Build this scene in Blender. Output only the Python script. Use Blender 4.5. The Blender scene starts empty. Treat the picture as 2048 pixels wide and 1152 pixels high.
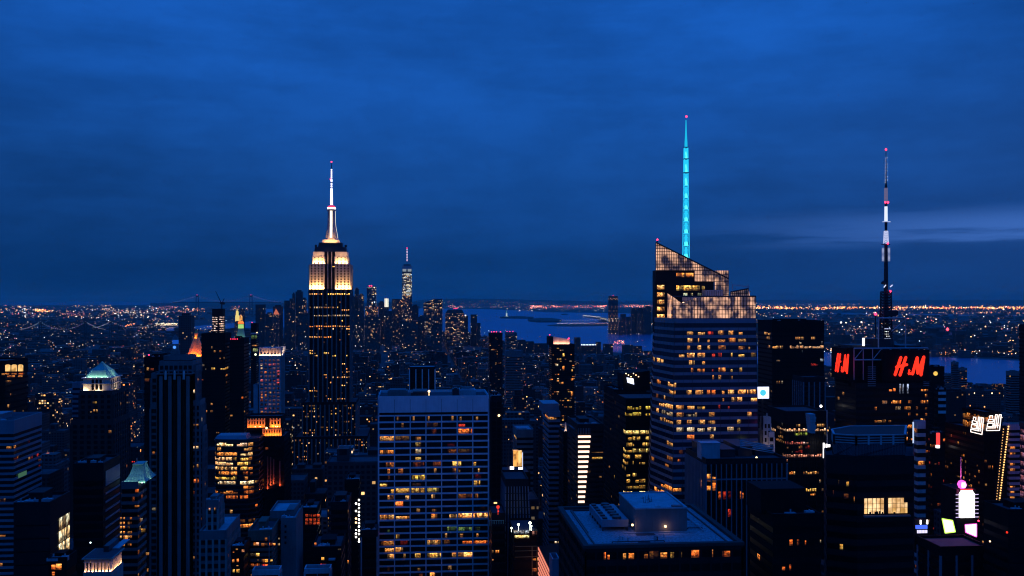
import bpy, math, random
from math import sin, cos, pi, radians, floor, hypot, atan2, sqrt
rng = random.Random(7)
scene = bpy.context.scene
COL = scene.collection

# ------------------------------------------------------------------ camera
F, CX, EYE, CZ, YAW = 2000.0, 1024.0, 598.0, 260.0, radians(5.25)
cam_d = bpy.data.cameras.new("camera")
cam_d.sensor_width = 36.0
cam_d.lens = 36.0 * F / 2048.0
cam_d.shift_y = (EYE - 576.0) / 2048.0
cam_d.clip_start = 1.0
cam_d.clip_end = 400000.0
cam = bpy.data.objects.new("camera", cam_d)
COL.objects.link(cam)
cam.location = (0, 0, CZ)
cam.rotation_euler = (radians(90), 0, -YAW)
scene.camera = cam
scene.view_settings.view_transform = 'Standard'
scene.view_settings.look = 'None'
scene.view_settings.exposure = 0.0
scene.view_settings.gamma = 1.0
scene.render.engine = 'CYCLES'
cy = scene.cycles
cy.max_bounces = 4
cy.diffuse_bounces = 2
cy.glossy_bounces = 3
cy.volume_bounces = 0
cy.transmission_bounces = 2
cy.sample_clamp_indirect = 2.0
cy.caustics_reflective = False
cy.caustics_refractive = False
cy.use_denoising = True
cy.use_adaptive_sampling = False
cy.pixel_filter_type = 'BLACKMAN_HARRIS'
cy.filter_width = 1.15


class NT:
    """tiny node-tree writer"""
    def __init__(s, tree):
        s.t = tree
        s.t.nodes.clear()

    def n(s, kind, **kw):
        nd = s.t.nodes.new(kind)
        for k, v in kw.items():
            setattr(nd, k, v)
        return nd

    def l(s, a, b):
        s.t.links.new(a, b)

    def math(s, op, a, b=None, c=None, clamp=False):
        nd = s.n('ShaderNodeMath', operation=op, use_clamp=clamp)
        for i, v in enumerate((a, b, c)):
            if v is None:
                continue
            if isinstance(v, (int, float)):
                nd.inputs[i].default_value = v
            else:
                s.l(v, nd.inputs[i])
        return nd.outputs[0]

    def mixc(s, f, a, b, mode='MIX'):
        nd = s.n('ShaderNodeMix', data_type='RGBA', blend_type=mode)
        for i, v in ((0, f), (6, a), (7, b)):
            if isinstance(v, (int, float)):
                nd.inputs[i].default_value = v
            elif isinstance(v, tuple):
                nd.inputs[i].default_value = v if len(v) == 4 else v + (1,)
            else:
                s.l(v, nd.inputs[i])
        return nd.outputs[2]

    def ramp(s, f, stops, mode='LINEAR'):
        nd = s.n('ShaderNodeValToRGB')
        nd.color_ramp.interpolation = mode
        e = nd.color_ramp.elements
        while len(e) < len(stops):
            e.new(0.5)
        for i, (p, c) in enumerate(stops):
            e[i].position = p
            e[i].color = tuple(c) + (1,) if len(c) == 3 else c
        s.l(f, nd.inputs[0])
        return nd.outputs[0]

    def comb(s, x, y, z):
        nd = s.n('ShaderNodeCombineXYZ')
        for i, v in enumerate((x, y, z)):
            if isinstance(v, (int, float)):
                nd.inputs[i].default_value = v
            else:
                s.l(v, nd.inputs[i])
        return nd.outputs[0]

    def noise(s, vec, scale, detail=3, rough=.5, dims='3D'):
        nd = s.n('ShaderNodeTexNoise', noise_dimensions=dims)
        s.l(vec, nd.inputs['Vector'])
        nd.inputs['Scale'].default_value = scale
        nd.inputs['Detail'].default_value = detail
        nd.inputs['Roughness'].default_value = rough
        return nd.outputs['Fac']

    def white(s, vec):
        nd = s.n('ShaderNodeTexWhiteNoise', noise_dimensions='3D')
        s.l(vec, nd.inputs['Vector'])
        return nd.outputs['Value']

    def smooth(s, v, a, b, lo=0.0, hi=1.0):
        nd = s.n('ShaderNodeMapRange', interpolation_type='SMOOTHSTEP')
        s.l(v, nd.inputs[0])
        for i, x in enumerate((a, b, lo, hi)):
            nd.inputs[i + 1].default_value = x
        return nd.outputs[0]


# ------------------------------------------------------------------ sky after sunset (no sun any more, the sky is the light)
SKY = 1.1
HAZE = 1.9e-5
world = bpy.data.worlds.new("World")
scene.world = world
world.use_nodes = True
w = NT(world.node_tree)
tc = w.n('ShaderNodeTexCoord')
sep = w.n('ShaderNodeSeparateXYZ')
w.l(tc.outputs['Generated'], sep.inputs[0])
az = w.math('ARCTAN2', sep.outputs[0], sep.outputs[1])            # 0 = down the avenue, + = west
el = w.math('ARCSINE', sep.outputs[2])
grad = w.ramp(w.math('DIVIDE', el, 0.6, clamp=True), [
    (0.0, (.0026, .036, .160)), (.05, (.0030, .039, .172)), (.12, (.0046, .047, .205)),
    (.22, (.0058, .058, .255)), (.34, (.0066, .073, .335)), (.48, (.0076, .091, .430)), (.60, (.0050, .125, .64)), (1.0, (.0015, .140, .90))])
# layered cloud sheets, stretched along the horizon
cv = w.comb(w.math('MULTIPLY', az, 1.3), w.math('MULTIPLY', el, 5.0), 0.37)
c1 = w.noise(cv, 1.7, 5, .55)
cv2 = w.comb(w.math('MULTIPLY', az, 1.1), w.math('MULTIPLY', el, 15.0), 4.1)
c2 = w.noise(cv2, 3.2, 5, .6)
cl = w.math('ADD', w.math('MULTIPLY', c1, .82), w.math('MULTIPLY', c2, .18))
dark = w.smooth(cl, .36, .64, .77, 1.15)
mot = w.smooth(w.noise(w.comb(w.math('MULTIPLY', az, 2.2), w.math('MULTIPLY', el, 5.5), 7.7), 6.0, 7, .62), .34, .66, .93, 1.07)
dark = w.math('MULTIPLY', dark, mot)
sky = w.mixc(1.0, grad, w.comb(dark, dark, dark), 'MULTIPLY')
dim = w.math('SUBTRACT', 1.0, w.math('MULTIPLY', w.smooth(w.math('ABSOLUTE', w.math('SUBTRACT', az, .09)), .22, .62), w.smooth(el, .06, .28, .10, .30)))
sky = w.mixc(1.0, sky, w.comb(dim, dim, dim), 'MULTIPLY')
# afterglow low in the west, broken into streaks
west = w.smooth(az, .22, .62)
lowb = w.math('MULTIPLY', w.smooth(el, .044, .056), w.smooth(el, .090, .066))
streak = w.math('MULTIPLY', w.math('MULTIPLY', west, lowb), w.smooth(c2, .40, .58, .12, 1.0))
sky = w.mixc(w.math('MULTIPLY', streak, .95), sky, (.052, .155, .50), 'MIX')
wide = w.math('MULTIPLY', w.smooth(az, .05, .7), w.smooth(el, .30, .06))
sky = w.mixc(w.math('MULTIPLY', wide, .30), sky, (.022, .085, .33), 'MIX')
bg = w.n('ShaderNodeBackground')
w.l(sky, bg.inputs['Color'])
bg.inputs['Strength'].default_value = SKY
wo = w.n('ShaderNodeOutputWorld')
w.l(bg.outputs[0], wo.inputs['Surface'])


# ------------------------------------------------------------------ measuring: pixel column + distance -> place in the city
def kk(px):
    t = (px - CX) / F
    return (sin(YAW) + t * cos(YAW)) / (cos(YAW) - t * sin(YAW))


def X(px, Y):
    return Y * kk(px)


def ZC(px, Y):
    return Y / (cos(YAW) - (px - CX) / F * sin(YAW))


def Z(px, py, Y):
    return CZ + (EYE - py) / F * ZC(px, Y)


def G(px, py, z=0.0):
    zc = (CZ - z) * F / (py - EYE)
    t = (px - CX) / F
    Y = zc * (cos(YAW) - t * sin(YAW))
    return (Y * kk(px), Y)


def P(x, y, z):
    zc = y * cos(YAW) + x * sin(YAW)
    xc = x * cos(YAW) - y * sin(YAW)
    return CX + F * xc / zc, EYE - F * (z - CZ) / zc


# ------------------------------------------------------------------ materials
MATS = {}


def pbr(name, col, rough=.7, metal=0.0, vary=.25, scale=.15, bump=0.0, spec=.5):
    m = bpy.data.materials.new(name)
    m.use_nodes = True
    t = NT(m.node_tree)
    b = t.n('ShaderNodeBsdfPrincipled')
    o = t.n('ShaderNodeOutputMaterial')
    t.l(b.outputs[0], o.inputs[0])
    b.inputs['Roughness'].default_value = rough
    b.inputs['Metallic'].default_value = metal
    b.inputs['Specular IOR Level'].default_value = spec
    if vary > 0:
        g = t.n('ShaderNodeNewGeometry')
        n1 = t.noise(g.outputs['Position'], scale, 4, .6)
        sc = t.n('ShaderNodeVectorMath', operation='MULTIPLY')
        t.l(g.outputs['Position'], sc.inputs[0])
        sc.inputs[1].default_value = (1.1, 1.1, .09)
        n2 = t.noise(sc.outputs[0], 1.0, 3, .6)
        f = t.math('ADD', t.math('MULTIPLY', n1, .6), t.math('MULTIPLY', n2, .4))
        v = t.smooth(f, .3, .7, 1 - vary, 1 + vary)
        c = t.mixc(1.0, tuple(col), t.comb(v, v, v), 'MULTIPLY')
        t.l(c, b.inputs['Base Color'])
        if bump:
            bp = t.n('ShaderNodeBump')
            bp.inputs['Strength'].default_value = bump
            bp.inputs['Distance'].default_value = .2
            t.l(n2, bp.inputs['Height'])
            t.l(bp.outputs[0], b.inputs['Normal'])
    else:
        b.inputs['Base Color'].default_value = tuple(col) + (1,)
    MATS[name] = m
    return m


def glow(name, col, strength=1.0, sample='NONE'):
    m = bpy.data.materials.new(name)
    m.use_nodes = True
    t = NT(m.node_tree)
    e = t.n('ShaderNodeEmission')
    e.inputs[0].default_value = tuple(col) + (1,)
    e.inputs[1].default_value = strength
    o = t.n('ShaderNodeOutputMaterial')
    t.l(e.outputs[0], o.inputs[0])
    m.cycles.emission_sampling = sample
    MATS[name] = m
    return m


def attr(t, name):
    nd = t.n('ShaderNodeAttribute', attribute_name=name)
    return nd


def make_window():
    """one lit room behind glass: colour from the face, blinds, furniture and ceiling lights from noise"""
    m = bpy.data.materials.new('lit_window')
    m.use_nodes = True
    t = NT(m.node_tree)
    wc = attr(t, 'wc').outputs['Color']
    seed = attr(t, 'ws').outputs['Fac']
    uv = t.n('ShaderNodeUVMap')
    sp = t.n('ShaderNodeSeparateXYZ')
    t.l(uv.outputs[0], sp.inputs[0])
    u, v = sp.outputs[0], sp.outputs[1]
    s50 = t.math('MULTIPLY', seed, 53.0)
    cell = t.math('FLOOR', t.math('ADD', t.math('DIVIDE', u, 1.45), s50))
    wn = t.white(t.comb(cell, s50, .5))
    blind = t.smooth(wn, .16, .42, .12, 1.0)
    nz = t.noise(t.comb(t.math('MULTIPLY', u, .8), t.math('MULTIPLY', v, 2.6), s50), 1.0, 2, .6)
    room = t.smooth(nz, .34, .64, .14, 1.4)
    n2 = t.noise(t.comb(t.math('MULTIPLY', u, 2.2), s50, 0.0), 1.0, 1)
    furn = t.smooth(t.math('SUBTRACT', v, t.math('MULTIPLY', n2, .55)), -.02, .05, .25, 1.0)
    ceil = t.smooth(v, .70, .92, .85, 1.5)
    lamp = t.smooth(t.math('ABSOLUTE', t.math('SUBTRACT', t.math('FRACT', t.math('ADD', t.math('DIVIDE', u, 2.3), s50)), .5)), .16, .06)
    lamp = t.math('MULTIPLY', lamp, t.math('MULTIPLY', t.smooth(v, .62, .70), t.smooth(v, .92, .84)))
    e = t.math('MULTIPLY', t.math('MULTIPLY', blind, t.math('ADD', room, t.math('MULTIPLY', lamp, .9))), t.math('MULTIPLY', furn, ceil))
    hue = t.noise(t.comb(t.math('MULTIPLY', u, .45), t.math('MULTIPLY', v, 1.3), t.math('ADD', s50, 9.0)), 1.0, 1)
    wc = t.mixc(t.smooth(hue, .38, .62), wc, t.mixc(1.0, wc, (1.0, .66, .42), 'MULTIPLY'))
    c = t.mixc(1.0, wc, t.comb(e, e, e), 'MULTIPLY')
    b = t.n('ShaderNodeBsdfPrincipled')
    b.inputs['Base Color'].default_value = (.01, .011, .013, 1)
    b.inputs['Roughness'].default_value = .12
    t.l(c, b.inputs['Emission Color'])
    b.inputs['Emission Strength'].default_value = 1.0
    o = t.n('ShaderNodeOutputMaterial')
    t.l(b.outputs[0], o.inputs[0])
    m.cycles.emission_sampling = 'NONE'
    MATS['lit_window'] = m


def make_city():
    """facade of an ordinary building too far off for modelled windows; bp = bay/10, floor/10, share lit ; bq = seed, tone, warmth"""
    m = bpy.data.materials.new('city_facade')
    m.use_nodes = True
    t = NT(m.node_tree)
    bp = t.n('ShaderNodeSeparateColor')
    t.l(attr(t, 'bp').outputs['Color'], bp.inputs[0])
    bq = t.n('ShaderNodeSeparateColor')
    t.l(attr(t, 'bq').outputs['Color'], bq.inputs[0])
    uv = t.n('ShaderNodeUVMap')
    sp = t.n('ShaderNodeSeparateXYZ')
    t.l(uv.outputs[0], sp.inputs[0])
    seed = t.math('MULTIPLY', bq.outputs[0], 971.0)
    U = t.math('DIVIDE', sp.outputs[0], t.math('MULTIPLY', bp.outputs[0], 10.0))
    V = t.math('DIVIDE', sp.outputs[1], t.math('MULTIPLY', bp.outputs[1], 10.0))
    cu, cv_ = t.math('FLOOR', U), t.math('FLOOR', V)
    fu, fv = t.math('FRACT', U), t.math('FRACT', V)
    mk = t.math('MULTIPLY',
                t.math('LESS_THAN', t.math('ABSOLUTE', t.math('SUBTRACT', fu, .5)), .30),
                t.math('LESS_THAN', t.math('ABSOLUTE', t.math('SUBTRACT', fv, .52)), .27))
    h1 = t.white(t.comb(cu, cv_, seed))
    h2 = t.white(t.comb(t.math('FLOOR', t.math('DIVIDE', cu, 4.0)), cv_, t.math('ADD', seed, 31.0)))
    h3 = t.white(t.comb(cu, cv_, t.math('ADD', seed, 77.0)))
    h4 = t.white(t.comb(cv_, cu, t.math('ADD', seed, 113.0)))
    p = t.math('MULTIPLY', bp.outputs[2], t.math('ADD', .25, t.math('MULTIPLY', t.math('POWER', h2, 4.0), 3.6)))
    lit = t.math('MULTIPLY', mk, t.math('LESS_THAN', h1, p))
    colr = t.ramp(t.math('ADD', t.math('MULTIPLY', h4, .55), t.math('MULTIPLY', bq.outputs[2], .45)), [
        (0.0, (1, .16, .03)), (.16, (1, .30, .06)), (.36, (1, .46, .13)), (.62, (1, .60, .24)), (.80, (1, .80, .55)), (1.0, (.60, .78, 1))])
    st = t.math('MULTIPLY', t.math('ADD', .12, t.math('MULTIPLY', t.math('POWER', h3, 4.0), 3.4)), lit)
    b = t.n('ShaderNodeBsdfPrincipled')
    tone = t.mixc(mk, t.comb(bq.outputs[1], t.math('MULTIPLY', bq.outputs[1], .96), t.math('MULTIPLY', bq.outputs[1], .92)), (.012, .013, .016))
    t.l(tone, b.inputs['Base Color'])
    b.inputs['Specular IOR Level'].default_value = .12
    b.inputs['Roughness'].default_value = .6
    t.l(colr, b.inputs['Emission Color'])
    t.l(st, b.inputs['Emission Strength'])
    o = t.n('ShaderNodeOutputMaterial')
    t.l(b.outputs[0], o.inputs[0])
    m.cycles.emission_sampling = 'NONE'
    MATS['city_facade'] = m
    # the roof of such a building
    m = bpy.data.materials.new('city_roof')
    m.use_nodes = True
    t = NT(m.node_tree)
    bq = t.n('ShaderNodeSeparateColor')
    t.l(attr(t, 'bq').outputs['Color'], bq.inputs[0])
    g = t.n('ShaderNodeNewGeometry')
    nz = t.smooth(t.noise(g.outputs['Position'], .08, 3), .35, .65, .6, 1.3)
    c = t.math('MULTIPLY', t.math('MULTIPLY', bq.outputs[1], .9), nz)
    b = t.n('ShaderNodeBsdfPrincipled')
    t.l(t.comb(c, c, c), b.inputs['Base Color'])
    b.inputs['Roughness'].default_value = .9
    o = t.n('ShaderNodeOutputMaterial')
    t.l(b.outputs[0], o.inputs[0])
    MATS['city_roof'] = m


def make_dots():
    m = bpy.data.materials.new('city_light_glow')
    m.use_nodes = True
    t = NT(m.node_tree)
    e = t.n('ShaderNodeEmission')
    t.l(attr(t, 'wc').outputs['Color'], e.inputs[0])
    o = t.n('ShaderNodeOutputMaterial')
    t.l(e.outputs[0], o.inputs[0])
    m.cycles.emission_sampling = 'NONE'
    MATS['city_light_glow'] = m


def make_screen(name, lo, hi, scale, strength):
    """lit, frosted glass of a crown: uneven patches of lamplight painted in by noise"""
    m = bpy.data.materials.new(name)
    m.use_nodes = True
    t = NT(m.node_tree)
    g = t.n('ShaderNodeNewGeometry')
    sc = t.n('ShaderNodeVectorMath', operation='MULTIPLY')
    t.l(g.outputs['Position'], sc.inputs[0])
    sc.inputs[1].default_value = scale
    n1 = t.noise(sc.outputs[0], 1.0, 2, .5)
    fl = t.n('ShaderNodeVectorMath', operation='SNAP')
    t.l(g.outputs['Position'], fl.inputs[0])
    fl.inputs[1].default_value = (2.2, 2.2, 3.4)
    n2 = t.white(fl.outputs[0])
    f = t.math('ADD', t.smooth(n1, .40 if 'lit' in name else .34, .66), t.math('MULTIPLY', t.math('SUBTRACT', n2, .5), .22), clamp=True)
    c = t.mixc(f, tuple(lo), tuple(hi))
    b = t.n('ShaderNodeBsdfPrincipled')
    b.inputs['Base Color'].default_value = (.03, .035, .04, 1)
    b.inputs['Roughness'].default_value = .2
    t.l(c, b.inputs['Emission Color'])
    b.inputs['Emission Strength'].default_value = strength
    o = t.n('ShaderNodeOutputMaterial')
    t.l(b.outputs[0], o.inputs[0])
    m.cycles.emission_sampling = 'NONE'
    MATS[name] = m


def make_water():
    m = bpy.data.materials.new('river_water')
    m.use_nodes = True
    t = NT(m.node_tree)
    b = t.n('ShaderNodeBsdfPrincipled')
    b.inputs['Base Color'].default_value = (.003, .17, .34, 1)
    b.inputs['Roughness'].default_value = .24
    b.inputs['IOR'].default_value = 1.33
    g = t.n('ShaderNodeNewGeometry')
    sc = t.n('ShaderNodeVectorMath', operation='MULTIPLY')
    t.l(g.outputs['Position'], sc.inputs[0])
    sc.inputs[1].default_value = (.02, .05, .05)
    n1 = t.noise(sc.outputs[0], 1.0, 4, .65)
    bp = t.n('ShaderNodeBump')
    bp.inputs['Strength'].default_value = .10
    bp.inputs['Distance'].default_value = 3.0
    t.l(n1, bp.inputs['Height'])
    t.l(bp.outputs[0], b.inputs['Normal'])
    o = t.n('ShaderNodeOutputMaterial')
    t.l(b.outputs[0], o.inputs[0])
    MATS['river_water'] = m


make_window(); make_city(); make_dots(); make_water()
make_screen('crown_glass', (.10, .058, .05), (.95, .60, .42), (.16, .16, .11), 1.0)
make_screen('arched_glow', (.55, .28, .06), (1.3, .75, .26), (.25, .25, .2), 1.0)
make_screen('amber_glow', (.30, .10, .015), (1.2, .55, .12), (.3, .3, .2), 1.0)
make_screen('room_glow', (.62, .32, .10), (1.5, 1.0, .50), (.40, .40, .30), 1.0)
make_screen('fire_glow', (.55, .07, .01), (1.6, .55, .08), (.35, .35, .22), 1.0)
pbr('limestone', (.32, .29, .25), .8)
pbr('pale_stone', (.50, .47, .43), .8)
pbr('travertine', (.60, .61, .63), .7, vary=.12)
pbr('grey_concrete', (.14, .135, .13), .85)
pbr('dark_granite', (.013, .013, .0135), .6, spec=.12)
pbr('brown_stone', (.05, .043, .038), .85, spec=.2)
pbr('brown_brick', (.16, .09, .06), .9)
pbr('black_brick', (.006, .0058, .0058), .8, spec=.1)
pbr('dark_metal', (.022, .023, .026), .5, .2)
pbr('steel', (.36, .37, .39), .5, .25)
pbr('white_metal', (.62, .62, .62), .5)
pbr('dark_glass', (.006, .0065, .008), .10, vary=0, spec=.35)
pbr('matt_glass', (.003, .003, .0035), .35, vary=0, spec=.16)
pbr('blue_glass', (.012, .018, .03), .08, vary=0, spec=.4)
pbr('roof_gravel', (.26, .26, .27), .95, scale=1.6, vary=.55)
pbr('roof_tar', (.045, .045, .05), .95, scale=.4)
pbr('roof_pale', (.36, .36, .37), .9, scale=.3)
pbr('copper_green', (.20, .42, .33), .7)
pbr('gilded_tile', (.70, .38, .10), .5)
pbr('spandrel_blue', (.19, .21, .24), .4, .1, vary=.12)
pbr('timber', (.12, .075, .045), .9)
pbr('asphalt', (.05, .05, .052), .9, scale=.5)
pbr('land', (.045, .047, .045), .95, scale=.004, vary=.4)
pbr('wooded_hill', (.035, .045, .032), .95, scale=.01, vary=.4)
pbr('pavement', (.2, .2, .2), .9)
pbr('patina_bronze', (.22, .40, .34), .7)
glow('red_beacon', (1.0, .03, .09), 5.0)
glow('white_lamp', (1.0, .93, .85), 5.0)
glow('warm_lamp', (1.0, .62, .30), 4.0)
glow('cool_lamp', (.75, .95, .90), 4.0)
glow('neon_red', (1.0, .028, .012), 1.7, 'AUTO')
glow('neon_white', (1.0, .84, .76), 2.2)
glow('spire_glow', (.02, .60, 1.0), 1.1)  # glow put into the spire's steel in place of light from LEDs
glow('spire_glow_bright', (.10, .92, 1.0), 1.3)
glow('led_white', (.86, .80, 1.0), 3.2)
glow('led_warm_white', (1.0, .86, .62), 2.0)
glow('antenna_white', (.62, .68, 1.0), 1.1)
glow('screen_white', (1.0, .93, .95), 2.6, 'AUTO')
glow('screen_bluewhite', (.70, .75, 1.0), 2.2)
glow('screen_cyan', (.08, .70, .95), 1.0)
glow('screen_green', (.55, .95, .10), 1.6)
glow('screen_magenta', (1.0, .10, .65), 2.0, 'AUTO')
glow('screen_red', (1.0, .06, .06), 1.2)
glow('screen_blue', (.06, .14, .9), 1.3)
glow('sign_orange', (1.0, .28, .06), 1.1)
glow('strip_warm', (1.0, .66, .50), 2.0)
glow('strip_pink', (1.0, .30, .20), .9)
glow('clock_blue', (.08, .30, 1.0), 1.3)
M = MATS

# ------------------------------------------------------------------ mesh helpers


class MB:
    def __init__(s):
        s.v, s.f, s.fm, s.a = [], [], [], []

    def face(s, pts, mi=0, a=None):
        i = len(s.v)
        s.v.extend(pts)
        s.f.append(tuple(range(i, i + len(pts))))
        s.fm.append(mi)
        s.a.append(a)

    def box(s, x0, x1, y0, y1, z0, z1, mi=0, a=None, bottom=True, top=True, tm=None):
        i = len(s.v)
        s.v.extend([(x0, y0, z0), (x1, y0, z0), (x1, y1, z0), (x0, y1, z0), (x0, y0, z1), (x1, y0, z1), (x1, y1, z1), (x0, y1, z1)])
        fs = [(0, 1, 5, 4), (1, 2, 6, 5), (2, 3, 7, 6), (3, 0, 4, 7)]
        if bottom:
            fs.append((3, 2, 1, 0))
        for q in fs:
            s.f.append(tuple(i + k for k in q)); s.fm.append(mi); s.a.append(a)
        if top:
            s.f.append((i + 4, i + 5, i + 6, i + 7)); s.fm.append(mi if tm is None else tm); s.a.append(a)

    def loft(s, p0, z0, p1, z1, mi=0, caps=True, a=None):
        n, i = len(p0), len(s.v)
        zz0 = z0 if isinstance(z0, (list, tuple)) else [z0] * n
        zz1 = z1 if isinstance(z1, (list, tuple)) else [z1] * n
        s.v.extend([(p[0], p[1], z) for p, z in zip(p0, zz0)])
        s.v.extend([(p[0], p[1], z) for p, z in zip(p1, zz1)])
        for k in range(n):
            q = (k + 1) % n
            s.f.append((i + k, i + q, i + n + q, i + n + k)); s.fm.append(mi); s.a.append(a)
        if caps:
            s.f.append(tuple(i + n + k for k in range(n))); s.fm.append(mi); s.a.append(a)
            s.f.append(tuple(i + k for k in reversed(range(n)))); s.fm.append(mi); s.a.append(a)

    def tube(s, p, q, r0, r1=None, n=6, mi=0):
        r1 = r0 if r1 is None else r1
        d = [q[k] - p[k] for k in range(3)]
        L = sqrt(sum(c * c for c in d)) or 1e-6
        d = [c / L for c in d]
        up = (0, 0, 1) if abs(d[2]) < .9 else (1, 0, 0)
        a = (d[1] * up[2] - d[2] * up[1], d[2] * up[0] - d[0] * up[2], d[0] * up[1] - d[1] * up[0])
        la = sqrt(sum(c * c for c in a)); a = [c / la for c in a]
        b = (d[1] * a[2] - d[2] * a[1], d[2] * a[0] - d[0] * a[2], d[0] * a[1] - d[1] * a[0])
        i = len(s.v)
        for base, r in ((p, r0), (q, r1)):
            for k in range(n):
                th = 2 * pi * k / n
                s.v.append(tuple(base[c] + r * (cos(th) * a[c] + sin(th) * b[c]) for c in range(3)))
        for k in range(n):
            w_ = (k + 1) % n
            s.f.append((i + k, i + w_, i + n + w_, i + n + k)); s.fm.append(mi); s.a.append(None)
        s.f.append(tuple(i + n + k for k in range(n))); s.fm.append(mi); s.a.append(None)
        s.f.append(tuple(i + k for k in reversed(range(n)))); s.fm.append(mi); s.a.append(None)

    def ball(s, c, r, mi=0, a=None, rz=None):
        rz = rz or r
        i = len(s.v)
        n, m = 8, 4
        s.v.append((c[0], c[1], c[2] - rz))
        for j in range(1, m):
            ph = -pi / 2 + pi * j / m
            for k in range(n):
                s.v.append((c[0] + r * cos(ph) * cos(2 * pi * k / n), c[1] + r * cos(ph) * sin(2 * pi * k / n), c[2] + rz * sin(ph)))
        s.v.append((c[0], c[1], c[2] + rz))
        top = len(s.v) - 1
        def add(*q):
            s.f.append(q); s.fm.append(mi); s.a.append(a)
        for k in range(n):
            q = (k + 1) % n
            add(i, i + 1 + q, i + 1 + k)
            for j in range(m - 2):
                add(i + 1 + j * n + k, i + 1 + j * n + q, i + 1 + (j + 1) * n + q, i + 1 + (j + 1) * n + k)
            add(i + 1 + (m - 2) * n + k, i + 1 + (m - 2) * n + q, top)

    def octa(s, c, r, a=None):
        i = len(s.v)
        s.v.extend([(c[0] - r, c[1], c[2]), (c[0], c[1] - r, c[2]), (c[0] + r, c[1], c[2]), (c[0], c[1] + r, c[2]), (c[0], c[1], c[2] + r), (c[0], c[1], c[2] - r)])
        for k in range(4):
            q = (k + 1) % 4
            s.f.append((i + k, i + q, i + 4)); s.fm.append(0); s.a.append(a)
            s.f.append((i + q, i + k, i + 5)); s.fm.append(0); s.a.append(a)

    def build(s, name, mats, parent=None, city=False, uv=False, uvs=None):
        if not isinstance(mats, (list, tuple)):
            mats = [mats]
        ox, oy, oz = parent_origin(parent)
        me = bpy.data.meshes.new(name)
        me.from_pydata([(x - ox, y - oy, z - oz) for x, y, z in s.v], [], s.f)
        for m in mats:
            me.materials.append(M[m] if isinstance(m, str) else m)
        if len(mats) > 1:
            me.polygons.foreach_set('material_index', s.fm)
        if city or uv:
            data = []
            for f in s.f:
                p = [s.v[k] for k in f]
                ux, uy = p[1][0] - p[0][0], p[1][1] - p[0][1]
                nz = 0
                if len(p) > 2:
                    e1 = [p[1][k] - p[0][k] for k in range(3)]
                    e2 = [p[2][k] - p[1][k] for k in range(3)]
                    nx, ny, nz = e1[1] * e2[2] - e1[2] * e2[1], e1[2] * e2[0] - e1[0] * e2[2], e1[0] * e2[1] - e1[1] * e2[0]
                    ln = sqrt(nx * nx + ny * ny + nz * nz) or 1
                    nz = abs(nz) / ln
                if nz > .75:
                    for q in p:
                        data.extend((q[0], q[1]))
                else:
                    L = hypot(ux, uy) or 1
                    ux, uy = ux / L, uy / L
                    for q in p:
                        data.extend(((q[0] - p[0][0]) * ux + (q[1] - p[0][1]) * uy, q[2]))
            lay = me.uv_layers.new(name='UVMap')
            lay.data.foreach_set('uv', data)
        if uvs is not None:
            lay = me.uv_layers.new(name='UVMap')
            lay.data.foreach_set('uv', uvs)
        if city:
            a1 = me.attributes.new('bp', 'FLOAT_COLOR', 'FACE')
            a2 = me.attributes.new('bq', 'FLOAT_COLOR', 'FACE')
            d1, d2 = [], []
            for a in s.a:
                d1.extend(a[:3] + (1.0,)); d2.extend(a[3:6] + (1.0,))
            a1.data.foreach_set('color', d1); a2.data.foreach_set('color', d2)
        o = bpy.data.objects.new(name, me)
        COL.objects.link(o)
        if parent is not None:
            o.parent = parent
        return o

    def build_col(s, name, mat, parent=None):
        o = s.build(name, mat, parent)
        at = o.data.attributes.new('wc', 'FLOAT_COLOR', 'FACE')
        d = []
        for a in s.a:
            d.extend(tuple(a[:3]) + (1.0,))
        at.data.foreach_set('color', d)
        return o


ORIG = {}


def parent_origin(p):
    if p is None:
        return (0, 0, 0)
    return ORIG[p.name]


def thing(name, label, cat, loc, group=None):
    o = bpy.data.objects.new(name, None)
    COL.objects.link(o)
    o.location = loc
    o.empty_display_size = 5
    ORIG[o.name] = tuple(loc)
    o['label'] = label
    o['category'] = cat
    if group:
        o['group'] = group
    return o


def sub(o, parent):
    """remember where a part sits so that its sub-parts can be built in world metres"""
    ORIG[o.name] = parent_origin(parent)
    return o


def tag(o, label=None, cat=None, kind=None, group=None):
    for k, v in (('label', label), ('category', cat), ('kind', kind), ('group', group)):
        if v:
            o[k] = v
    return o


def rect(px0, px1, Y, D):
    a, b = X(px0, Y), X(px1, Y)
    return [(a, Y), (b, Y), (b, Y + D), (a, Y + D)]


def grow(poly, d):
    """offset a convex counter-clockwise outline outwards"""
    n = len(poly)
    out = []
    for k in range(n):
        p, q, r = poly[k - 1], poly[k], poly[(k + 1) % n]
        e1 = (q[0] - p[0], q[1] - p[1]); e2 = (r[0] - q[0], r[1] - q[1])
        l1, l2 = hypot(*e1) or 1, hypot(*e2) or 1
        n1 = (e1[1] / l1, -e1[0] / l1); n2 = (e2[1] / l2, -e2[0] / l2)
        bx, by = n1[0] + n2[0], n1[1] + n2[1]
        bb = bx * bx + by * by
        k2 = 2 * d / max(bb, .6)
        out.append((q[0] + bx * k2, q[1] + by * k2))
    return out


def lerp(p, q, t):
    return tuple(a + (b - a) * t for a, b in zip(p, q))


WARM, ORANGE, YELLOW, WHITE, COOL, GREEN, RED, AMBER = (1, .50, .145), (1, .24, .04), (1, .62, .13), (1, .80, .50), (.7, .86, 1), (.22, .46, .15), (1, .07, .03), (1, .36, .07)
PAL_OFFICE = [WARM, WARM, WARM, WHITE, AMBER, YELLOW]
PAL_HOME = [WARM, AMBER, ORANGE, WARM, WHITE]
PAL_COOL = [WHITE, COOL, WARM, WHITE]
PAL_YEL = [YELLOW, YELLOW, WARM]


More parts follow.
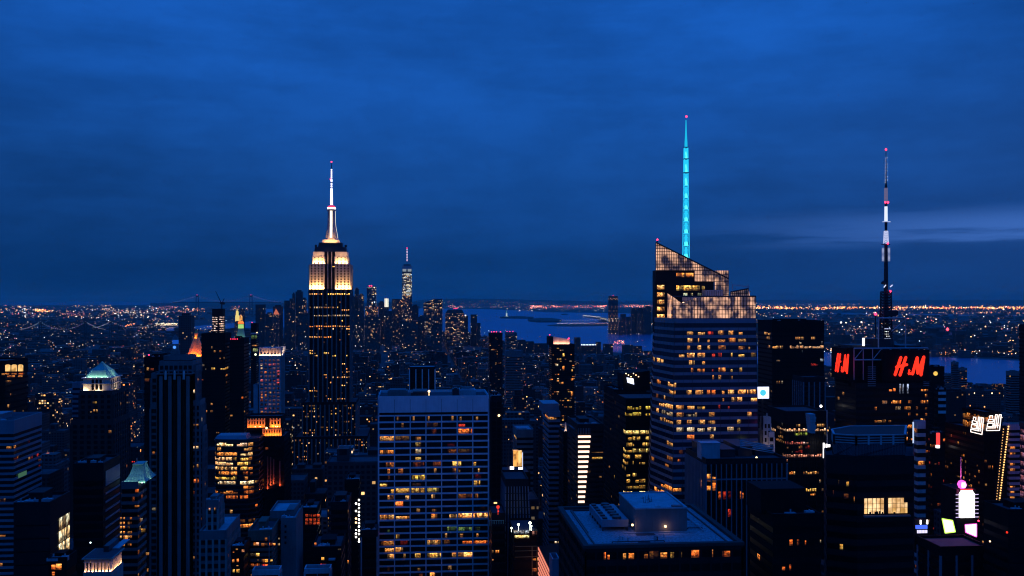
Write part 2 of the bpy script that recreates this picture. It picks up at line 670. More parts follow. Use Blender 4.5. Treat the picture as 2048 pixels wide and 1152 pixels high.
def randlit(p, pal=PAL_OFFICE, st=1.0, rows=1.0, part=.5):
    """lit(row, bay, px, py): offices light up in runs along a floor"""
    memo = {}

    def fn(r, b, px, py, face):
        key = (r, face, b // 3)
        if key not in memo:
            memo[key] = rng.random() ** 3 * 3.4 if rows else 1.0
        if rng.random() < p * memo[key]:
            c = rng.choice(pal)
            s = st * (.18 + 1.0 * rng.random() ** 1.6)
            f0, f1 = (0, 1) if rng.random() > part else sorted((rng.random() * .5, .5 + .5 * rng.random()))
            return (c, s, f0, f1)
    return fn


def table(rows, tol=5.0, extra=None):
    """lit windows read off the photo: rows = {py: [(px0, px1, strength, colour)]}"""
    keys = sorted(rows)

    def fn(r, b, px, py, face, px0=None, px1=None):
        if keys:
            ry = min(keys, key=lambda q: abs(q - py))
            if abs(py - ry) < tol:
                for a, c, s, colr in rows[ry]:
                    lo, hi = max(a, px0), min(c, px1)
                    if hi - lo > (px1 - px0) * .12:
                        return (colr, s, (lo - px0) / (px1 - px0), (hi - px0) / (px1 - px0))
        return extra(r, b, px, py, face) if extra else None
    fn.wants_span = True
    return fn


NWIN = [0]


def add_windows(t, wins, nmax=60, name='window'):
    """wins: (4 points, colour*strength, width in m). The largest as parts of their own, the rest as one"""
    wins = sorted(wins, key=lambda q: -sum(q[1]) * q[2])

    def make(lst):
        mb = MB()
        uv, cols, sd = [], [], []
        for pts, c, wd in lst:
            mb.face(pts)
            uv.extend((0, 0, wd, 0, wd, 1, 0, 1))
            cols.extend(tuple(c) + (1.0,))
            sd.append(rng.random())
        o = mb.build(name, 'lit_window', t, uvs=uv)
        a = o.data.attributes.new('wc', 'FLOAT_COLOR', 'FACE'); a.data.foreach_set('color', cols)
        a = o.data.attributes.new('ws', 'FLOAT', 'FACE'); a.data.foreach_set('value', sd)
        return o
    for wn in wins[:nmax]:
        make([wn]); NWIN[0] += 1
    if wins[nmax:]:
        make(wins[nmax:])['kind'] = 'stuff'


RECTS = []        # (px0, px1, top, bottom, Y): what ordinary buildings must leave in view


def keep(px0, px1, top, bottom, Y):
    RECTS.append((px0, px1, top, bottom, Y))


def tower(name, label, cat, poly, z1, fh=3.9, bw=3.0, z0=0.0, poly0=None, band=.35, proud=.25, wall='grey_concrete', glass='dark_glass',
          pier=0, pierw=.8, pproud=.45, piermat=None, lit=None, cap=3.0, zlow=None, nmax=60, group=None, roof='roof_tar', parapet=1.2,
          clutter=True, parent=None, edges=None, shell=True, gap=.12, lift=0.0, ragged=True):
    """a building of any outline: glazed body, a spandrel ring per floor, piers, lit rooms, a roof with its plant"""
    cxm = sum(p[0] for p in poly) / len(poly)
    cym = sum(p[1] for p in poly) / len(poly)
    t = parent or thing(name, label, cat, (cxm, cym, 0), group)
    poly0 = poly0 or poly
    piermat = piermat or wall
    n = len(poly)
    H = z1 - z0
    at = lambda k, z: lerp(poly0[k % n], poly[k % n], (z - z0) / H)
    body = MB()
    if poly0 is poly:
        body.loft(poly0, z0, poly, z1 - .02, caps=False)
    else:
        ns = int(H / fh) + 1
        for k in range(ns):
            za, zb_ = z0 + (H - .02) * k / ns, z0 + (H - .02) * (k + 1) / ns
            body.loft([at(q, za) for q in range(n)], za, [at(q, zb_) for q in range(n)], zb_, caps=False)
    body.build('glazing', glass, t)
    if zlow is None:
        zlow = z0
        for k in range(n):
            px, py = P(poly[k][0], poly[k][1], z0)
        zc = cym
        zlow = max(z0, CZ - (1200 - EYE) / F * ZC(CX, cym) - 3 * fh)
    wl = MB()
    if cap > 0:
        wl.loft(grow([at(k, z1 - cap) for k in range(n)], proud), z1 - cap, grow(poly, proud), z1, caps=True)
    nf = int((z1 - cap - zlow) / fh)
    wins = []
    for r in range(nf):
        zt = z1 - cap - r * fh
        zb = zt - fh * (1 - band)
        zz = zt - fh
        if band > 0:
            wl.loft(grow([at(k, zz) for k in range(n)], proud), zz, grow([at(k, zb) for k in range(n)], proud), zb)
        for k in range(n):
            if edges is not None and k not in edges:
                continue
            a0, b0 = at(k, zb), at(k + 1, zb)
            a1, b1 = at(k, zt), at(k + 1, zt)
            ex, ey = b0[0] - a0[0], b0[1] - a0[1]
            L = hypot(ex, ey)
            if L < 1:
                continue
            nx, ny = ey / L, -ex / L
            if nx * (-a0[0]) + ny * (-a0[1]) < 0:
                continue
            nb = max(1, int(round(L / bw)))
            if lit is None:
                continue
            for j in range(nb):
                s0, s1 = (j + gap / 2) / nb, (j + 1 - gap / 2) / nb
                mx, my = a0[0] + ex * (s0 + s1) / 2, a0[1] + ey * (s0 + s1) / 2
                px, py = P(mx, my, (zt + zb) / 2)
                if px < -60 or px > 2110 or py > 1190:
                    continue
                if getattr(lit, 'wants_span', False):
                    q0 = P(a0[0] + ex * s0, a0[1] + ey * s0, zb)[0]
                    q1 = P(a0[0] + ex * s1, a0[1] + ey * s1, zb)[0]
                    res = lit(r, j, px, py, k, q0, q1)
                else:
                    res = lit(r, j, px, py, k)
                if not res:
                    continue
                c, s, f0, f1 = res
                u0, u1 = s0 + (s1 - s0) * f0, s0 + (s1 - s0) * f1
                o = .06
                zq = zt - .02 - (zt - zb) * (rng.choice((0, 0, 0, .22, .38)) if ragged else 0)
                p = lambda A, B, u, z: (A[0] + (B[0] - A[0]) * u + nx * o, A[1] + (B[1] - A[1]) * u + ny * o, z)
                wins.append(([p(a0, b0, u0, zb + .02), p(a0, b0, u1, zb + .02), p(a1, b1, u1, zq), p(a1, b1, u0, zq)],
                             tuple(x * s for x in c), L * (u1 - u0)))
    if wl.v:
        wl.build('wall', wall, t)
    if pier:
        pm = MB()
        for k in range(n):
            if edges is not None and k not in edges:
                continue
            a, b = at(k, zlow), at(k + 1, zlow)
            a1, b1 = poly[k], poly[(k + 1) % n]
            ex, ey = b[0] - a[0], b[1] - a[1]
            L = hypot(ex, ey)
            if L < 2:
                continue
            tx, ty = ex / L, ey / L
            nx, ny = ty, -tx
            nb = max(1, int(round(L / (bw * pier))))
            for j in range(nb + 1):
                u = j / nb
                c0 = (a[0] + ex * u, a[1] + ey * u)
                c1 = (a1[0] + (b1[0] - a1[0]) * u, a1[1] + (b1[1] - a1[1]) * u)
                hw = pierw / 2
                q = lambda c: [(c[0] - tx * hw + nx * pproud, c[1] - ty * hw + ny * pproud), (c[0] + tx * hw + nx * pproud, c[1] + ty * hw + ny * pproud),
                               (c[0] + tx * hw - nx * .3, c[1] + ty * hw - ny * .3), (c[0] - tx * hw - nx * .3, c[1] - ty * hw - ny * .3)]
                pm.loft(q(c0), zlow, q(c1), z1 - (cap - .3 if cap > 1 else 0.0) + lift)
        pm.build('mullion', piermat, t)  # piers of the whole facade in one mesh, thin bars on glass towers
    if wins:
        add_windows(t, wins, nmax)
    if roof:
        top_of(t, poly, z1, proud, wall, roof, parapet, clutter)
    return t


def top_of(t, poly, z1, proud, wall, roof, parapet, clutter):
    n = len(poly)
    rf = MB()
    rf.face([(p[0], p[1], z1 + .06) for p in grow(poly, proud - .35)])
    rf.build('roof', roof, t)
    if parapet:
        pr = MB()
        o, i = grow(poly, proud + .004), grow(poly, proud - .4)
        for k in range(n):
            q = (k + 1) % n
            pr.loft([o[k], o[q], i[q], i[k]], z1 + .03, [o[k], o[q], i[q], i[k]], z1 + parapet)
        pr.build('parapet', wall, t)
    if clutter:
        xs = [p[0] for p in poly]; ys = [p[1] for p in poly]
        x0, x1, y0, y1 = min(xs), max(xs), min(ys), max(ys)
        W, D = x1 - x0, y1 - y0
        a, b = x0 + W * rng.uniform(.18, .3), x1 - W * rng.uniform(.2, .4)
        c, d = y0 + D * rng.uniform(.25, .4), y1 - D * rng.uniform(.15, .3)
        m = MB()
        h = rng.uniform(1.5, 3)
        m.box(a, b, c, d, z1 + .07, z1 + h)
        m.box(a - .3, b + .3, c - .3, d + .3, z1 + h, z1 + h + .4)
        m.build('plant_room', wall, t)
        for k in range(rng.randint(2, 4)):
            m = MB()
            px, py = rng.uniform(x0 + W * .08, x1 - W * .12), rng.uniform(y0 + D * .06, y0 + D * .22)
            s = rng.uniform(.8, 1.8)
            m.box(px - s, px + s, py - s * .7, py + s * .7, z1 + .07, z1 + rng.uniform(.8, 1.6))
            m.tube((px, py, z1 + .7), (px, py, z1 + 2.0), .25)
            m.build('air_handler', 'steel', t)


def beacon(t, x, y, z, r=.8, name='beacon', mat='red_beacon'):
    m = MB(); m.ball((x, y, z), r * .85)
    return m.build(name, mat, t)


def flood(t, loc, to, sx, sy, power, col, name='floodlight'):
    from mathutils import Vector
    d = bpy.data.lights.new(name, 'AREA')
    d.shape = 'RECTANGLE'; d.size = sx; d.size_y = sy
    d.energy = power; d.color = col
    o = bpy.data.objects.new(name, d)
    COL.objects.link(o)
    ox, oy, oz = parent_origin(t)
    o.location = (loc[0] - ox, loc[1] - oy, loc[2] - oz)
    o.rotation_euler = (Vector(to) - Vector(loc)).to_track_quat('-Z', 'Y').to_euler()
    if t is not None:
        o.parent = t
    return o


# ------------------------------------------------------------------ landmarks


def ngon(cx, cy, r, n=8, rot=0.0, sx=1.0, sy=1.0):
    return [(cx + r * sx * cos(rot + 2 * pi * k / n), cy + r * sy * sin(rot + 2 * pi * k / n)) for k in range(n)]


def quadwin(p0, p1, z0, z1, c, s, o=.08):
    """one lit pane between two ground points"""
    ex, ey = p1[0] - p0[0], p1[1] - p0[1]
    L = hypot(ex, ey); nx, ny = ey / L, -ex / L
    a, b = (p0[0] + nx * o, p0[1] + ny * o), (p1[0] + nx * o, p1[1] + ny * o)
    return ([(a[0], a[1], z0), (b[0], b[1], z0), (b[0], b[1], z1), (a[0], a[1], z1)], tuple(x * s for x in c), L)


def strokes(lines, org, ux, uy, uz, W, H, r):
    """thick tube lettering: points are fractions of W x H in the plane of (ux, uy) and z"""
    m = MB()
    pt = lambda p: (org[0] + ux * p[0] * W, org[1] + uy * p[0] * W, org[2] + p[1] * H)
    for ln in lines:
        for a, b in zip(ln, ln[1:]):
            m.tube(pt(a), pt(b), r, n=6)
        for a in ln:
            m.ball(pt(a), r * 1.0)
    return m


def limestone_skyscraper():
    Y = 1290.0
    zz = lambda py: Z(660, py, Y)
    cx = X(660, Y)
    t = thing('art_deco_skyscraper', 'tall limestone skyscraper with floodlit warm white upper steps and a glowing mast', 'skyscraper', (cx, Y + 20, 0))
    W9 = {588: [(619, 644, 1.0, WARM), (656, 699, 1.3, YELLOW)], 614: [(628, 645, .8, WHITE), (648, 672, .3, WARM)], 619: [(681, 698, .9, WARM)],
          630: [(628, 700, .35, WHITE)], 641: [(681, 688, 1.3, YELLOW)], 651.5: [(619, 645, .9, AMBER), (648, 672, 1.2, AMBER), (673, 699, .6, WARM)],
          656.5: [(692, 699, 1., WARM)], 661: [(692, 699, 1., YELLOW)], 674: [(619, 645, .7, WARM), (648, 664, 1.0, AMBER)], 700: [(619, 626, .7, WARM)],
          705: [(619, 632, 1.0, YELLOW), (648, 656, 1.1, YELLOW)], 711: [(630, 636, .9, WARM), (665, 672, 1.2, YELLOW)],
          720: [(619, 626, 1.3, YELLOW), (638, 645, 1.1, YELLOW), (648, 664, .9, AMBER)], 726: [(681, 690, 1., WARM)],
          736: [(648, 672, 1.25, YELLOW)], 742: [(636, 645, .8, WARM), (692, 700, .8, WARM)], 748: [(648, 656, .8, WARM)], 753: [(673, 699, .5, WARM)],
          768: [(619, 645, .6, WHITE), (648, 656, .5, AMBER), (673, 699, .4, WHITE)], 772: [(681, 692, 1., WARM)], 798: [(656, 664, .6, WARM), (673, 692, .7, WARM)]}
    shaft = rect(617.8, 700.5, Y, 42)
    z579 = zz(579)
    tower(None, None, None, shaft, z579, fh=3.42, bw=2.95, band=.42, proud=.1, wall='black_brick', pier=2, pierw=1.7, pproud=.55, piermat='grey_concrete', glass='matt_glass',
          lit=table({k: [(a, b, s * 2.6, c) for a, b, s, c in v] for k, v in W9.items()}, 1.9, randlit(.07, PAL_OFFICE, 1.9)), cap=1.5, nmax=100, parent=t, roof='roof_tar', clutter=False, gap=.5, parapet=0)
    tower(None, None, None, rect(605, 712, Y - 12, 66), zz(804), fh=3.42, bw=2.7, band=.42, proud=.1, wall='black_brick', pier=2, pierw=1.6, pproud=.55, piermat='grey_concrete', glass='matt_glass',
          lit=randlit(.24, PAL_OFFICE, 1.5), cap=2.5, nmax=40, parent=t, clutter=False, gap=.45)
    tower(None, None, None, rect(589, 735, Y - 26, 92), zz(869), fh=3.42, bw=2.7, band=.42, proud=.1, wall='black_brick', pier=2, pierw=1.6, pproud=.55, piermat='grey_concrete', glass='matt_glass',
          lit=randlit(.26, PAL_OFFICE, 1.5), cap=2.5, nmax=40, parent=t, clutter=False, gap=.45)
    # floodlit steps: two wings beside a deep dark recess
    z528, z503 = zz(528), zz(503)
    for a, b in ((619.8, 647.5), (671.5, 700.2)):
        tower(None, None, None, rect(a, b, Y + 3.2, 36), z528, z0=z579, fh=3.42, bw=4.4, band=.40, proud=.25, wall='limestone', pier=1, pierw=2.5, pproud=.6, glass='matt_glass',
              lit=randlit(.02), cap=1.2, zlow=z579, nmax=10, parent=t, roof='roof_tar', clutter=False, parapet=0)
    for a, b in ((626.2, 648), (671, 694)):
        tower(None, None, None, rect(a, b, Y + 7.5, 28), z503, z0=z528, fh=3.42, bw=4.8, band=.62, proud=.25, wall='pale_stone', pier=1, pierw=3.2, pproud=.6, glass='matt_glass',
              lit=None, cap=6.5, zlow=z528, parent=t, roof='roof_tar', clutter=False, parapet=0)
    tower(None, None, None, rect(648, 671, Y + 8.5, 24), z503, z0=z579 - 1, fh=3.42, bw=4.8, band=.42, proud=.1, wall='black_brick', pier=1, pierw=1.3, pproud=.5, piermat='limestone', glass='matt_glass',
          lit=table({534.5: [(664, 671, 1.4, YELLOW)]}, 2, None), cap=.6, zlow=z579, parent=t, roof='roof_tar', clutter=False, parapet=0)
    # observation stage, dark
    m = MB()
    z493, z483, z478 = zz(493.5), zz(484), zz(478)
    m.loft(rect(628.5, 692.4, Y + 8, 28), z503 + .02, rect(630, 691, Y + 9, 26), z493)
    m.box(X(628, Y), X(632, Y), Y + 9, Y + 14, z493, z493 + 3); m.box(X(688, Y), X(692.5, Y), Y + 9, Y + 14, z493, z493 + 3)
    m.loft(rect(636, 685, Y + 11, 22), z493 + .02, rect(638, 683, Y + 12, 20), z483)
    for k in range(14):
        x = X(636.5 + k * 3.7, Y)
        m.box(x - .3, x + .3, Y + 10.6, Y + 11.2, z493, z483 - .5)
    m.build('observation_deck', 'dark_metal', t)
    yc = Y + 22
    prof = [(478, 15.2), (474, 13.6), (465, 12.2), (457, 10.6), (449, 9.2), (441, 8.4), (419, 8.1)]
    m = MB()
    m.loft(rect(643.5, 678.5, Y + 12.5, 19), z483, rect(645, 677, Y + 13, 18), z478)
    for (pa, ra), (pb, rb) in zip(prof, prof[1:]):
        m.loft(ngon(cx, yc, ra * .64, 8, pi / 8), zz(pa), ngon(cx, yc, rb * .64, 8, pi / 8), zz(pb), caps=(pb == 419))
    mast = sub(m.build('mast', 'pale_stone', t), t)
    for k in range(4):                                       # winged buttresses at the corners
        m = MB()
        th = pi / 4 + k * pi / 2
        for (pa, ra), (pb, rb) in zip(prof, prof[1:]):
            qa, qb = ra * .64 * 1.12, rb * .64 * 1.10
            f = lambda r, s: (cx + r * cos(th) - s * sin(th), yc + r * sin(th) + s * cos(th))
            m.loft([f(qa, -.7), f(qa, .7), f(2, .7), f(2, -.7)], zz(pa), [f(qb, -.7), f(qb, .7), f(2, .7), f(2, -.7)], zz(pb))
        m.build('buttress', 'steel', mast)
    m = MB()
    r0 = prof[-1][1] * .64
    for sx, sy in ((0, -1), (1, 0)):
        for (pa, ra), (pb, rb) in zip(prof[1:], prof[2:]):
            qa, qb = ra * .64 * cos(pi / 8) + .12, rb * .64 * cos(pi / 8) + .12
            hw = 1.5
            if sy:
                m.face([(cx - hw, yc - qa, zz(pa)), (cx + hw, yc - qa, zz(pa)), (cx + hw, yc - qb, zz(pb)), (cx - hw, yc - qb, zz(pb))])
            else:
                m.face([(cx + qa, yc - hw, zz(pa)), (cx + qa, yc + hw, zz(pa)), (cx + qb, yc + hw, zz(pb)), (cx + qb, yc - hw, zz(pb))])
    m.build('lit_stair_window', 'led_warm_white', mast)
    m = MB()
    m.loft(ngon(cx, yc, 6.0, 12), zz(419), ngon(cx, yc, 6.2, 12), zz(415.5))
    m.loft(ngon(cx, yc, 5.4, 12), zz(412.5), ngon(cx, yc, 2.2, 12), zz(407))
    m.build('dome', 'steel', t)
    m = MB()
    m.loft(ngon(cx, yc, 5.5, 12), zz(415.5) + .02, ngon(cx, yc, 5.3, 12), zz(412.5) - .02)
    m.build('dome_lamp', 'white_lamp', t)
    m = MB(); m.loft(ngon(cx, yc, 5.5, 12), zz(411.6), ngon(cx, yc, 3.6, 12), zz(408.6))
    m.build('dome_beacon', glow('dome_red', (1, .05, .12), 1.6), t)
    m = MB()
    for a, b, r in ((406, 392, 1.75), (392, 382, 1.6), (382, 372.5, 1.4)):
        m.tube((cx, yc, zz(a)), (cx, yc, zz(b) - .3), r, r * .94, 10)
    for k in range(4):
        pass
    m.build('antenna_base', 'led_white', t)
    m = MB(); m.tube((cx, yc, zz(373)), (cx, yc, zz(333)), .55, .4, 8); m.tube((cx, yc, zz(333)), (cx, yc, zz(320.5)), .55, .3, 8)
    m.build('antenna', 'dark_metal', t)
    for py in (369, 364, 358, 355.5, 351, 347.5, 343.5, 339.5, 335):
        m = MB(); m.ball((cx, yc, zz(py)), 1.25 if py > 352 else 1.0); m.build('antenna_lamp', 'led_white', t)
    beacon(t, cx, yc, zz(319), 1.2); beacon(t, cx - 1.6, yc - 1.6, zz(354.5), .8)
    # real floodlights standing on the ledges
    warm = (1.0, .50, .17)
    for a, b in ((619.8, 647.5), (671.5, 700.2)):
        x0, x1 = X(a, Y), X(b, Y)
        flood(t, ((x0 + x1) / 2, Y + .9, z579 + .4), ((x0 + x1) / 2, Y + 2.6, z579 + 26), x1 - x0, .8, 40000, warm)
    for a, b in ((626.2, 648), (671, 694)):
        x0, x1 = X(a, Y), X(b, Y)
        flood(t, ((x0 + x1) / 2, Y + 4.4, z528 + .4), ((x0 + x1) / 2, Y + 7, z528 + 15), x1 - x0, .8, 12500, warm)
    xr = X(700.2, Y)
    flood(t, (xr + 1.8, Y + 20, z579 + .4), (xr + .4, Y + 20, z579 + 14), .8, 30, 8000, warm)
    xr = X(694, Y)
    flood(t, (xr + 2.2, Y + 20, z528 + .4), (xr + .4, Y + 20, z528 + 14), .8, 22, 3500, warm)
    flood(t, (cx, yc - 13, z483 + .3), (cx, yc - 6, zz(462)), 16, .8, 3800, (1, .48, .15))
    flood(t, (cx + 13, yc, z483 + .3), (cx + 6, yc, zz(462)), .8, 16, 2000, (1, .48, .15))
    keep(604, 713, 318, 806, Y); keep(589, 735, 800, 893, Y - 26)


limestone_skyscraper()


def glass_crown_tower():
    Yf = 575.0
    t = thing('glass_skyscraper', 'big faceted glass office tower with slanting lit crown and a cyan spire', 'skyscraper', (X(1420, Yf), Yf + 40, 0))
    zt = Z(1420, 637, Yf)
    P1, P2 = (X(1349, Yf), Yf), (X(1512, Yf), Yf)
    B1, B2 = (X(1337, Yf), Yf - 3), (X(1524, Yf), Yf - 3)
    top = [P1, P2, (P2[0] + 1, Yf + 62), (X(1307, Yf + 60), Yf + 60), (X(1310, Yf + 33), Yf + 33)]
    bot = [B1, B2, (B2[0] + 2, Yf + 66), (X(1282, Yf + 60), Yf + 60), (X(1286, Yf + 33), Yf + 33)]
    w_, y_ = WARM, YELLOW
    rows = {666: [(1374, 1386, .7, w_), (1395, 1411, 1.1, w_), (1415, 1427, .8, RED), (1427, 1431, .7, w_), (1436, 1448, 1., w_), (1457, 1468, 1.0, w_), (1477, 1485, .9, w_)],
            681: [(1375, 1386, .9, w_), (1395, 1398, .8, w_), (1415, 1419, .7, w_), (1436, 1452, .7, AMBER), (1457, 1473, .6, AMBER), (1476, 1494, .3, w_)],
            695: [(1374, 1380, .4, w_), (1395, 1402, 1.0, w_), (1415, 1420, .6, w_), (1437, 1451, .3, AMBER), (1477, 1490, .45, AMBER), (1497, 1500, .4, w_)],
            710: [(1358, 1371, .9, w_), (1374, 1392, 1.4, w_), (1395, 1411, .9, w_), (1424, 1430, .7, RED), (1436, 1443, 1., RED), (1462, 1465, 1, y_), (1477, 1489, 1., y_), (1502, 1511, 1.1, y_)],
            724: [(1378, 1391, 1.2, w_), (1404, 1411, .9, w_), (1314, 1328, 1.5, w_), (1306, 1310, .7, w_)],
            739: [(1382, 1387, .6, AMBER), (1395, 1409, .8, AMBER), (1424, 1428, .4, RED), (1437, 1451, .9, AMBER), (1461, 1465, .8, y_), (1479, 1484, .8, y_)],
            754: [(1416, 1418, .6, w_), (1425, 1428, .6, w_), (1437, 1442, .6, w_), (1444, 1449, .6, w_), (1462, 1465, .5, w_), (1480, 1482, .5, w_)],
            768: [(1314, 1321, .7, AMBER), (1336, 1352, 1.2, w_), (1363, 1367, .4, w_)],
            785: [(1339, 1351, .9, w_), (1364, 1367, .6, w_), (1373, 1383, 1.2, w_), (1391, 1406, .9, w_), (1414, 1431, 1.0, ORANGE), (1444, 1449, 1., w_), (1456, 1468, 1.2, w_), (1476, 1492, 1.2, w_), (1494, 1512, 1.3, w_)],
            799: [(1328, 1332, .7, w_), (1445, 1448, .5, w_), (1463, 1473, .7, w_), (1475, 1485, 1.2, w_), (1502, 1514, 1.3, w_)],
            814: [(1313, 1346, 1.5, w_), (1352, 1371, .9, w_), (1375, 1390, .9, w_), (1395, 1412, 1.0, y_), (1437, 1441, .3, RED), (1456, 1459, .3, RED)],
            829: [(1324, 1345, .5, WHITE), (1352, 1370, .6, w_), (1373, 1394, .3, WHITE), (1399, 1411, .7, AMBER), (1418, 1430, .4, w_), (1495, 1503, .7, w_)],
            844: [(1320, 1347, .7, w_), (1353, 1362, .6, w_), (1374, 1383, .6, w_), (1397, 1412, 1.1, w_), (1416, 1430, .6, w_), (1474, 1482, .9, y_)],
            858: [(1353, 1369, .6, WHITE), (1374, 1392, .8, WHITE), (1395, 1410, .9, WHITE), (1415, 1431, .7, WHITE), (1455, 1467, .8, WHITE), (1474, 1480, .5, WHITE)],
            873: [(1374, 1392, 1.2, ORANGE), (1420, 1427, .6, w_), (1434, 1436, .8, w_)],
            888: [(1334, 1348, .7, w_)], 902: [(1358, 1366, .4, ORANGE)], 917: [(1355, 1361, .5, ORANGE), (1334, 1345, .3, AMBER)],
            976: [(1309, 1362, 1.3, AMBER)], 983: [(1309, 1345, .9, AMBER)]}
    tower(None, None, None, top, zt, poly0=bot, fh=4.36, bw=6.1, band=.40, proud=.12, wall='spandrel_blue', glass='blue_glass', lit=table(rows, 7.5, randlit(.012, [AMBER, ORANGE], .5)),
          cap=2.74, zlow=max(0, Z(1420, 1160, Yf)), nmax=100, parent=t, roof='roof_tar', clutter=False, parapet=0, pier=1, pierw=.14, pproud=.2, piermat='dark_metal', gap=.06)

    def grid(name, x0, x1, y, zlo, zhi, mat, nx, nz, depth=.5, plane='x', clip=None, frame='dark_metal'):
        """a glass screen standing on edge with its own mullion grid; clip(s) gives the height of its sloped top"""
        f = lambda s, z, o=0.0: (x0 + (x1 - x0) * s, y + o, z) if plane == 'x' else (x0 + o, y + (x1 - x0) * s, z)
        top_ = clip or (lambda s: zhi)
        g = MB()
        N = nx
        for k in range(N):
            s0, s1 = k / N, (k + 1) / N
            g.face([f(s0, zlo), f(s1, zlo), f(s1, top_(s1)), f(s0, top_(s0))])
            g.face([f(s1, zlo, .3), f(s0, zlo, .3), f(s0, top_(s0), .3), f(s1, top_(s1), .3)])
        e = sub(g.build(name, mat, t), t)
        b = MB()
        for k in range(nx + 1):
            s = k / nx
            b.tube(f(s, zlo, -.1), f(s, top_(s), -.1), .19, n=4)
        for k in range(nz + 1):
            z = zlo + (zhi - zlo) * k / nz
            # run of this rail under the sloped edge
            ss = [q / 80 for q in range(81) if top_(q / 80) >= z - .01]
            if len(ss) > 1:
                b.tube(f(ss[0], z, -.1), f(ss[-1], z, -.1), .19, n=4)
        b.tube(f(0, top_(0), -.1), f(1, top_(1), -.1), .45, n=4)
        b.build('mullion', frame, e)
        return e
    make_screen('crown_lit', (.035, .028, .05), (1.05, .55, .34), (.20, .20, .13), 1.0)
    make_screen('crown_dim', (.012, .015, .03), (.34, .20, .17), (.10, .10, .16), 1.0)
    # front parapet of glass, its top edge dipping at the left
    zc = Z(1430, 600, Yf)
    pf = lambda s: zc + (2.2 if s > .5 else 2.2 * s * 2) - 2.0 * max(0, .14 - abs(s - .12)) * 9 + (4 * max(0, .10 - s) * 6)
    grid('glass_parapet', P1[0] - 1.0, P2[0], Yf + .35, zt + .05, zc + 2, 'crown_lit', 27, 5, clip=pf)
    # its returns along the two sides
    m = MB()
    a, b = (P1[0] - 1.2, Yf + .6), (X(1335, Yf + 26), Yf + 26)
    m.face([(a[0], a[1], zt + .1), (b[0], b[1], zt + .1), (b[0], b[1], zc + 4), (a[0], a[1], pf(0))][::-1])
    m.build('glass_parapet', 'crown_lit', t)
    m = MB()
    m.face([(P2[0] + .2, Yf + .6, zt + .1), (P2[0] + 1, Yf + 40, zt + .1), (P2[0] + 1, Yf + 40, zc + 2), (P2[0] + .2, Yf + .6, zc + 2)])
    m.build('glass_parapet', 'crown_lit', t)
    # rear half climbing higher, cut off by a slope
    Yr = Yf + 34
    xl, xr = X(1311.5, Yr), X(1457, Yr)
    zr = lambda py: Z(1380, py, Yr)
    zl, zrr = zr(485), zr(557)
    zk = zr(541)
    xw = X(1346, Yr)
    m = MB()
    m.box(xl, xr, Yr + .5, Yr + 9, zt - 8, zr(620))
    m.box(xl, X(1428, Yr), Yr + .5, Yr + 8.5, zr(620), zr(563))
    m.box(xl, X(1389, Yr), Yr + .5, Yr + 8.5, zr(563), zk)
    m.build('core', 'dark_granite', t)
    grid('crown_screen', xl, xr, Yr, zk, zl, 'crown_lit', 42, 9, clip=lambda s: zl + (zrr - zl) * s)
    m = MB()
    # back and flank sheets of the crown, so it reads as a volume
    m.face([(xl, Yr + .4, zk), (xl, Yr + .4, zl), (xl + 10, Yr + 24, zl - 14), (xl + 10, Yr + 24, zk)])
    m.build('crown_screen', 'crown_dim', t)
    sl = (zrr - zl) / (xr - xl)
    xa = X(1389, Yr)
    g = MB()
    N = 22
    for k in range(N):                                       # the lower, right part of the screen below the dark core's roof line
        s0, s1 = xa + (xr - xa) * k / N, xa + (xr - xa) * (k + 1) / N
        zb0 = zr(563) if s0 < X(1427, Yr) else zr(606)
        g.face([(s0, Yr - .02, zb0), (s1, Yr - .02, zb0), (s1, Yr - .02, min(zk - .05, zl + sl * (s1 - xl) - .1)), (s0, Yr - .02, min(zk - .05, zl + sl * (s0 - xl) - .1))])
    e = sub(g.build('crown_screen', 'crown_lit', t), t)
    b = MB()
    for k in range(N + 1):
        s = xa + (xr - xa) * k / N
        b.tube((s, Yr - .14, zr(563) if s < X(1427, Yr) else zr(606)), (s, Yr - .14, min(zk, zl + sl * (s - xl))), .16, n=4)
    for py in (549, 556, 563, 571, 580, 589, 598):
        lo = xa if py <= 563 else X(1427, Yr)
        b.tube((lo, Yr - .14, zr(py)), (xr, Yr - .14, zr(py)), .16, n=4)
    b.build('mullion', 'dark_metal', e)
    wins = []
    for py in (574.5, 589.5, 604, 618, 633, 646):
        wins.append(quadwin((X(1314.5, Yr), Yr), (X(1329.5, Yr), Yr), zr(py + 4.3), zr(py - 4.3), WARM, 1.7 if py != 646 else 2.2, o=-.35))
    wins.append(quadwin((X(1353, Yr), Yr), (X(1387, Yr), Yr), zr(554), zr(546), AMBER, 1.3, o=-.35))
    wins.append(quadwin((X(1353, Yr), Yr), (X(1379, Yr), Yr), zr(581), zr(571), YELLOW, 1.5, o=-.35))
    wins.append(quadwin((X(1379, Yr), Yr), (X(1400, Yr), Yr), zr(581), zr(571), YELLOW, 1.2, o=-.35))
    wins.append(quadwin((X(1404, Yr), Yr), (X(1410, Yr), Yr), zr(580), zr(572), YELLOW, .4, o=-.35))
    for a_, b_, s in ((1367, 1375, .6), (1382, 1386, .6), (1396, 1410, .35)):
        wins.append(quadwin((X(a_, Yr), Yr), (X(b_, Yr), Yr), zr(594), zr(586), (.8, .9, .6), s, o=-.35))
    add_windows(t, wins, 40)
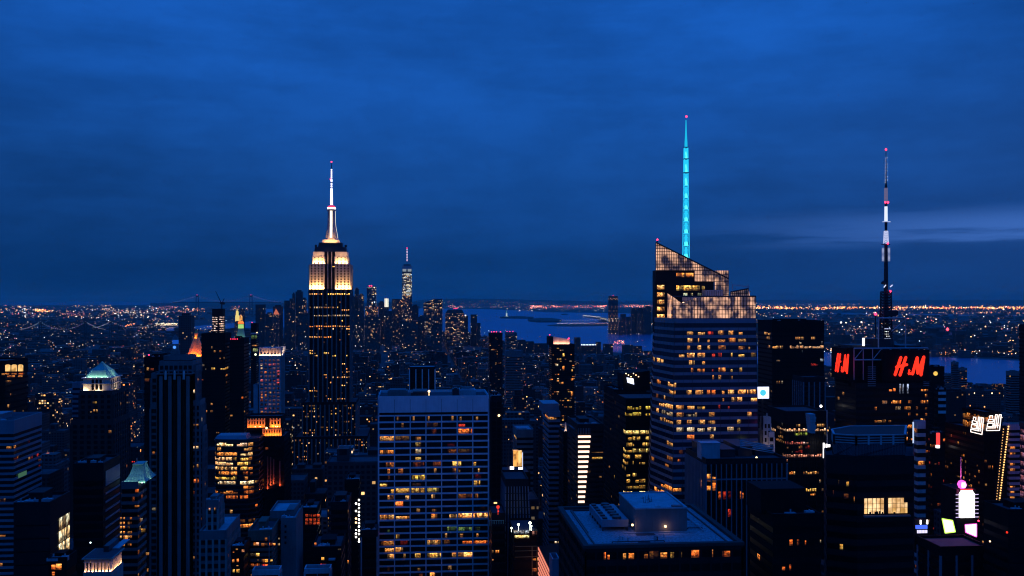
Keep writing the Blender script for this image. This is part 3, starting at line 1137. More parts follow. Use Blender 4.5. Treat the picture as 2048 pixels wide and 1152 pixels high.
    # plant rooms on the front roof
    for a_, b_, p0, p1, d in ((1373, 1421, 611, 593, 8), (1416, 1449, 611, 580, 11)):
        m = MB(); m.box(X(a_, Yf + 14), X(b_, Yf + 14), Yf + d + 6, Yf + d + 16, zt, Z(1400, p1, Yf + 14))
        pr_ = sub(m.build('plant_room', 'steel', t), t)
        m = MB()
        for k in range(9):
            x = X(a_ + (b_ - a_) * (k + .5) / 9, Yf + 14)
            m.box(x - .1, x + .1, Yf + d + 5.9, Yf + d + 6, zt + 1, Z(1400, p1, Yf + 14) - .5)
        m.build('louvre', 'dark_metal', pr_)
    m = MB(); m.box(X(1436, Yf + 14), X(1440, Yf + 14), Yf + 18, Yf + 19, zt, zt + 8); m.build('door_post', 'dark_metal', t)
    # the low slanted screen at the right
    Ys = Yf + 22
    x0, x1 = X(1461, Ys), X(1497, Ys)
    q = lambda s: Z(1480, 584, Ys) + (Z(1480, 577, Ys) - Z(1480, 584, Ys)) * s
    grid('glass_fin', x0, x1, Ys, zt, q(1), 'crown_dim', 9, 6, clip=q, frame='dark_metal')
    m = MB()
    m.face([(x1, Ys, zt), (x1 + 5, Ys + 3, zt), (x1 + 1.5, Ys + 3, q(1) - 3), (x1, Ys, q(1))])
    m.build('glass_fin', 'crown_lit', t)
    m = MB(); m.tube((X(1469, Ys), Ys + 4, q(1) - 1), (X(1469, Ys), Ys + 4, Z(1480, 570, Ys)), .3)
    m.tube((X(1468, Ys), Ys + 4, Z(1480, 569, Ys)), (X(1504, Ys), Ys + 4, Z(1480, 573.5, Ys)), .22)
    m.tube((X(1497, Ys), Ys + .4, zt), (X(1497, Ys), Ys + .4, q(1) + 2.5), .3)
    m.build('window_washing_arm', 'steel', t)
    for px, py in ((1313.5, 481.5), (1452, 554)):
        m = MB(); c = (X(px + 2, Yr), Yr + 1, zr(py))
        m.box(c[0] - .25, c[0] + .25, c[1] - .25, c[1] + .25, c[2] - 3.5, c[2]); m.build('beacon_post', 'dark_metal', t)
        beacon(t, c[0], c[1], c[2] + .6, .75)
    beacon(t, X(1367, Yf + 8), Yf + 8, zt + 9, .8, 'roof_lamp', 'warm_lamp')
    m = MB(); m.ball((X(1318, Yr), Yr - .6, zr(646)), 1.3); m.build('roof_lamp', 'warm_lamp', t)
    # spire: lattice in nine stages, each glowing by itself in place of lamps at its foot
    cx, cyy = X(1372, Yr + 10), Yr + 10
    zs = lambda py: Z(1372, py, Yr + 10)
    lv = [516, 492, 467, 443, 419, 396, 371.5, 345.5, 318, 295]
    def hw(py):
        return (5.9 - (516 - py) / (516 - 295) * 2.7) * .3 / 1.0 * 1.02
    lev = sub(tag(None or thing_part('spire', t)), t)
    for i, (pa, pb) in enumerate(zip(lv, lv[1:])):
        a, b = hw(pa), hw(pb)
        m = MB()
        ca = [(cx + sx * a, cyy + sy * a, zs(pa)) for sx, sy in ((-1, -1), (1, -1), (1, 1), (-1, 1))]
        cb = [(cx + sx * b, cyy + sy * b, zs(pb)) for sx, sy in ((-1, -1), (1, -1), (1, 1), (-1, 1))]
        for k in range(4):
            m.tube(ca[k], cb[k], .17 if i < 7 else .3, n=5)
            m.tube(ca[k], cb[(k + 1) % 4], .10, n=4)
            m.tube(cb[k], cb[(k + 1) % 4], .10, n=4)
        st = sub(m.build('lattice', 'spire_glow', lev), t)
        m = MB()
        h = zs(pb) - zs(pa)
        m.loft(ngon(cx, cyy, a * .92, 8), zs(pa) + .2, ngon(cx, cyy, .25, 8), zs(pa) + h * (.62 if i < 6 else .9))
        m.build('foot_glow', 'spire_glow_bright', st)
        m = MB(); m.loft(ngon(cx, cyy, a * .55, 6), zs(pa) + h * .3, ngon(cx, cyy, b * .45, 6), zs(pb) - .6)
        m.build('inner_tube', 'spire_glow', st)
        if i >= 6:
            m = MB(); m.box(cx - b * 1.35, cx + b * 1.35, cyy - b * 1.35, cyy + b * 1.35, zs(pb) - .25, zs(pb) + .25); m.build('platform', 'steel', st)
    m = MB()
    pts = [(294, .95), (285, .92), (272, .66), (258, .44), (240, .26)]
    for (pa, ra), (pb, rb) in zip(pts, pts[1:]):
        m.tube((cx, cyy, zs(pa)), (cx, cyy, zs(pb)), ra, rb, 8)
    m.build('needle', glow('needle_glow', (.012, .52, .85), 1.0), lev)
    beacon(lev, cx + .3, cyy, zs(233), .8)
    # the crown glass glows by itself, no lamps stand behind it
    keep(1290, 1524, 233, 930, Yf)


def thing_part(name, parent):
    """a part that only gathers its own sub-parts"""
    o = bpy.data.objects.new(name, None)
    COL.objects.link(o)
    o.parent = parent
    o.empty_display_size = 2
    return o


glass_crown_tower()


def travertine_slab():
    Y = 575.0
    w_ = WARM
    rows = {840: [(q, q + 4, .5, w_) for q in (794, 803, 825, 855, 878, 903, 919, 932, 952)], 853: [(917, 930, .8, RED), (803, 807, .3, w_)],
            866.5: [(917, 944, 1.1, ORANGE), (863, 873, .3, ORANGE)], 880: [(760, 788, .8, w_), (791, 818, .25, w_), (831, 842, .5, w_), (885, 888, .6, w_)],
            892: [(831, 842, .9, YELLOW), (895, 910, .12, RED)], 907: [(760, 787, .9, AMBER), (831, 842, .6, WHITE)], 918: [(831, 842, .8, YELLOW)],
            931: [(772, 790, .6, AMBER), (826, 848, .3, ORANGE), (866, 884, .3, ORANGE), (905, 922, 1.2, YELLOW), (930, 952, 1.0, YELLOW), (961, 968, 1.3, YELLOW)],
            944: [(775, 780, .8, AMBER), (797, 806, .7, AMBER), (868, 873, .5, w_), (905, 912, .6, AMBER), (915, 920, .8, w_), (930, 939, .8, w_), (956, 960, .9, w_), (965, 969, .8, RED)],
            957.5: [(824, 850, 1.3, (1, .72, .12)), (775, 780, .2, AMBER), (908, 914, .1, w_), (950, 962, .2, RED)],
            970.5: [(760, 774, 1.1, YELLOW), (948, 960, 1.1, YELLOW), (825, 842, .12, w_)],
            984: [(782, 790, 1.0, YELLOW), (792, 820, .8, YELLOW), (823, 850, .8, YELLOW), (855, 878, .6, (1, .75, .15))],
            994: [(775, 790, .8, w_), (811, 820, 1.1, w_), (863, 870, .8, w_), (917, 945, .35, AMBER), (950, 956, .8, AMBER)],
            1009: [(791, 806, 1.2, ORANGE), (911, 914, .3, w_)], 1020: [(833, 840, .4, w_), (864, 873, .3, w_)],
            1034: [(760, 788, .8, w_), (792, 820, 1.0, w_), (863, 874, 1.1, AMBER), (899, 916, 1.1, w_), (917, 944, 1.4, w_), (947, 975, 1.4, w_)],
            1047: [], 1059: [(895, 914, .8, GREEN), (917, 944, .7, GREEN), (950, 960, .2, GREEN), (775, 779, .3, GREEN)],
            1072: [(792, 799, .8, YELLOW), (890, 894, .7, w_), (920, 926, .5, w_), (936, 942, .6, w_), (953, 957, .7, w_)],
            1084: [(762, 790, .6, AMBER), (800, 815, .2, RED), (855, 881, .9, w_), (888, 900, .25, AMBER), (925, 944, .8, ORANGE), (947, 975, 1.2, ORANGE)],
            1098: [(770, 806, 1.0, w_)], 1111: [(775, 790, 1.0, w_), (807, 811, .5, w_), (830, 841, .8, YELLOW), (855, 882, 1.0, YELLOW), (904, 914, .7, w_), (917, 946, 1.5, w_), (948, 951, .8, w_)],
            1124: [], 1136: [(835, 841, .4, w_), (896, 903, .4, w_), (775, 779, .3, w_)], 1148: [(860, 870, 1.3, AMBER), (838, 845, .3, ORANGE)]}
    poly = rect(757.5, 976.5, Y, 38)
    z1 = Z(866, 797, Y)
    t = thing('slab_office_building', 'pale office slab with seven wide bays of dark ribbon windows and blank top band', 'office building', (X(866, Y), Y + 20, 0))
    fh = 13.03 / F * ZC(866, Y)
    cap = (832 - 797) / F * ZC(866, Y)
    tower(None, None, None, poly, z1, fh=fh, bw=hypot(poly[1][0] - poly[0][0], 0) / 7, band=.25, proud=.5, wall='travertine', glass='dark_glass', pier=1, pierw=.62, pproud=.55, piermat='travertine',
          lit=table({k: [(a, b, s ** 1.7, c) for a, b, s, c in v] for k, v in rows.items()}, 6.5, randlit(.015, [AMBER, WARM], .2)), cap=cap, nmax=100, parent=t, roof='roof_tar', parapet=1.6, clutter=False, gap=.06, edges=None)
    # joints of the blank band and a slot under it
    m = MB()
    for k in range(8):
        x = poly[0][0] + (poly[1][0] - poly[0][0]) * k / 7
        m.box(x - .10, x + .10, Y - .53, Y - .48, z1 - cap, z1 - .3)
    m.build('panel_joint', 'grey_concrete', t)
    m = MB(); m.box(poly[0][0] + .3, poly[1][0] - .3, Y - .54, Y - .3, z1 - cap + .9, z1 - cap + 2.2); m.build('vent_slot', 'black_brick', t)
    zr = z1 + .1
    for a, b, y0, y1, h, mt in ((775, 815, 8, 22, 3.6, 'grey_concrete'), (822, 858, 10, 30, 2.4, 'dark_metal'), (905, 918, 9, 18, 4.4, 'dark_metal'), (920, 952, 14, 32, 3.2, 'steel')):
        m = MB(); m.box(X(a, Y + y0), X(b, Y + y0), Y + y0, Y + y1, zr, zr + h); m.box(X(a, Y + y0) + 1, X(b, Y + y0) - 1, Y + y0 + 1, Y + y1 - 1, zr + h, zr + h + .6)
        m.build('plant_room', mt, t)
    m = MB(); m.loft(ngon(X(934, Y + 22), Y + 22, 4.2, 14), zr + 3.2, ngon(X(934, Y + 22), Y + 22, 4.2, 14), zr + 4.4); m.build('cooling_fan', 'dark_metal', t)
    for px in (757.5, 976.5):
        m = MB(); m.tube((X(px, Y), Y, z1 + 1.5), (X(px, Y), Y, z1 + 4.2), .18); m.build('corner_post', 'steel', t)
    m = MB(); m.ball((X(858, Y + 7), Y + 7, zr + 3.4), .7); m.tube((X(858, Y + 7), Y + 7, zr), (X(858, Y + 7), Y + 7, zr + 3), .15); m.build('roof_lamp', 'warm_lamp', t)
    keep(752, 982, 785, 1152, Y)


travertine_slab()


def sign_tower():
    Y = 580.0
    t = thing('broadcast_tower', 'dark office tower with glowing red signs and a tall lattice antenna on its roof', 'skyscraper', (X(1760, Y), Y + 25, 0))
    zz = lambda py: Z(1760, py, Y)
    w_ = AMBER
    rows = {784: [(1778, 1791, 1.0, ORANGE), (1842, 1856, 1.0, w_)], 796: [(1850, 1855, .7, w_)], 809: [(1764, 1775, 1.0, w_), (1783, 1802, 1.1, w_), (1815, 1823, .3, w_), (1841, 1856, .9, w_)],
            822: [(1749, 1755, .8, w_), (1791, 1801, .3, WHITE), (1809, 1821, .5, w_), (1832, 1838, .3, w_), (1850, 1854, .6, w_)], 836: [(1749, 1755, 1., w_), (1777, 1782, .4, w_), (1841, 1850, 1., w_)],
            848: [(1749, 1755, 1., w_), (1778, 1800, .15, WHITE), (1808, 1823, 1.0, w_), (1841, 1850, 1., w_)], 861: [(1749, 1755, 1., w_), (1758, 1763, .4, w_), (1778, 1800, .15, WHITE), (1808, 1815, 1., w_)],
            873: [(1808, 1815, 1., w_), (1822, 1828, 1., w_), (1840, 1850, 1., w_)], 885: [(1846, 1853, .5, w_)], 900: [(1846, 1856, .5, w_)], 917: [(1836, 1850, .9, w_)]}
    lit = table(rows, 6.5, randlit(.03, [AMBER, WARM], .5))
    tower(None, None, None, rect(1712, 1857, Y, 30), zz(770), fh=3.7, bw=3.2, band=.45, proud=.2, wall='dark_granite', glass='matt_glass', lit=lit, cap=2, nmax=70, parent=t, clutter=False)
    tower(None, None, None, rect(1697, 1846, Y + 6, 20), zz(700), z0=zz(772), fh=3.7, bw=3.2, band=.5, proud=.2, wall='black_brick', glass='matt_glass', lit=None, cap=17, zlow=zz(772), parent=t, clutter=False)
    # square sign frame round the roof
    m = MB()
    xa, xb = X(1708, Y + 2), X(1856, Y + 2)
    for z in (zz(697), zz(720)):
        m.tube((xa, Y + 2, z), (xb, Y + 2, z), .45, n=4)
    for k in range(9):
        x = xa + (xb - xa) * k / 8
        m.tube((x, Y + 2, zz(697)), (x, Y + 2, zz(760)), .3, n=4)
        if k < 8 and k in (0, 2, 3):
            m.tube((x, Y + 2, zz(720)), (x + (xb - xa) / 8, Y + 2, zz(697)), .25, n=4)
    m.build('roof_frame', 'steel', t)
    m = MB(); m.box(X(1764, Y), X(1857, Y), Y - 1.2, Y + 1.0, zz(763), zz(700)); m.build('sign_board', 'black_brick', t)
    sb = None
    HM = [[(.0, .02), (.20, .98)], [(.17, .0), (.37, .98)], [(.05, .45), (.40, .58)],
          [(.60, .06), (.76, .96)], [(.76, .96), (.78, .10)], [(.78, .10), (.99, 1.0)], [(.99, 1.0), (.89, .0)]]
    AMP = [[(.545, .02), (.46, .22), (.485, .31), (.515, .24), (.445, .10), (.47, .02), (.54, .13)]]
    z0, z1 = zz(750), zz(714)
    x0, x1 = X(1787, Y), X(1845, Y)
    s1 = sub(strokes(HM, (x0, Y - 2.0, z0), 1, 0, 0, x1 - x0, z1 - z0, .86).build('sign_letter', 'neon_red', t), t)
    strokes(AMP, (x0, Y - 2.0, z0), 1, 0, 0, x1 - x0, z1 - z0, .26).build('ampersand', 'neon_red', s1)
    # same sign on the east side of the tower
    xs = X(1697, Y + 6)
    m = MB(); m.box(xs - 2.5, xs - .3, Y + 6.5, Y + 25.5, zz(760), zz(697)); m.build('sign_board', 'black_brick', t)
    ya, yb = 0, 0
    yl = 606.0
    # the east face recedes: find its depth for the sign's two columns
    def yon(px):
        return (xs - 3.2) / kk(px)
    ya, yb = yon(1671.5), yon(1697)
    z0, z1 = zz(746) , zz(709)
    s2 = sub(strokes(HM, (xs - 3.3, ya, z0), 0, 1, 0, yb - ya, z1 - z0, .52).build('sign_letter', 'neon_red', t), t)
    strokes(AMP, (xs - 3.3, ya, z0), 0, 1, 0, yb - ya, z1 - z0, .26).build('ampersand', 'neon_red', s2)
    # louvred panels and lit strips under the signs
    for a, b in ((1735, 1750), (1846, 1857)):
        m = MB()
        for k in range(10):
            z = zz(772) - 0 + k * (zz(730) - zz(772)) / 10
            m.box(X(a, Y), X(b, Y), Y - 1.0, Y - .3, z, z + .4)
        m.build('louvre', 'spandrel_blue', t)
    wins = []
    for a, b in ((1798, 1801), (1803.5, 1806.5), (1813, 1816)):
        wins.append(quadwin((X(a, Y), Y - .6), (X(b, Y), Y - .6), zz(787), zz(768), (.6, .7, 1), 1.0))
    add_windows(t, wins, 10, 'sign_panel')
    # roof bulkheads
    m = MB(); m.loft(ngon(X(1757, Y + 25), Y + 25, 9.5, 16), zz(700), ngon(X(1757, Y + 25), Y + 25, 9.2, 16), zz(680)); m.build('plant_room', 'dark_metal', t)
    m = MB(); m.box(X(1700, Y + 12), X(1746, Y + 12), Y + 12, Y + 30, zz(700), zz(692)); m.box(X(1800, Y + 12), X(1842, Y + 12), Y + 12, Y + 30, zz(700), zz(693)); m.build('plant_room', 'dark_metal', t)
    # gantry
    m = MB()
    xg0, xg1 = X(1757, Y + 12), X(1811, Y + 12)
    m.tube((xg0, Y + 12, zz(637)), (xg1, Y + 12, zz(637)), .5, n=4)
    m.tube((xg1, Y + 12, zz(637)), (xg1, Y + 12, zz(698)), .45, n=4); m.tube((xg0, Y + 12, zz(637)), (xg0, Y + 12, zz(698)), .45, n=4)
    m.tube((X(1783, Y + 12), Y + 12, zz(664)), (xg1, Y + 12, zz(640)), .25, n=4)
    m.build('gantry', 'steel', t)
    m = MB(); m.box(X(1726, Y + 8), X(1729.5, Y + 8), Y + 8, Y + 9, zz(693), zz(677)); m.build('floodlight_column', 'neon_white', t)
    # antenna mast
    cx, cyy = X(1772, Y + 22), Y + 22
    za = lambda py: Z(1772, py, Y + 22)
    r_ = lambda wpx: wpx / F * ZC(1772, Y + 22)
    glow('dipole_glow', (.46, .50, .72), 1.3)  # glow put into dipoles and lattice in place of light on them
    an = sub(tag(thing_part('antenna_mast', t)), t)

    def lattice(pa, pb, wa, wb, n, tube=.16, name='lattice', mat='dark_metal'):
        m = MB()
        for i in range(n):
            u, v = i / n, (i + 1) / n
            a, b = r_(wa + (wb - wa) * u), r_(wa + (wb - wa) * v)
            z0_, z1_ = za(pa + (pb - pa) * u), za(pa + (pb - pa) * v)
            cs = ((-1, -1), (1, -1), (1, 1), (-1, 1))
            for k in range(4):
                s, e = cs[k], cs[(k + 1) % 4]
                m.tube((cx + s[0] * a, cyy + s[1] * a, z0_), (cx + s[0] * b, cyy + s[1] * b, z1_), tube, n=4)
                m.tube((cx + s[0] * a, cyy + s[1] * a, z0_), (cx + e[0] * b, cyy + e[1] * b, z1_), tube * .6, n=4)
                m.tube((cx + s[0] * b, cyy + s[1] * b, z1_), (cx + e[0] * b, cyy + e[1] * b, z1_), tube * .6, n=4)
        return m.build(name, mat, an)
    lattice(690, 628, 8.5, 8.0, 9, .5)
    m = MB(); m.loft(ngon(cx, cyy, r_(3.5), 8), za(690), ngon(cx, cyy, r_(3.5), 8), za(628)); m.build('core_tube', 'dark_metal', an)
    for py, wd in ((622, 17), (631, 16), (645, 12), (655, 11), (668, 11)):
        m = MB(); m.box(cx - r_(wd * .6), cx + r_(wd), cyy - 4, cyy + 4, za(py + 1.2), za(py)); m.build('platform', 'dark_metal', an)
    m = MB()
    for k in range(12):
        x = cx - r_(9) + r_(26) * k / 11
        m.tube((x, cyy - 4, za(631)), (x, cyy - 4, za(621)), .55, n=6)
    m.build('dish_row', 'dark_metal', an)
    m = MB()
    for py in (646, 655, 663, 668, 672):
        for k in (-6, -3, 0, 3):
            if rng.random() < .5:
                m.ball((cx + r_(k), cyy - r_(8.8), za(py)), .14)
    m.build('maintenance_lamp', 'white_lamp', an)
    m = MB()
    for k in range(-7, 8, 5):
        m.box(cx + r_(k) - .5, cx + r_(k + 2.5), cyy - r_(9), cyy - r_(8.8), za(658), za(656.5)); m.box(cx + r_(k) - .5, cx + r_(k + 2.5), cyy - r_(9), cyy - r_(8.8), za(678), za(676.5))
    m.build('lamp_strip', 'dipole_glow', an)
    m = MB(); m.tube((X(1751, Y + 20), Y + 20, zz(690)), (X(1751, Y + 20), Y + 20, zz(632)), .3); m.build('beacon_post', 'dark_metal', an)
    beacon(an, X(1751, Y + 20), Y + 20, zz(629), 1.1)
    lattice(628, 583, 8, 7.2, 8, .5)
    m = MB(); m.loft(ngon(cx, cyy, r_(3.6), 8), za(628), ngon(cx, cyy, r_(3.2), 8), za(583)); m.build('core_tube', 'dark_metal', an)
    m = MB(); m.loft(ngon(cx, cyy, r_(4.6), 8), za(583), ngon(cx, cyy, r_(4.0), 8), za(527)); m.build('sleeve', 'dark_metal', an)
    m = MB(); m.tube((cx - r_(9), cyy - 1, za(563)), (cx - r_(4), cyy - 1, za(567)), .9); m.ball((cx - r_(9), cyy - 1, za(566)), r_(3)); m.build('dish', 'dark_metal', an)
    m = MB(); m.tube((cx - r_(9), cyy - 3, za(575)), (cx - r_(5), cyy - 3, za(570)), .35); m.tube((cx + r_(4), cyy - 3, za(574)), (cx + r_(9), cyy - 3, za(570)), .35); m.build('bracket_lamp', 'antenna_white', an)
    beacon(an, cx + r_(6), cyy - 2, za(583), .9)
    m = MB()
    for py in (524, 536):
        m.box(cx - r_(9), cx + r_(9), cyy - .5, cyy + .5, za(py) - .15, za(py) + .15)
    m.build('crossarm', 'steel', an)
    m = MB()
    for i in range(13):
        py = 524 - i * 2.3
        for s in (-1, 1):
            m.box(cx + s * r_(4.2) - .02, cx + s * r_(8.2), cyy - .3, cyy + .3, za(py) - .11, za(py) + .11)
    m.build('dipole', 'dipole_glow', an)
    m = MB(); m.loft(ngon(cx, cyy, r_(3.8), 8), za(527), ngon(cx, cyy, r_(3.4), 8), za(489)); m.build('sleeve', 'dark_metal', an)
    m = MB(); m.box(cx - r_(9), cx + r_(8), cyy - .5, cyy + .5, za(489) - .2, za(489) + .2); m.build('crossarm', 'dark_metal', an)
    beacon(an, cx + r_(1.5), cyy - 1.6, za(487), .8)
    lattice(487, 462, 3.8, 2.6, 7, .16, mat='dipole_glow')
    m = MB()
    for i in range(9):
        py = 481 - i * 2.2
        for s in (-1, 1):
            m.box(cx + s * r_(2.6), cx + s * r_(4.6), cyy - .3, cyy + .3, za(py) - .12, za(py) + .12)
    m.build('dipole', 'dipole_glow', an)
    m = MB(); m.loft(ngon(cx, cyy, r_(2.6), 8), za(462), ngon(cx, cyy, r_(3.0), 8), za(444)); m.build('sleeve', 'dark_metal', an)
    m = MB(); m.box(cx - r_(7), cx + r_(9), cyy - .4, cyy + .4, za(443.5) - .15, za(443.5) + .15); m.build('crossarm', 'antenna_white', an)
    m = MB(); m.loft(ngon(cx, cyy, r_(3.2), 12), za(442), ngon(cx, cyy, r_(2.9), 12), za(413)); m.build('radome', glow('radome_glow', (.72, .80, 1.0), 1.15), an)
    m = MB(); m.loft(ngon(cx, cyy, r_(2.6), 8), za(413), ngon(cx, cyy, r_(2.0), 8), za(405)); m.build('sleeve', 'dark_metal', an)
    beacon(an, cx - r_(2.5), cyy - .8, za(405), .8); beacon(an, cx + r_(3), cyy - .8, za(405), .8)
    lattice(404, 376, 2.4, 2.2, 9, .13, mat=glow('mast_glow', (.16, .13, .22), 1.0))  # lattice glows by itself, no floodlight reaches it
    m = MB(); m.loft(ngon(cx, cyy, r_(2.8), 8), za(376), ngon(cx, cyy, r_(2.2), 8), za(368)); m.tube((cx, cyy, za(368)), (cx, cyy, za(300)), r_(1.5), r_(.6), 8)
    m.build('whip', 'dark_metal', an)
    for i in range(9):
        py = 366 - i * 6.2
        for s in (-1, 1):
            if rng.random() < .8:
                m = MB(); m.ball((cx + s * r_(2.4 - i * .1), cyy - .5, za(py + rng.uniform(-1, 1))), .24 + .16 * rng.random() * (1 if i < 5 else .5)); m.build('whip_lamp', 'antenna_white', an)
    beacon(an, cx, cyy, za(299), .8)
    keep(1668, 1858, 298, 955, Y)


sign_tower()
# ------------------------------------------------------------------ other buildings one can point at


LAST = []


def simple(name, label, cat, px0, px1, py, Y, D, kp=None, **kw):
    """a box whose outline, flank included, fills px0..px1 with its front roof edge at row py"""
    VP = 840.0
    if px0 > VP or px1 < VP:
        off = (px0 - VP) if px0 > VP else (VP - px1)
        D = max(3.0, min(D, .34 * (px1 - px0) / max(off, 1) * Y))
    a = X(px0, Y + D) if px0 > VP else X(px0, Y)
    b = X(px1, Y + D) if px1 < VP else X(px1, Y)
    poly = [(a, Y), (b, Y), (b, Y + D), (a, Y + D)]
    LAST[:] = poly
    t = tower(name, label, cat, poly, Z((px0 + px1) / 2, py, Y), **kw)
    if kp:
        keep(px0 - 1, px1 + 1, py - 6, kp, Y)
    return t


def wins_px(t, Y, lst, nmax=40, name='window', o=.1, side=None):
    """rooms read off the photo on a wall facing the viewer at distance Y: (px0, px1, py_top, py_bottom, colour, strength)"""
    ws = []
    for a, b, p0, p1, c, s in lst:
        m = (a + b) / 2
        ws.append(quadwin((X(a, Y), Y), (X(b, Y), Y), Z(m, p1, Y), Z(m, p0, Y), c, s, o))
    add_windows(t, ws, nmax, name)


# --- left edge
t = simple('office_tower', 'black office tower at the far left with three arched amber windows at its top', 'office building', -70, 55, 725, 700, 40, kp=836, fh=3.9, bw=3.2,
           wall='black_brick', glass='matt_glass', lit=table({}, 2, randlit(.06, PAL_HOME, .8)), cap=9, nmax=30, clutter=False)
for a, b in ((11, 21.5), (23.5, 34.5), (36.5, 47)):
    m = MB()
    x0, x1, z0, z1 = X(a, 700), X(b, 700), Z(20, 742.5, 700), Z(20, 731, 700)
    xm, r = (x0 + x1) / 2, (x1 - x0) / 2
    pts = [(x0, 699.5, z0), (x1, 699.5, z0), (x1, 699.5, z1)] + [(xm + r * cos(q * pi / 6), 699.5, z1 + r * .45 * sin(q * pi / 6)) for q in range(1, 6)] + [(x0, 699.5, z1)]
    m.face(pts); m.build('arched_window', 'arched_glow', t)
wins_px(t, 700, [(a, b, p, p + 3.2, c, s) for a, b, p, c, s in ((11, 21, 746, AMBER, .8), (24, 34, 746, AMBER, .7), (37, 47, 746, ORANGE, .7), (4, 10, 747, WARM, .6), (15, 31, 751, AMBER, .8), (37, 46, 751, AMBER, .7), (12, 23, 761, WARM, .5), (19, 24, 823, WARM, .7), (28, 32, 821, WARM, .5), (45, 48, 820, WARM, .6))], o=.5)

Yb = 430
xk = X(27, Yb)
D = xk / kk(82) - Yb
poly = [(X(-140, Yb), Yb), (xk, Yb), (xk, Yb + D), (X(-140, Yb), Yb + D)]
rowsb = {}
for py, runs in ((888, [(12, 22, .5, AMBER)]), (899, [(12, 23, .5, AMBER)]), (912, [(0, 24, .9, AMBER)]), (924, [(13, 22, .6, AMBER)]), (947, [(14, 23, .5, AMBER)]), (959, [(14, 23, .5, AMBER)]), (971, [(3, 25, .9, AMBER)]), (995, [(0, 27, .9, AMBER)]), (1006, [(13, 27, 1.1, AMBER)]),
                 (1100, [(7, 24, .7, AMBER)]), (1112, [(7, 24, .7, AMBER)])):
    rowsb[py] = runs
t = tower('office_block', 'office block at the left edge ringed by pale bands with amber windows', 'office building', poly, Z(27, 846, Yb), fh=11.7 / F * ZC(27, Yb), bw=3.0, band=.42, proud=.3, wall='spandrel_blue',
          glass='dark_glass', lit=table(rowsb, 5, randlit(.10, [AMBER, AMBER, WARM, RED], .55)), cap=4.5, nmax=50)
keep(-20, 84, 836, 1010, Yb)
m = MB(); m.face([(xk + .35, Yb + 4, Z(38, 960, Yb)), (xk + .35, Yb + 13, Z(38, 960, Yb)), (xk + .35, Yb + 13, Z(38, 951, Yb)), (xk + .35, Yb + 4, Z(38, 951, Yb))]); m.build('green_blind_window', glow('green_room', (.045, .12, .075), 1.0), t)

Yb = 330
x0, x1 = X(28, Yb), X(100, Yb)
D = x1 / kk(140) - Yb
t = tower('low_office_block', 'blank dark block near the lower left corner with white lit stair window', 'office building', [(x0, Yb), (x1, Yb), (x1, Yb + D), (x0, Yb + D)], Z(60, 1012, Yb),
          fh=4.2, bw=4, band=.9, proud=.1, wall='dark_granite', glass='matt_glass', lit=None, cap=6)
ws = []
for i in range(3):
    for j in range(3):
        ya, yb_ = Yb + D * (.40 + .19 * j), Yb + D * (.40 + .19 * j + .17)
        zt = Z(130, 1030, Yb + D * .7) - i * 4.2
        ws.append(quadwin((x1 + .05, ya), (x1 + .05, yb_), zt - 3.9, zt, (1, .92, .60), 1.1 if i else .9, .15))
add_windows(t, ws, 12)
keep(28, 141, 1008, 1152, Yb)
t = simple('low_building', 'low building with a glowing orange shopfront in the lower left corner', 'building', 98, 152, 1122, 318, 22, fh=4, bw=3, wall='black_brick', glass='matt_glass', lit=None)
wins_px(t, 318, [(104, 112, 1129, 1139, ORANGE, 1.2), (113, 124, 1127, 1139, AMBER, 1.2), (105, 110, 1143, 1152, ORANGE, .8)], o=.4)

# --- tower with the green copper pyramid
Yg = 750
t = thing('stone_tower', 'stone tower with a floodlit green copper pyramid roof above a lit arcade', 'skyscraper', (X(198, Yg), Yg + 18, 0))
zg = lambda py: Z(198, py, Yg)
body = rect(166, 221, Yg, 25)
tower(None, None, None, rect(143, 226, Yg - 5, 40), zg(840), fh=3.8, bw=4.6, band=.4, wall='brown_stone', glass='matt_glass', pier=1, pierw=2.0, piermat='brown_stone', lit=randlit(.02, PAL_HOME, .6), cap=3, nmax=20, parent=t, clutter=False)
tower(None, None, None, rect(160, 224, Yg - 2, 32), zg(784), z0=zg(842), fh=3.8, bw=4.6, band=.4, wall='brown_stone', glass='matt_glass', pier=1, pierw=2.0, lit=randlit(.05, PAL_HOME, .8), cap=2, nmax=20, zlow=zg(840), parent=t, clutter=False)
m = MB(); m.loft(body, zg(784), body, zg(757)); m.loft(grow(body, 1.0), zg(757), grow(body, 1.0), zg(755)); m.loft(grow(body, .8), zg(768), grow(body, .8), zg(767)); m.build('arcade_wall', 'pale_stone', t)
for k in (2, 3, 4):
    a = body[0][0] + (body[1][0] - body[0][0]) * (k + .5) / 7
    m = MB(); m.face([(a - .9, Yg - .05, zg(780)), (a + .9, Yg - .05, zg(780)), (a + .9, Yg - .05, zg(760)), (a, Yg - .05, zg(758.5)), (a - .9, Yg - .05, zg(760))]); m.build('arcade_window', 'matt_glass', t)
for k in range(5):
    y = Yg + 25 * (k + .5) / 5; x = body[1][0] + .05
    m = MB(); m.face([(x, y - 1, zg(780)), (x, y + 1, zg(780)), (x, y + 1, zg(760)), (x, y - 1, zg(760))]); m.build('arcade_window', 'matt_glass', t)
apx, apy = (body[0][0] + body[1][0]) / 2, Yg + 12.5
roofb = grow(body, -.6)
m = MB()
ap = (apx, apy)
bell = [(754.9, 0.0), (748.5, .17), (742, .33), (735, .64), (730, .83), (727, .93), (725, .985)]
soft = lambda q: [lerp(c, ap, u) for c, u in zip([lerp(roofb[k], roofb[(k + s) % 4], .13) for k in range(4) for s in (-1, 1)], [q] * 8)]
for (pa, qa), (pb, qb) in zip(bell, bell[1:]):
    m.loft(soft(qa), zg(pa), soft(qb), zg(pb), caps=False)
    for k in range(8):
        m.tube(soft(qa)[k] + (zg(pa),), soft(qb)[k] + (zg(pb),), .2, n=4)
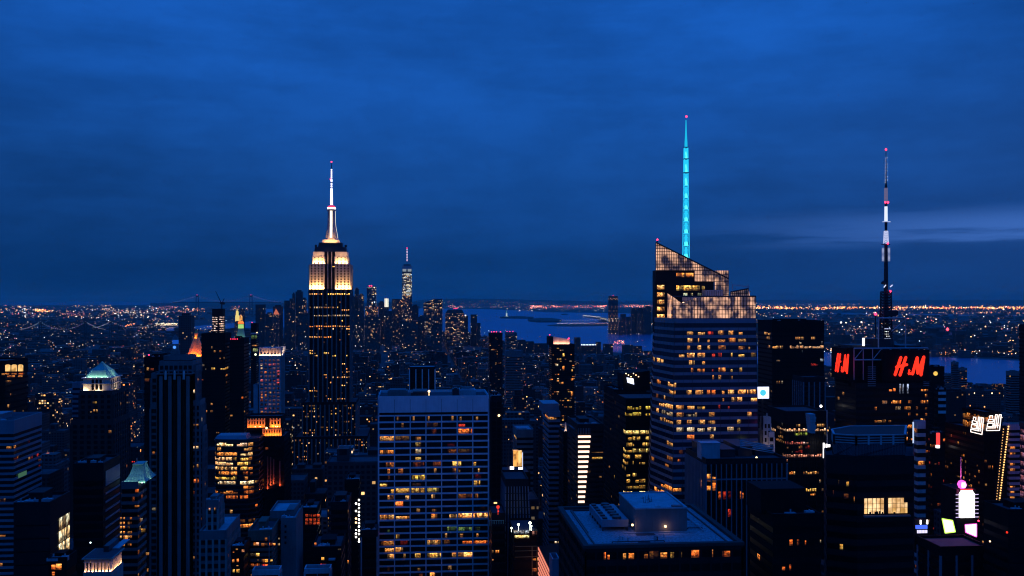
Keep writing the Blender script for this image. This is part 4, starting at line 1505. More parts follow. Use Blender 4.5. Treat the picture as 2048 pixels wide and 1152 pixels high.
m.build('pyramid_roof', 'copper_green', t)
cool = (.80, 1.0, .72)
x0, x1 = body[0][0], body[1][0]
flood(t, ((x0 + x1) / 2, Yg - .4, zg(755) + .5), ((x0 + x1) / 2, Yg + 6, zg(744)), x1 - x0, .5, 800, cool)
flood(t, (x1 + .5, Yg + 12, zg(755) + .5), (x1 - 6, Yg + 12, zg(744)), .5, 22, 700, cool)
for a in (.08, .55):
    flood(t, (x0 + (x1 - x0) * a, Yg - 1.6, zg(784) + .4), (x0 + (x1 - x0) * a, Yg, zg(774)), 3.5, .5, 620, (1, .70, .36))
flood(t, (x1 + 1.6, Yg + 12, zg(784) + .4), (x1, Yg + 12, zg(770)), .5, 20, 1700, (1, .72, .38))
for k in range(5):
    beacon(t, x0 + (x1 - x0) * (k + .5) / 5, Yg - .7, zg(756) + .4, .35, 'eaves_lamp', 'cool_lamp')
wins_px(t, Yg - 2, [(185, 194, 803, 807, YELLOW, .7), (187, 191, 819, 823, WARM, .8), (193, 196, 819, 824, WARM, .8), (181, 184, 823, 825, WARM, .5)], o=.6)
keep(141, 230, 724, 935, Yg)
t = simple('glass_annex', 'pale blue glass annex beside the green pyramid tower', 'office building', 145, 168, 768, 790, 25, kp=800, fh=3.7, bw=3, band=.5, wall='spandrel_blue', glass='blue_glass', lit=None, clutter=False)

t = simple('office_slab', 'black windowless slab with thin striped side in front of the stone pyramid tower', 'office building', 147, 239, 931, 480, 34, kp=1098, fh=4.0, bw=4, band=.3, proud=.12, wall='dark_granite', glass='matt_glass', lit=randlit(.004, PAL_HOME, .5), cap=7, edges=[0])
sx, yb0 = LAST[1][0], LAST[2][1]
m = MB(); m.box(sx + .3, sx + .55, 482, yb0 - 1, Z(230, 954, 500), Z(230, 930, 500)); m.build('blank_panel', 'spandrel_blue', t)
m = MB()
for k in range(17):
    z = Z(230, 962, 490) - k * 4.0
    m.box(sx + .26, sx + .5, 482, yb0 - .6, z - .9, z)
m.build('side_band', 'spandrel_blue', t)

# --- small green pyramid
Yq = 520
t = simple('stone_tower', 'shorter tower with a small flared green roof, red lamp on its flat tip', 'office building', 244, 292, 968, Yq, 26, kp=1120, fh=3.9, bw=3.2, band=.4, wall='grey_concrete', glass='matt_glass', lit=randlit(.06, PAL_HOME, .8), cap=2.5, clutter=False, roof='roof_tar')
zq = lambda py: Z(268, py, Yq)
bq = rect(246.5, 290, Yq + .8, 22)
cqx, cqy = (bq[0][0] + bq[1][0]) / 2, Yq + 11.5
prof = [(966, 1.0), (960, .80), (952, .62), (944, .50), (935, .40)]
m = MB()
for (pa, ra), (pb, rb) in zip(prof, prof[1:]):
    m.loft([lerp((cqx, cqy), p, ra) for p in bq], zq(pa), [lerp((cqx, cqy), p, rb) for p in bq], zq(pb), caps=False)
    for k in range(4):
        for s in range(0, 6):
            p = lerp(bq[k], bq[(k + 1) % 4], s / 6)
            m.tube(lerp((cqx, cqy), p, ra) + (zq(pa),), lerp((cqx, cqy), p, rb) + (zq(pb),), .13, n=4)
m.loft([lerp((cqx, cqy), p, .46) for p in bq], zq(935), [lerp((cqx, cqy), p, .46) for p in bq], zq(932.5))
m.build('flared_roof', 'copper_green', t)
flood(t, (cqx, Yq + .3, zq(967) + .3), (cqx, cqy - 3, zq(945)), 11, .4, 420, (.72, 1.0, .72))
flood(t, (bq[1][0] + .6, cqy, zq(967) + .3), (cqx + 3, cqy, zq(945)), .4, 18, 300, (.72, 1.0, .72))
for k in range(4):
    beacon(t, bq[0][0] + (bq[1][0] - bq[0][0]) * (k + .5) / 4, Yq + .4, zq(967) + .2, .28, 'eaves_lamp', 'cool_lamp')
for px in (264.5, 268.5):
    beacon(t, X(px, Yq + 8), Yq + 8, zq(928.5), .3, 'beacon', 'neon_red')
m = MB(); m.tube((X(274, Yq + 8), Yq + 8, zq(933)), (X(274, Yq + 8), Yq + 8, zq(921)), .14); m.build('flagpole', 'steel', t)
wins_px(t, Yq, [(a, a + 3.6, p, p + 4.6, c, s) for p in (1034, 1043.5, 1052, 1062, 1071, 1087) for a, c, s in ((240.5, WARM, 1.2), (246.5, AMBER, 1.1), (256, WARM, .6), (260.5, AMBER, .6)) if rng.random() < .86] + [(283, 291, 1057, 1064, YELLOW, 1.4), (271, 278, 978, 985, ORANGE, .6), (270, 279, 1010, 1014, AMBER, .5), (276, 279, 1030, 1034, WARM, .7)], o=.4)

# --- floodlit colonnade
Yc = 372
xa, xb = X(170, Yc), X(221, Yc)
Dc = xb / kk(243) - Yc
zc_ = lambda py: Z(200, py, Yc)
t = thing('colonnaded_building', 'low stone building with a row of columns lit orange from below', 'building', (xa, Yc + Dc / 2, 0))
pc = [(xa, Yc), (xb, Yc), (xb, Yc + Dc), (xa, Yc + Dc)]
m = MB(); m.loft(grow(pc, .5), 0, grow(pc, .5), zc_(1144)); m.loft(grow(pc, -1.6), zc_(1144), grow(pc, -1.6), zc_(1123)); m.build('wall', 'limestone', t)
m = MB(); m.loft(grow(pc, .2), zc_(1124), grow(pc, .2), zc_(1118)); m.loft(grow(pc, .9), zc_(1118), grow(pc, .9), zc_(1115.5)); m.build('cornice', 'limestone', t)
m = MB(); m.face([(p[0], p[1], zc_(1115.5) + .05) for p in grow(pc, .6)]); m.build('roof', 'roof_tar', t)
for k in range(8):
    x = xa + (xb - xa) * (k + .12) / 7.2
    m = MB(); m.tube((x, Yc + .1, zc_(1144)), (x, Yc + .1, zc_(1123.5)), .42, .36, 8); m.box(x - .55, x + .55, Yc - .45, Yc + .65, zc_(1144), zc_(1143)); m.box(x - .5, x + .5, Yc - .4, Yc + .6, zc_(1124.6), zc_(1123.4)); m.build('column', 'pale_stone', t)
    flood(t, (x, Yc - .42, zc_(1144) + .2), (x, Yc + .1, zc_(1128)), .6, .2, 75, (1, .48, .20))
for k in range(9):
    y = Yc + Dc * (k + .4) / 9
    m = MB(); m.tube((xb - .1, y, zc_(1144)), (xb - .1, y, zc_(1123.5)), .42, .36, 8); m.build('column', 'pale_stone', t)
    flood(t, (xb + .42, y, zc_(1144) + .2), (xb, y, zc_(1128)), .2, .6, 85, (1, .48, .20))
m = MB(); m.box(xa + 4, xb - 3, Yc + 8, Yc + 20, zc_(1115), zc_(1103)); m.build('plant_room', 'dark_metal', t)
m = MB(); m.box(xb - 3, xb - .5, Yc + 12, Yc + 26, zc_(1115), zc_(1113)); m.build('roof_hatch', 'steel', t)
beacon(t, X(181, Yc + 7), Yc + 7, zc_(1094), .35, 'roof_lamp', 'cool_lamp')
keep(150, 246, 1090, 1152, Yc)

# --- the ribbed tower left of the middle
Yr_ = 590
t = thing('art_deco_tower', 'ribbed stepped stone tower with three dark vertical window slots', 'skyscraper', (X(350, Yr_), Yr_ + 18, 0))
zr_ = lambda py: Z(350, py, Yr_)
lim = 'grey_concrete'
tower(None, None, None, rect(314, 384, Yr_, 20), zr_(749), fh=3.7, bw=3.2, band=1.0, proud=.0, wall=lim, glass=lim, lit=None, cap=0, parent=t, clutter=False, parapet=.8)
for px in (331, 349, 367.5):
    m = MB(); m.box(X(px - 3, Yr_), X(px + 3, Yr_), Yr_ - .06, Yr_ + .3, 20, zr_(759)); m.build('window_slot', 'matt_glass', t)
for px in (322, 340, 358.5, 376):
    m = MB(); m.box(X(px - 3.5, Yr_), X(px + 3.5, Yr_), Yr_ - .5, Yr_ - .08, 20, zr_(752)); m.build('rib', lim, t)
for px in (331, 349, 367.5):
    m = MB(); m.loft(rect(px - 2.4, px + 2.4, Yr_ - .6, 1.2), zr_(759), rect(px - 1.6, px + 1.6, Yr_ - .5, 1.0), zr_(744)); m.loft(rect(px - 1.6, px + 1.6, Yr_ - .5, 1.0), zr_(744), rect(px - .3, px + .3, Yr_ - .3, .6), zr_(741)); m.build('finial', 'pale_stone', t)
for px0 in (314, 385):
    pass
tower(None, None, None, rect(319, 385, Yr_ + 5, 24), zr_(727), z0=zr_(750), fh=3.4, bw=2.6, band=.3, proud=.1, wall='grey_concrete', glass='dark_glass', pier=1, pierw=.7, piermat=lim, lit=None, cap=1.5, zlow=zr_(750), parent=t, clutter=False)
tower(None, None, None, rect(328, 380, Yr_ + 8, 16), zr_(717), z0=zr_(727), fh=3.4, bw=3, band=.6, wall='grey_concrete', lit=None, cap=1.5, zlow=zr_(727), parent=t, clutter=False)
sidelit = randlit(.05, [WARM, WHITE, ORANGE], .8)
for a, b, py, yy, dd in ((301, 315, 812, 3, 30), (303, 315, 752, 8, 24), (383.5, 400, 806, 3, 14), (383.5, 392, 738, 8, 12), (396, 406, 860, 5, 10)):
    tower(None, None, None, rect(a, b, Yr_ + yy, dd), zr_(py), fh=3.75, bw=3.1, band=.36, proud=.1, wall=lim, glass='matt_glass', pier=1, pierw=1.1, pproud=.3, lit=sidelit, cap=2, nmax=14, parent=t, clutter=False)
wins_px(t, Yr_ + 3, [(387, 391, 892, 897, WHITE, 1.1), (393, 397, 892, 897, WHITE, 1.1), (388, 392, 958, 965, ORANGE, 1.0), (394, 398, 959, 965, ORANGE, .7), (387, 391, 848, 852, WARM, .4), (393, 397, 848, 852, WARM, .4), (387, 390, 779, 786, WHITE, 1.2), (306, 310, 903, 908, AMBER, .9)], o=.5)
keep(298, 412, 712, 1152, Yr_)

t = simple('office_block', 'dark block peeping out behind the left shoulder of the ribbed tower', 'office building', 289, 346, 717, 700, 26, kp=820, fh=3.8, bw=3, band=.4, wall='black_brick', glass='matt_glass', lit=randlit(.09, PAL_HOME, .9), cap=6, nmax=25)
beacon(t, X(297, 700), 701, Z(297, 710, 700), .6)

Yl = 470
t = simple('apartment_building', 'stepped grey building with pale vertical ribs before the bright curved office', 'apartment building', 414, 447, 1005, Yl, 22, kp=1152, fh=3.6, bw=3, band=.42, wall='grey_concrete', glass='matt_glass', pier=1, pierw=.9, pproud=.35, piermat='limestone',
           lit=randlit(.05, PAL_HOME, .8), cap=3.2, nmax=15, roof='roof_pale')
tower(None, None, None, rect(400, 452, Yl - 6, 34), Z(425, 1060, Yl), fh=3.6, bw=3, band=.42, wall='grey_concrete', glass='matt_glass', pier=1, pierw=.9, pproud=.35, piermat='limestone', lit=randlit(.03, PAL_HOME, .8), cap=3.2, nmax=15, parent=t, clutter=False, roof='roof_pale')
wins_px(t, Yl, [(418, 421, 1016, 1020, (1, .6, .5), .9), (429, 432, 1015, 1020, WARM, .7)], o=.5)
keep(398, 458, 1000, 1152, Yl - 6)

# --- curved office, fully lit
Yo = 690
zo = lambda py: Z(470, py, Yo)
x0, x1 = X(425, Yo), X(515, Yo)
pts = [(x0, Yo + 26), (x0 + .2, Yo + 8), (x0 + 1.4, Yo + 3.4), (x0 + 4, Yo + 1.0), (x0 + 9, Yo), (lerp((x0,), (x1,), .62)[0], Yo - 1.5), (lerp((x0,), (x1,), .8)[0], Yo - 1.0), (x1 - 2, Yo + 2.5), (x1, Yo + 6), (x1, Yo + 26)]
strong = {890: [(434, 467, 1.8, (1, .78, .4)), (474, 494, 1.5, (1, .7, .5)), (496, 506, .8, WARM)], 899.5: [(435, 442, .8, WARM), (488, 505, .7, WARM)], 908: [(434, 474, 1.4, AMBER), (475, 505, 1.8, (1, .66, .28)), (426, 433, .4, WARM)],
          918: [(426, 464, 1.2, (1, .55, .24)), (467, 473, .5, YELLOW), (475, 497, 1.6, YELLOW), (497, 504, .4, AMBER)], 927: [(426, 468, 1.4, (1, .6, .28)), (475, 496, 1.5, YELLOW), (497, 501, .4, WARM)],
          936.5: [(426, 474, 1.3, (1, .64, .25)), (481, 496, 1.4, YELLOW), (497, 505, .9, AMBER)], 946.5: [(437, 474, 1.4, AMBER), (486, 496, .8, ORANGE), (476, 486, .3, ORANGE), (500, 505, .3, ORANGE)],
          956: [(427, 473, 1.1, (1, .66, .12)), (488, 497, 1.0, AMBER)], 966: [(436, 472, .8, WHITE), (474, 508, 1.7, (1, .85, .5)), (509, 516, .4, WARM)], 975: [(487, 496, 1.0, AMBER), (497, 508, .5, AMBER)],
          984: [(428, 436, .5, AMBER), (440, 475, .7, AMBER), (488, 497, 1.1, ORANGE), (498, 508, .4, ORANGE)], 994: [(429, 435, .8, AMBER), (452, 475, .8, ORANGE), (480, 496, 1.0, ORANGE)], 1007: [(495, 515, 1.0, ORANGE)],
          1022: [(460, 465, .6, WARM)], 1032: [(462, 467, 1, WHITE)], 1041: [(472, 490, .4, AMBER)], 1051: [(458, 496, 1.2, AMBER), (484, 507, 1.2, AMBER)]}
t = tower('curved_office', 'rounded glass office glowing with bright yellow floors', 'office building', pts, zo(882), fh=9.55 / F * ZC(470, Yo), bw=4.6, band=.30, proud=.2, wall='dark_metal', glass='dark_glass', lit=table(strong, 4.3, randlit(.05, [AMBER], .4)), cap=1.2, nmax=100, roof='roof_tar', clutter=False, gap=.03)
m = MB(); m.loft(rect(428, 494, Yo + 6, 18), zo(882), rect(434, 492, Yo + 8, 14), zo(874)); m.build('penthouse', 'spandrel_blue', t)
keep(423, 517, 872, 1060, Yo)

# --- black brick tower with the gilded crown
Yh = 715
zh = lambda py: Z(528, py, Yh)
t = thing('gothic_tower', 'black brick tower with a fiery orange lit crown and glowing lower piers', 'hotel', (X(530, Yh), Yh + 16, 0))
tower(None, None, None, rect(500, 568, Yh, 34), zh(876), fh=3.6, bw=3.2, band=.5, proud=.15, wall='black_brick', glass='matt_glass', pier=1, pierw=.9, pproud=.3, piermat='black_brick', lit=randlit(.012, PAL_HOME, .6), cap=3, nmax=12, parent=t, clutter=False)
tower(None, None, None, rect(493, 563, Yh + 8, 18), zh(838), z0=zh(876), fh=3.6, bw=3.2, band=.5, wall='black_brick', glass='matt_glass', lit=None, cap=5, zlow=zh(876), parent=t, clutter=False)
for a, b, p0, p1 in ((496, 529, 842, 857), (541, 560, 842, 857), (526, 562, 859.5, 873)):
    yy = Yh + (6 if p0 < 850 else 3)
    m = MB(); m.box(X(a, yy), X(b, yy), yy, yy + 4, zh(p1), zh(p0))
    n_ = max(3, int((b - a) / 5))
    for k in range(n_ + 1):
        x = X(a, yy) + (X(b, yy) - X(a, yy)) * k / n_
        m.box(x - .45, x + .45, yy - .6, yy + .1, zh(p1), zh(p0) + (1.2 if p0 < 850 else .4))
    cr = sub(m.build('gilded_crown', 'gilded_tile', t), t)
    for k in range(n_):
        x = X(a, yy) + (X(b, yy) - X(a, yy)) * (k + .5) / n_
        wv = MB(); wv.face([(x - .6, yy - .04, zh(p1 - 6)), (x + .6, yy - .04, zh(p1 - 6)), (x + .6, yy - .04, zh(p0 + 3.4)), (x, yy - .04, zh(p0 + 2)), (x - .6, yy - .04, zh(p0 + 3.4))]); wv.build('crown_window', 'matt_glass', cr)
    flood(t, ((X(a, yy) + X(b, yy)) / 2, yy - 2.2, zh(p1) + .2), ((X(a, yy) + X(b, yy)) / 2, yy, zh(p0 + 6)), (X(b, yy) - X(a, yy)), .6, 950 if p0 < 850 else 1150, (1, .27, .05))
for px in (508, 518, 549, 553):
    beacon(t, X(px, Yh), Yh + 5, zh(855), .45, 'crown_lamp', 'warm_lamp')
beacon(t, X(532, Yh), Yh + 2.5, zh(857), .9, 'crown_lamp', 'warm_lamp')
for px, p0, p1 in ((535.5, 912, 979), (541.5, 914, 972), (547.5, 918, 969), (560, 922, 973)):
    m = MB(); m.box(X(px - 1.2, Yh), X(px + 1.2, Yh), Yh - .75, Yh - .3, zh(p1), zh(p0)); m.build('lit_pier', 'brown_brick', t)
    flood(t, (X(px, Yh), Yh - 2.0, zh(p1) + .3), (X(px, Yh), Yh - .5, zh(p1 - 30)), 1.6, .6, 420, (1, .16, .05))
keep(491, 570, 838, 985, Yh)

# --- tower with the white lit comb crown
Yw = 905


def comb_lit(r, b, px, py, f):
    if rng.random() < .09:
        return (rng.choice([AMBER, ORANGE, WARM, (1, .2, .25)]), rng.uniform(.4, 1.2), 0, 1)
    return ((.55, .30, .42), rng.uniform(.08, .30), 0, 1)


zw = lambda py: Z(542, py, Yw)
pol = rect(519.5, 560.5, Yw, 26)
t = tower('apartment_tower', 'slim pale gridded tower with a white lit fluted crown', 'apartment tower', pol, zw(712), fh=3.55, bw=3.75, band=.42, proud=.3, wall=pbr('rosy_stone', (.40, .33, .33), .8), glass='dark_glass', pier=1, pierw=1.25, pproud=.5, piermat='rosy_stone',
          lit=comb_lit, cap=3, nmax=60, clutter=False)
m = MB(); m.loft(grow(pol, -1.2), zw(712), grow(pol, -1.2), zw(696)); m.build('crown_core', 'rosy_stone', t)
for k in range(7):
    x = pol[0][0] + (pol[1][0] - pol[0][0]) * k / 6
    m = MB(); m.loft([(x - .5, Yw - .3), (x + .5, Yw - .3), (x + .5, Yw + 1.2), (x - .5, Yw + 1.2)], zw(712), [(x - .4, Yw - 1.0), (x + .4, Yw - 1.0), (x + .4, Yw + 1.2), (x - .4, Yw + 1.2)], zw(695)); m.build('crown_fin', 'pale_stone', t)
for k in range(4):
    y = Yw + 26 * k / 3; x = pol[1][0]
    m = MB(); m.loft([(x - 1.2, y - .5), (x + .3, y - .5), (x + .3, y + .5), (x - 1.2, y + .5)], zw(712), [(x - 1.2, y - .4), (x + 1.6, y - .4), (x + 1.6, y + .4), (x - 1.2, y + .4)], zw(695)); m.build('crown_fin', 'pale_stone', t)
xm = (pol[0][0] + pol[1][0]) / 2
flood(t, (xm, Yw - .8, zw(712) + .4), (xm, Yw + 1.2, zw(700)), 18, .5, 3400, (1, .50, .24))
flood(t, (pol[1][0] + .9, Yw + 13, zw(712) + .4), (pol[1][0] - .8, Yw + 13, zw(700)), .5, 26, 5500, (1, .74, .5))
m = MB(); m.face([(pol[1][0] + .55, Yw + .3, zw(837)), (pol[1][0] + .55, Yw + 25.7, zw(837)), (pol[1][0] + .55, Yw + 25.7, zw(714)), (pol[1][0] + .55, Yw + .3, zw(714))]); m.build('blank_side', 'grey_concrete', t)
wins_px(t, Yw, [(552, 559, p, p + 3, (1, .16, .2), .8) for p in (741, 747, 758, 764)] + [(522, 525, 788, 791, ORANGE, 1.2), (530, 533, 789, 792, AMBER, 1.1), (522, 526, 794, 797, AMBER, .8), (522, 527, 822, 825, AMBER, 1.), (520.5, 525, 735, 738, WHITE, .8), (520.5, 525, 730, 732, WHITE, .7)], o=.45)
keep(506, 570, 690, 838, Yw)
t = simple('blank_annex', 'blank blue grey wall standing beside the slim gridded tower', 'building', 507, 520.5, 772, Yw + 4, 16, kp=838, fh=40, bw=14, band=1.0, proud=.02, wall='roof_pale', glass='roof_pale', lit=None, cap=2, clutter=False)

# --- black slab group in front of the gilded pyramid
t = simple('office_slab', 'broad black office slab with scattered amber floors in front of the gold pyramid', 'office building', 403, 462, 669, 1100, 34, kp=880, fh=3.8, bw=3.2, band=.35, wall='black_brick', glass='matt_glass', cap=9, nmax=60, clutter=False,
           lit=table({685: [(430, 438, .7, AMBER), (444, 454, .8, WARM)], 719: [(408, 450, .8, AMBER)], 737: [(423, 430, 1., YELLOW), (441, 456, .9, YELLOW)], 749: [(426, 429, .6, WARM), (441, 455, .7, AMBER)]}, 2.0, randlit(.04, PAL_HOME, .7)))
tower(None, None, None, rect(460, 488, 1104, 30), Z(474, 679, 1100), fh=3.8, bw=3.2, band=.35, wall='black_brick', glass='matt_glass', lit=randlit(.05, PAL_HOME, .7), cap=5, nmax=30, parent=t)
for px in (461.5, 466, 470, 474.5):
    beacon(t, X(px, 1103), 1103, Z(474, 678, 1103), .55)
t = simple('apartment_slab', 'thin blue grey slab showing its edge right of the black slab', 'apartment tower', 485, 490, 688, 1150, 28, kp=840, fh=3.4, bw=3, band=.6, wall='grey_concrete', lit=randlit(.02), nmax=8, clutter=False)

# --- gilded pyramid
Yn = 1850
zn = lambda py: Z(388, py, Yn)
t = thing('gilded_roof_tower', 'tower with a tall gold pyramid roof floodlit orange', 'skyscraper', (X(388, Yn), Yn + 18, 0))
tower(None, None, None, rect(366, 411, Yn - 2, 44), zn(727), fh=3.8, bw=4, band=.45, wall='limestone', glass='matt_glass', lit=randlit(.10), cap=2, nmax=10, parent=t, clutter=False)
tower(None, None, None, rect(370, 407, Yn, 38), zn(714), z0=zn(727), fh=3.8, bw=4, band=.45, wall='limestone', glass='matt_glass', lit=randlit(.5, [AMBER], 1.2), cap=1.5, zlow=zn(727), nmax=20, parent=t, clutter=False)
cx, cyy = X(388, Yn), Yn + 18
m = MB()
for pa, ra, pb, rb in ((713.9, 16.0, 700, 12.0), (700, 12.0, 676, 4.6), (676, 3.6, 668, 3.2), (668, 3.9, 660, .3)):
    m.loft(ngon(cx, cyy, ra * 1.02, 8, pi / 8), zn(pa), ngon(cx, cyy, rb * 1.02, 8, pi / 8), zn(pb))
m.build('pyramid_roof', 'gilded_tile', t)
for k in range(6):
    x = X(372, Yn) + (X(405, Yn) - X(372, Yn)) * k / 5
    m = MB(); m.loft(ngon(x, Yn + 1, 1.3, 6), zn(714), ngon(x, Yn + 1, .2, 6), zn(706)); m.build('pinnacle', 'gilded_tile', t)
flood(t, (cx, Yn + .5, zn(713)), (cx, cyy - 4, zn(690)), 26, .8, 36000, (1, .21, .025))
flood(t, (cx + 17, cyy, zn(713)), (cx + 5, cyy, zn(690)), .8, 26, 18000, (1, .21, .025))
flood(t, (cx, cyy - 5.2, zn(677) + .3), (cx, cyy - 3.2, zn(670)), 5, .5, 900, (1, .42, .08))
keep(366, 414, 658, 727, Yn)

# --- clock tower with blue lights
Yd = 2350
zd = lambda py: Z(349, py, Yd)
t = thing('clock_tower', 'dark clock tower with blue lit belfry and a glowing clock face', 'clock tower', (X(349, Yd), Yd + 8, 0))
m = MB(); m.loft(ngon(X(349, Yd), Yd + 9, 13, 4, pi / 4), 0, ngon(X(349, Yd), Yd + 9, 12, 4, pi / 4), zd(701)); m.loft(ngon(X(349, Yd), Yd + 9, 10, 4, pi / 4), zd(701), ngon(X(349, Yd), Yd + 9, 9, 4, pi / 4), zd(688)); m.build('wall', 'grey_concrete', t)
m = MB(); m.loft(ngon(X(349, Yd), Yd + 9, 7, 8), zd(688), ngon(X(349, Yd), Yd + 9, 7, 8), zd(680)); m.build('belfry', glow('belfry_blue', (.01, .10, .60), .8), t)
m = MB(); m.loft(ngon(X(349, Yd), Yd + 9, 7.4, 8), zd(680), ngon(X(349, Yd), Yd + 9, 1.0, 8), zd(669)); m.build('lantern_roof', 'grey_concrete', t)
m = MB(); m.loft([(p[0], Yd - .9, 0)[:2] for p in ()] or [(X(349, Yd) - 3.6, Yd - .6), (X(349, Yd) + 3.6, Yd - .6), (X(349, Yd) + 3.6, Yd - .2), (X(349, Yd) - 3.6, Yd - .2)], zd(697.5), [(X(349, Yd) - 3.6, Yd - .6), (X(349, Yd) + 3.6, Yd - .6), (X(349, Yd) + 3.6, Yd - .2), (X(349, Yd) - 3.6, Yd - .2)], zd(697.4))
m.tube((X(349, Yd), Yd - .7, zd(694.5)), (X(349, Yd), Yd - .3, zd(694.5)), 3.4, n=14)
m.build('clock_face', 'clock_blue', t)
keep(338, 360, 666, 705, Yd)

# --- clock tower with green and gold lantern
Ym = 2050
zm = lambda py: Z(479, py, Ym)
t = thing('lantern_tower', 'slender tower with a pale green pyramid roof and golden lantern', 'skyscraper', (X(479, Ym), Ym + 12, 0))
cx, cyy = X(479.5, Ym), Ym + 13
tower(None, None, None, ngon(cx, cyy, 15, 4, pi / 4), zm(692), fh=3.8, bw=4, band=.5, wall='limestone', lit=None, cap=2, parent=t, clutter=False)
m = MB(); m.loft(ngon(cx, cyy, 15.4, 4, pi / 4), zm(692), ngon(cx, cyy, 15.4, 4, pi / 4), zm(686)); m.build('cornice', 'pale_stone', t)
m = MB(); m.loft(ngon(cx, cyy, 13.6, 4, pi / 4), zm(686), ngon(cx, cyy, 6.4, 4, pi / 4), zm(657)); m.build('pyramid_roof', 'patina_bronze', t)
m = MB(); m.loft(ngon(cx, cyy, 5.8, 8), zm(657), ngon(cx, cyy, 5.4, 8), zm(649)); m.build('lantern_base', glow('lantern_green', (.45, .80, .22), .9), t)
m = MB(); m.loft(ngon(cx, cyy, 6.2, 8), zm(647.5), ngon(cx, cyy, 4.6, 8), zm(643)); m.build('lantern_ring', glow('lantern_red', (1.0, .22, .04), 1.4), t)
m = MB(); m.loft(ngon(cx, cyy, 3.4, 8), zm(643), ngon(cx, cyy, 3.0, 8), zm(634)); m.loft(ngon(cx, cyy, 3.4, 8), zm(634), ngon(cx, cyy, .5, 8), zm(629)); m.build('lantern', 'amber_glow', t)
flood(t, (cx, cyy - 13.5, zm(686) + .3), (cx, cyy - 6, zm(670)), 18, .8, 3800, (.55, 1.0, .34))
flood(t, (cx + 13.5, cyy, zm(686) + .3), (cx + 6, cyy, zm(670)), .8, 18, 2500, (.7, 1.0, .30))
for k, c in ((-1, 'cool_lamp'), (1, 'cool_lamp')):
    beacon(t, cx + k * 10, cyy - 10.5, zm(687), .9, 'cornice_lamp', c)
keep(466, 492, 620, 690, Ym)

# --- towers under and after construction, with the crane
Yk = 1980
zk_ = lambda py: Z(437, py, Yk)
t = simple('unfinished_tower', 'slim unfinished tower with two bright strips of white lit floors', 'skyscraper', 424.5, 450, 619, Yk, 24, kp=668, fh=4.3, bw=3.2, band=.5, wall='black_brick', glass='matt_glass', cap=14, nmax=60, clutter=False,
           lit=lambda r, b, px, py, f: ((1, .78, .72), rng.uniform(.9, 1.8), 0, 1) if py > 628 and (426 < px < 436.5 or 440 < px < 448.5) and rng.random() < .86 else None)
t = thing('tower_crane', 'dark tower crane with raised jib on the unfinished tower', 'crane', (X(441, Yk), Yk + 10, zk_(619)))
cxx = X(441.5, Yk)
m = MB(); m.tube((cxx, Yk + 10, zk_(619)), (cxx, Yk + 10, zk_(604)), 1.3, n=4); m.build('mast', 'dark_metal', t)
m = MB(); m.box(cxx - 3, cxx + 4, Yk + 8, Yk + 12, zk_(608), zk_(604)); m.build('cab', 'dark_metal', t)
m = MB(); m.tube((cxx - 1, Yk + 10, zk_(606)), (X(429, Yk), Yk + 10, zk_(582)), .9, .5, 4); m.build('jib', 'dark_metal', t)
m = MB(); m.tube((cxx + 1, Yk + 10, zk_(605)), (X(446.5, Yk), Yk + 10, zk_(597)), .8, n=4); m.box(X(443, Yk), X(447.5, Yk), Yk + 9, Yk + 11, zk_(609), zk_(605)); m.build('counter_jib', 'dark_metal', t)

t = simple('apartment_tower', 'dark slender tower with a green lit top storey left of the comb crowned tower', 'apartment tower', 502, 517, 648, 1650, 22, kp=712, fh=3.6, bw=3, band=.5, wall='black_brick', glass='matt_glass', lit=randlit(.05, PAL_COOL), cap=13, nmax=16, clutter=False)
m = MB(); m.box(X(501.5, 1649), X(515.5, 1649), 1649, 1660, Z(509, 668.5, 1649), Z(509, 665.5, 1649)); m.build('roof_ledge', 'pale_stone', t)
beacon(t, X(514, 1648), 1648, Z(509, 665, 1648), .9, 'roof_lamp', 'warm_lamp'); beacon(t, X(504, 1655), 1655, Z(509, 645, 1655), .8)
wins_px(t, 1650, [(503, 514, 671, 678, GREEN, .35), (504, 515, 690, 692.5, WARM, .9), (506, 515, 697, 704, (.5, .7, .3), .6)], o=.4)
beacon(t, X(511, 1648), 1648, Z(509, 709, 1648), 2.1, 'floodlamp', glow('green_white_lamp', (.85, 1, .6), 2.5))

# --- right of the middle: black tower with red lamps, its neighbours
t = simple('office_slab', 'low dark office block with white vertical piers behind the pale slab roof', 'office building', 819, 870, 736, 930, 30, kp=792, fh=3.8, bw=6.2, band=.12, wall='dark_granite', glass='matt_glass', pier=1, pierw=.9, pproud=.5, piermat='white_metal', lit=None, cap=1.4, clutter=False, roof='roof_pale')
t = simple('apartment_tower', 'slim black tower with pink red lamps on top above the dark middle blocks', 'apartment tower', 977, 1005, 667, 2300, 30, kp=760, fh=3.4, bw=3.4, band=.5, wall='black_brick', glass='matt_glass', lit=randlit(.12, PAL_HOME, .9), cap=6, nmax=24)
for px in (983, 988, 993, 1001):
    beacon(t, X(px, 2299), 2299, Z(990, 663.5, 2299), 1.3)
t = simple('industrial_building', 'long stepped dark building with red roof lamps just before the river', 'building', 1010, 1034, 666, 3600, 50, fh=5, bw=6, band=.5, wall='grey_concrete', lit=randlit(.2, [WHITE]), cap=6, nmax=10)
for px in (1014, 1020, 1026):
    beacon(t, X(px, 3599), 3599, Z(1020, 663, 3599), 1.6)
t = simple('apartment_block', 'pale topped apartment block behind the slim black tower with red lamps', 'apartment building', 1009, 1045, 702, 2000, 30, kp=770, fh=3.3, bw=3.3, band=.5, wall='grey_concrete', lit=randlit(.10, PAL_HOME, .8), cap=12, nmax=24, roof='roof_pale')
Yp = 1500
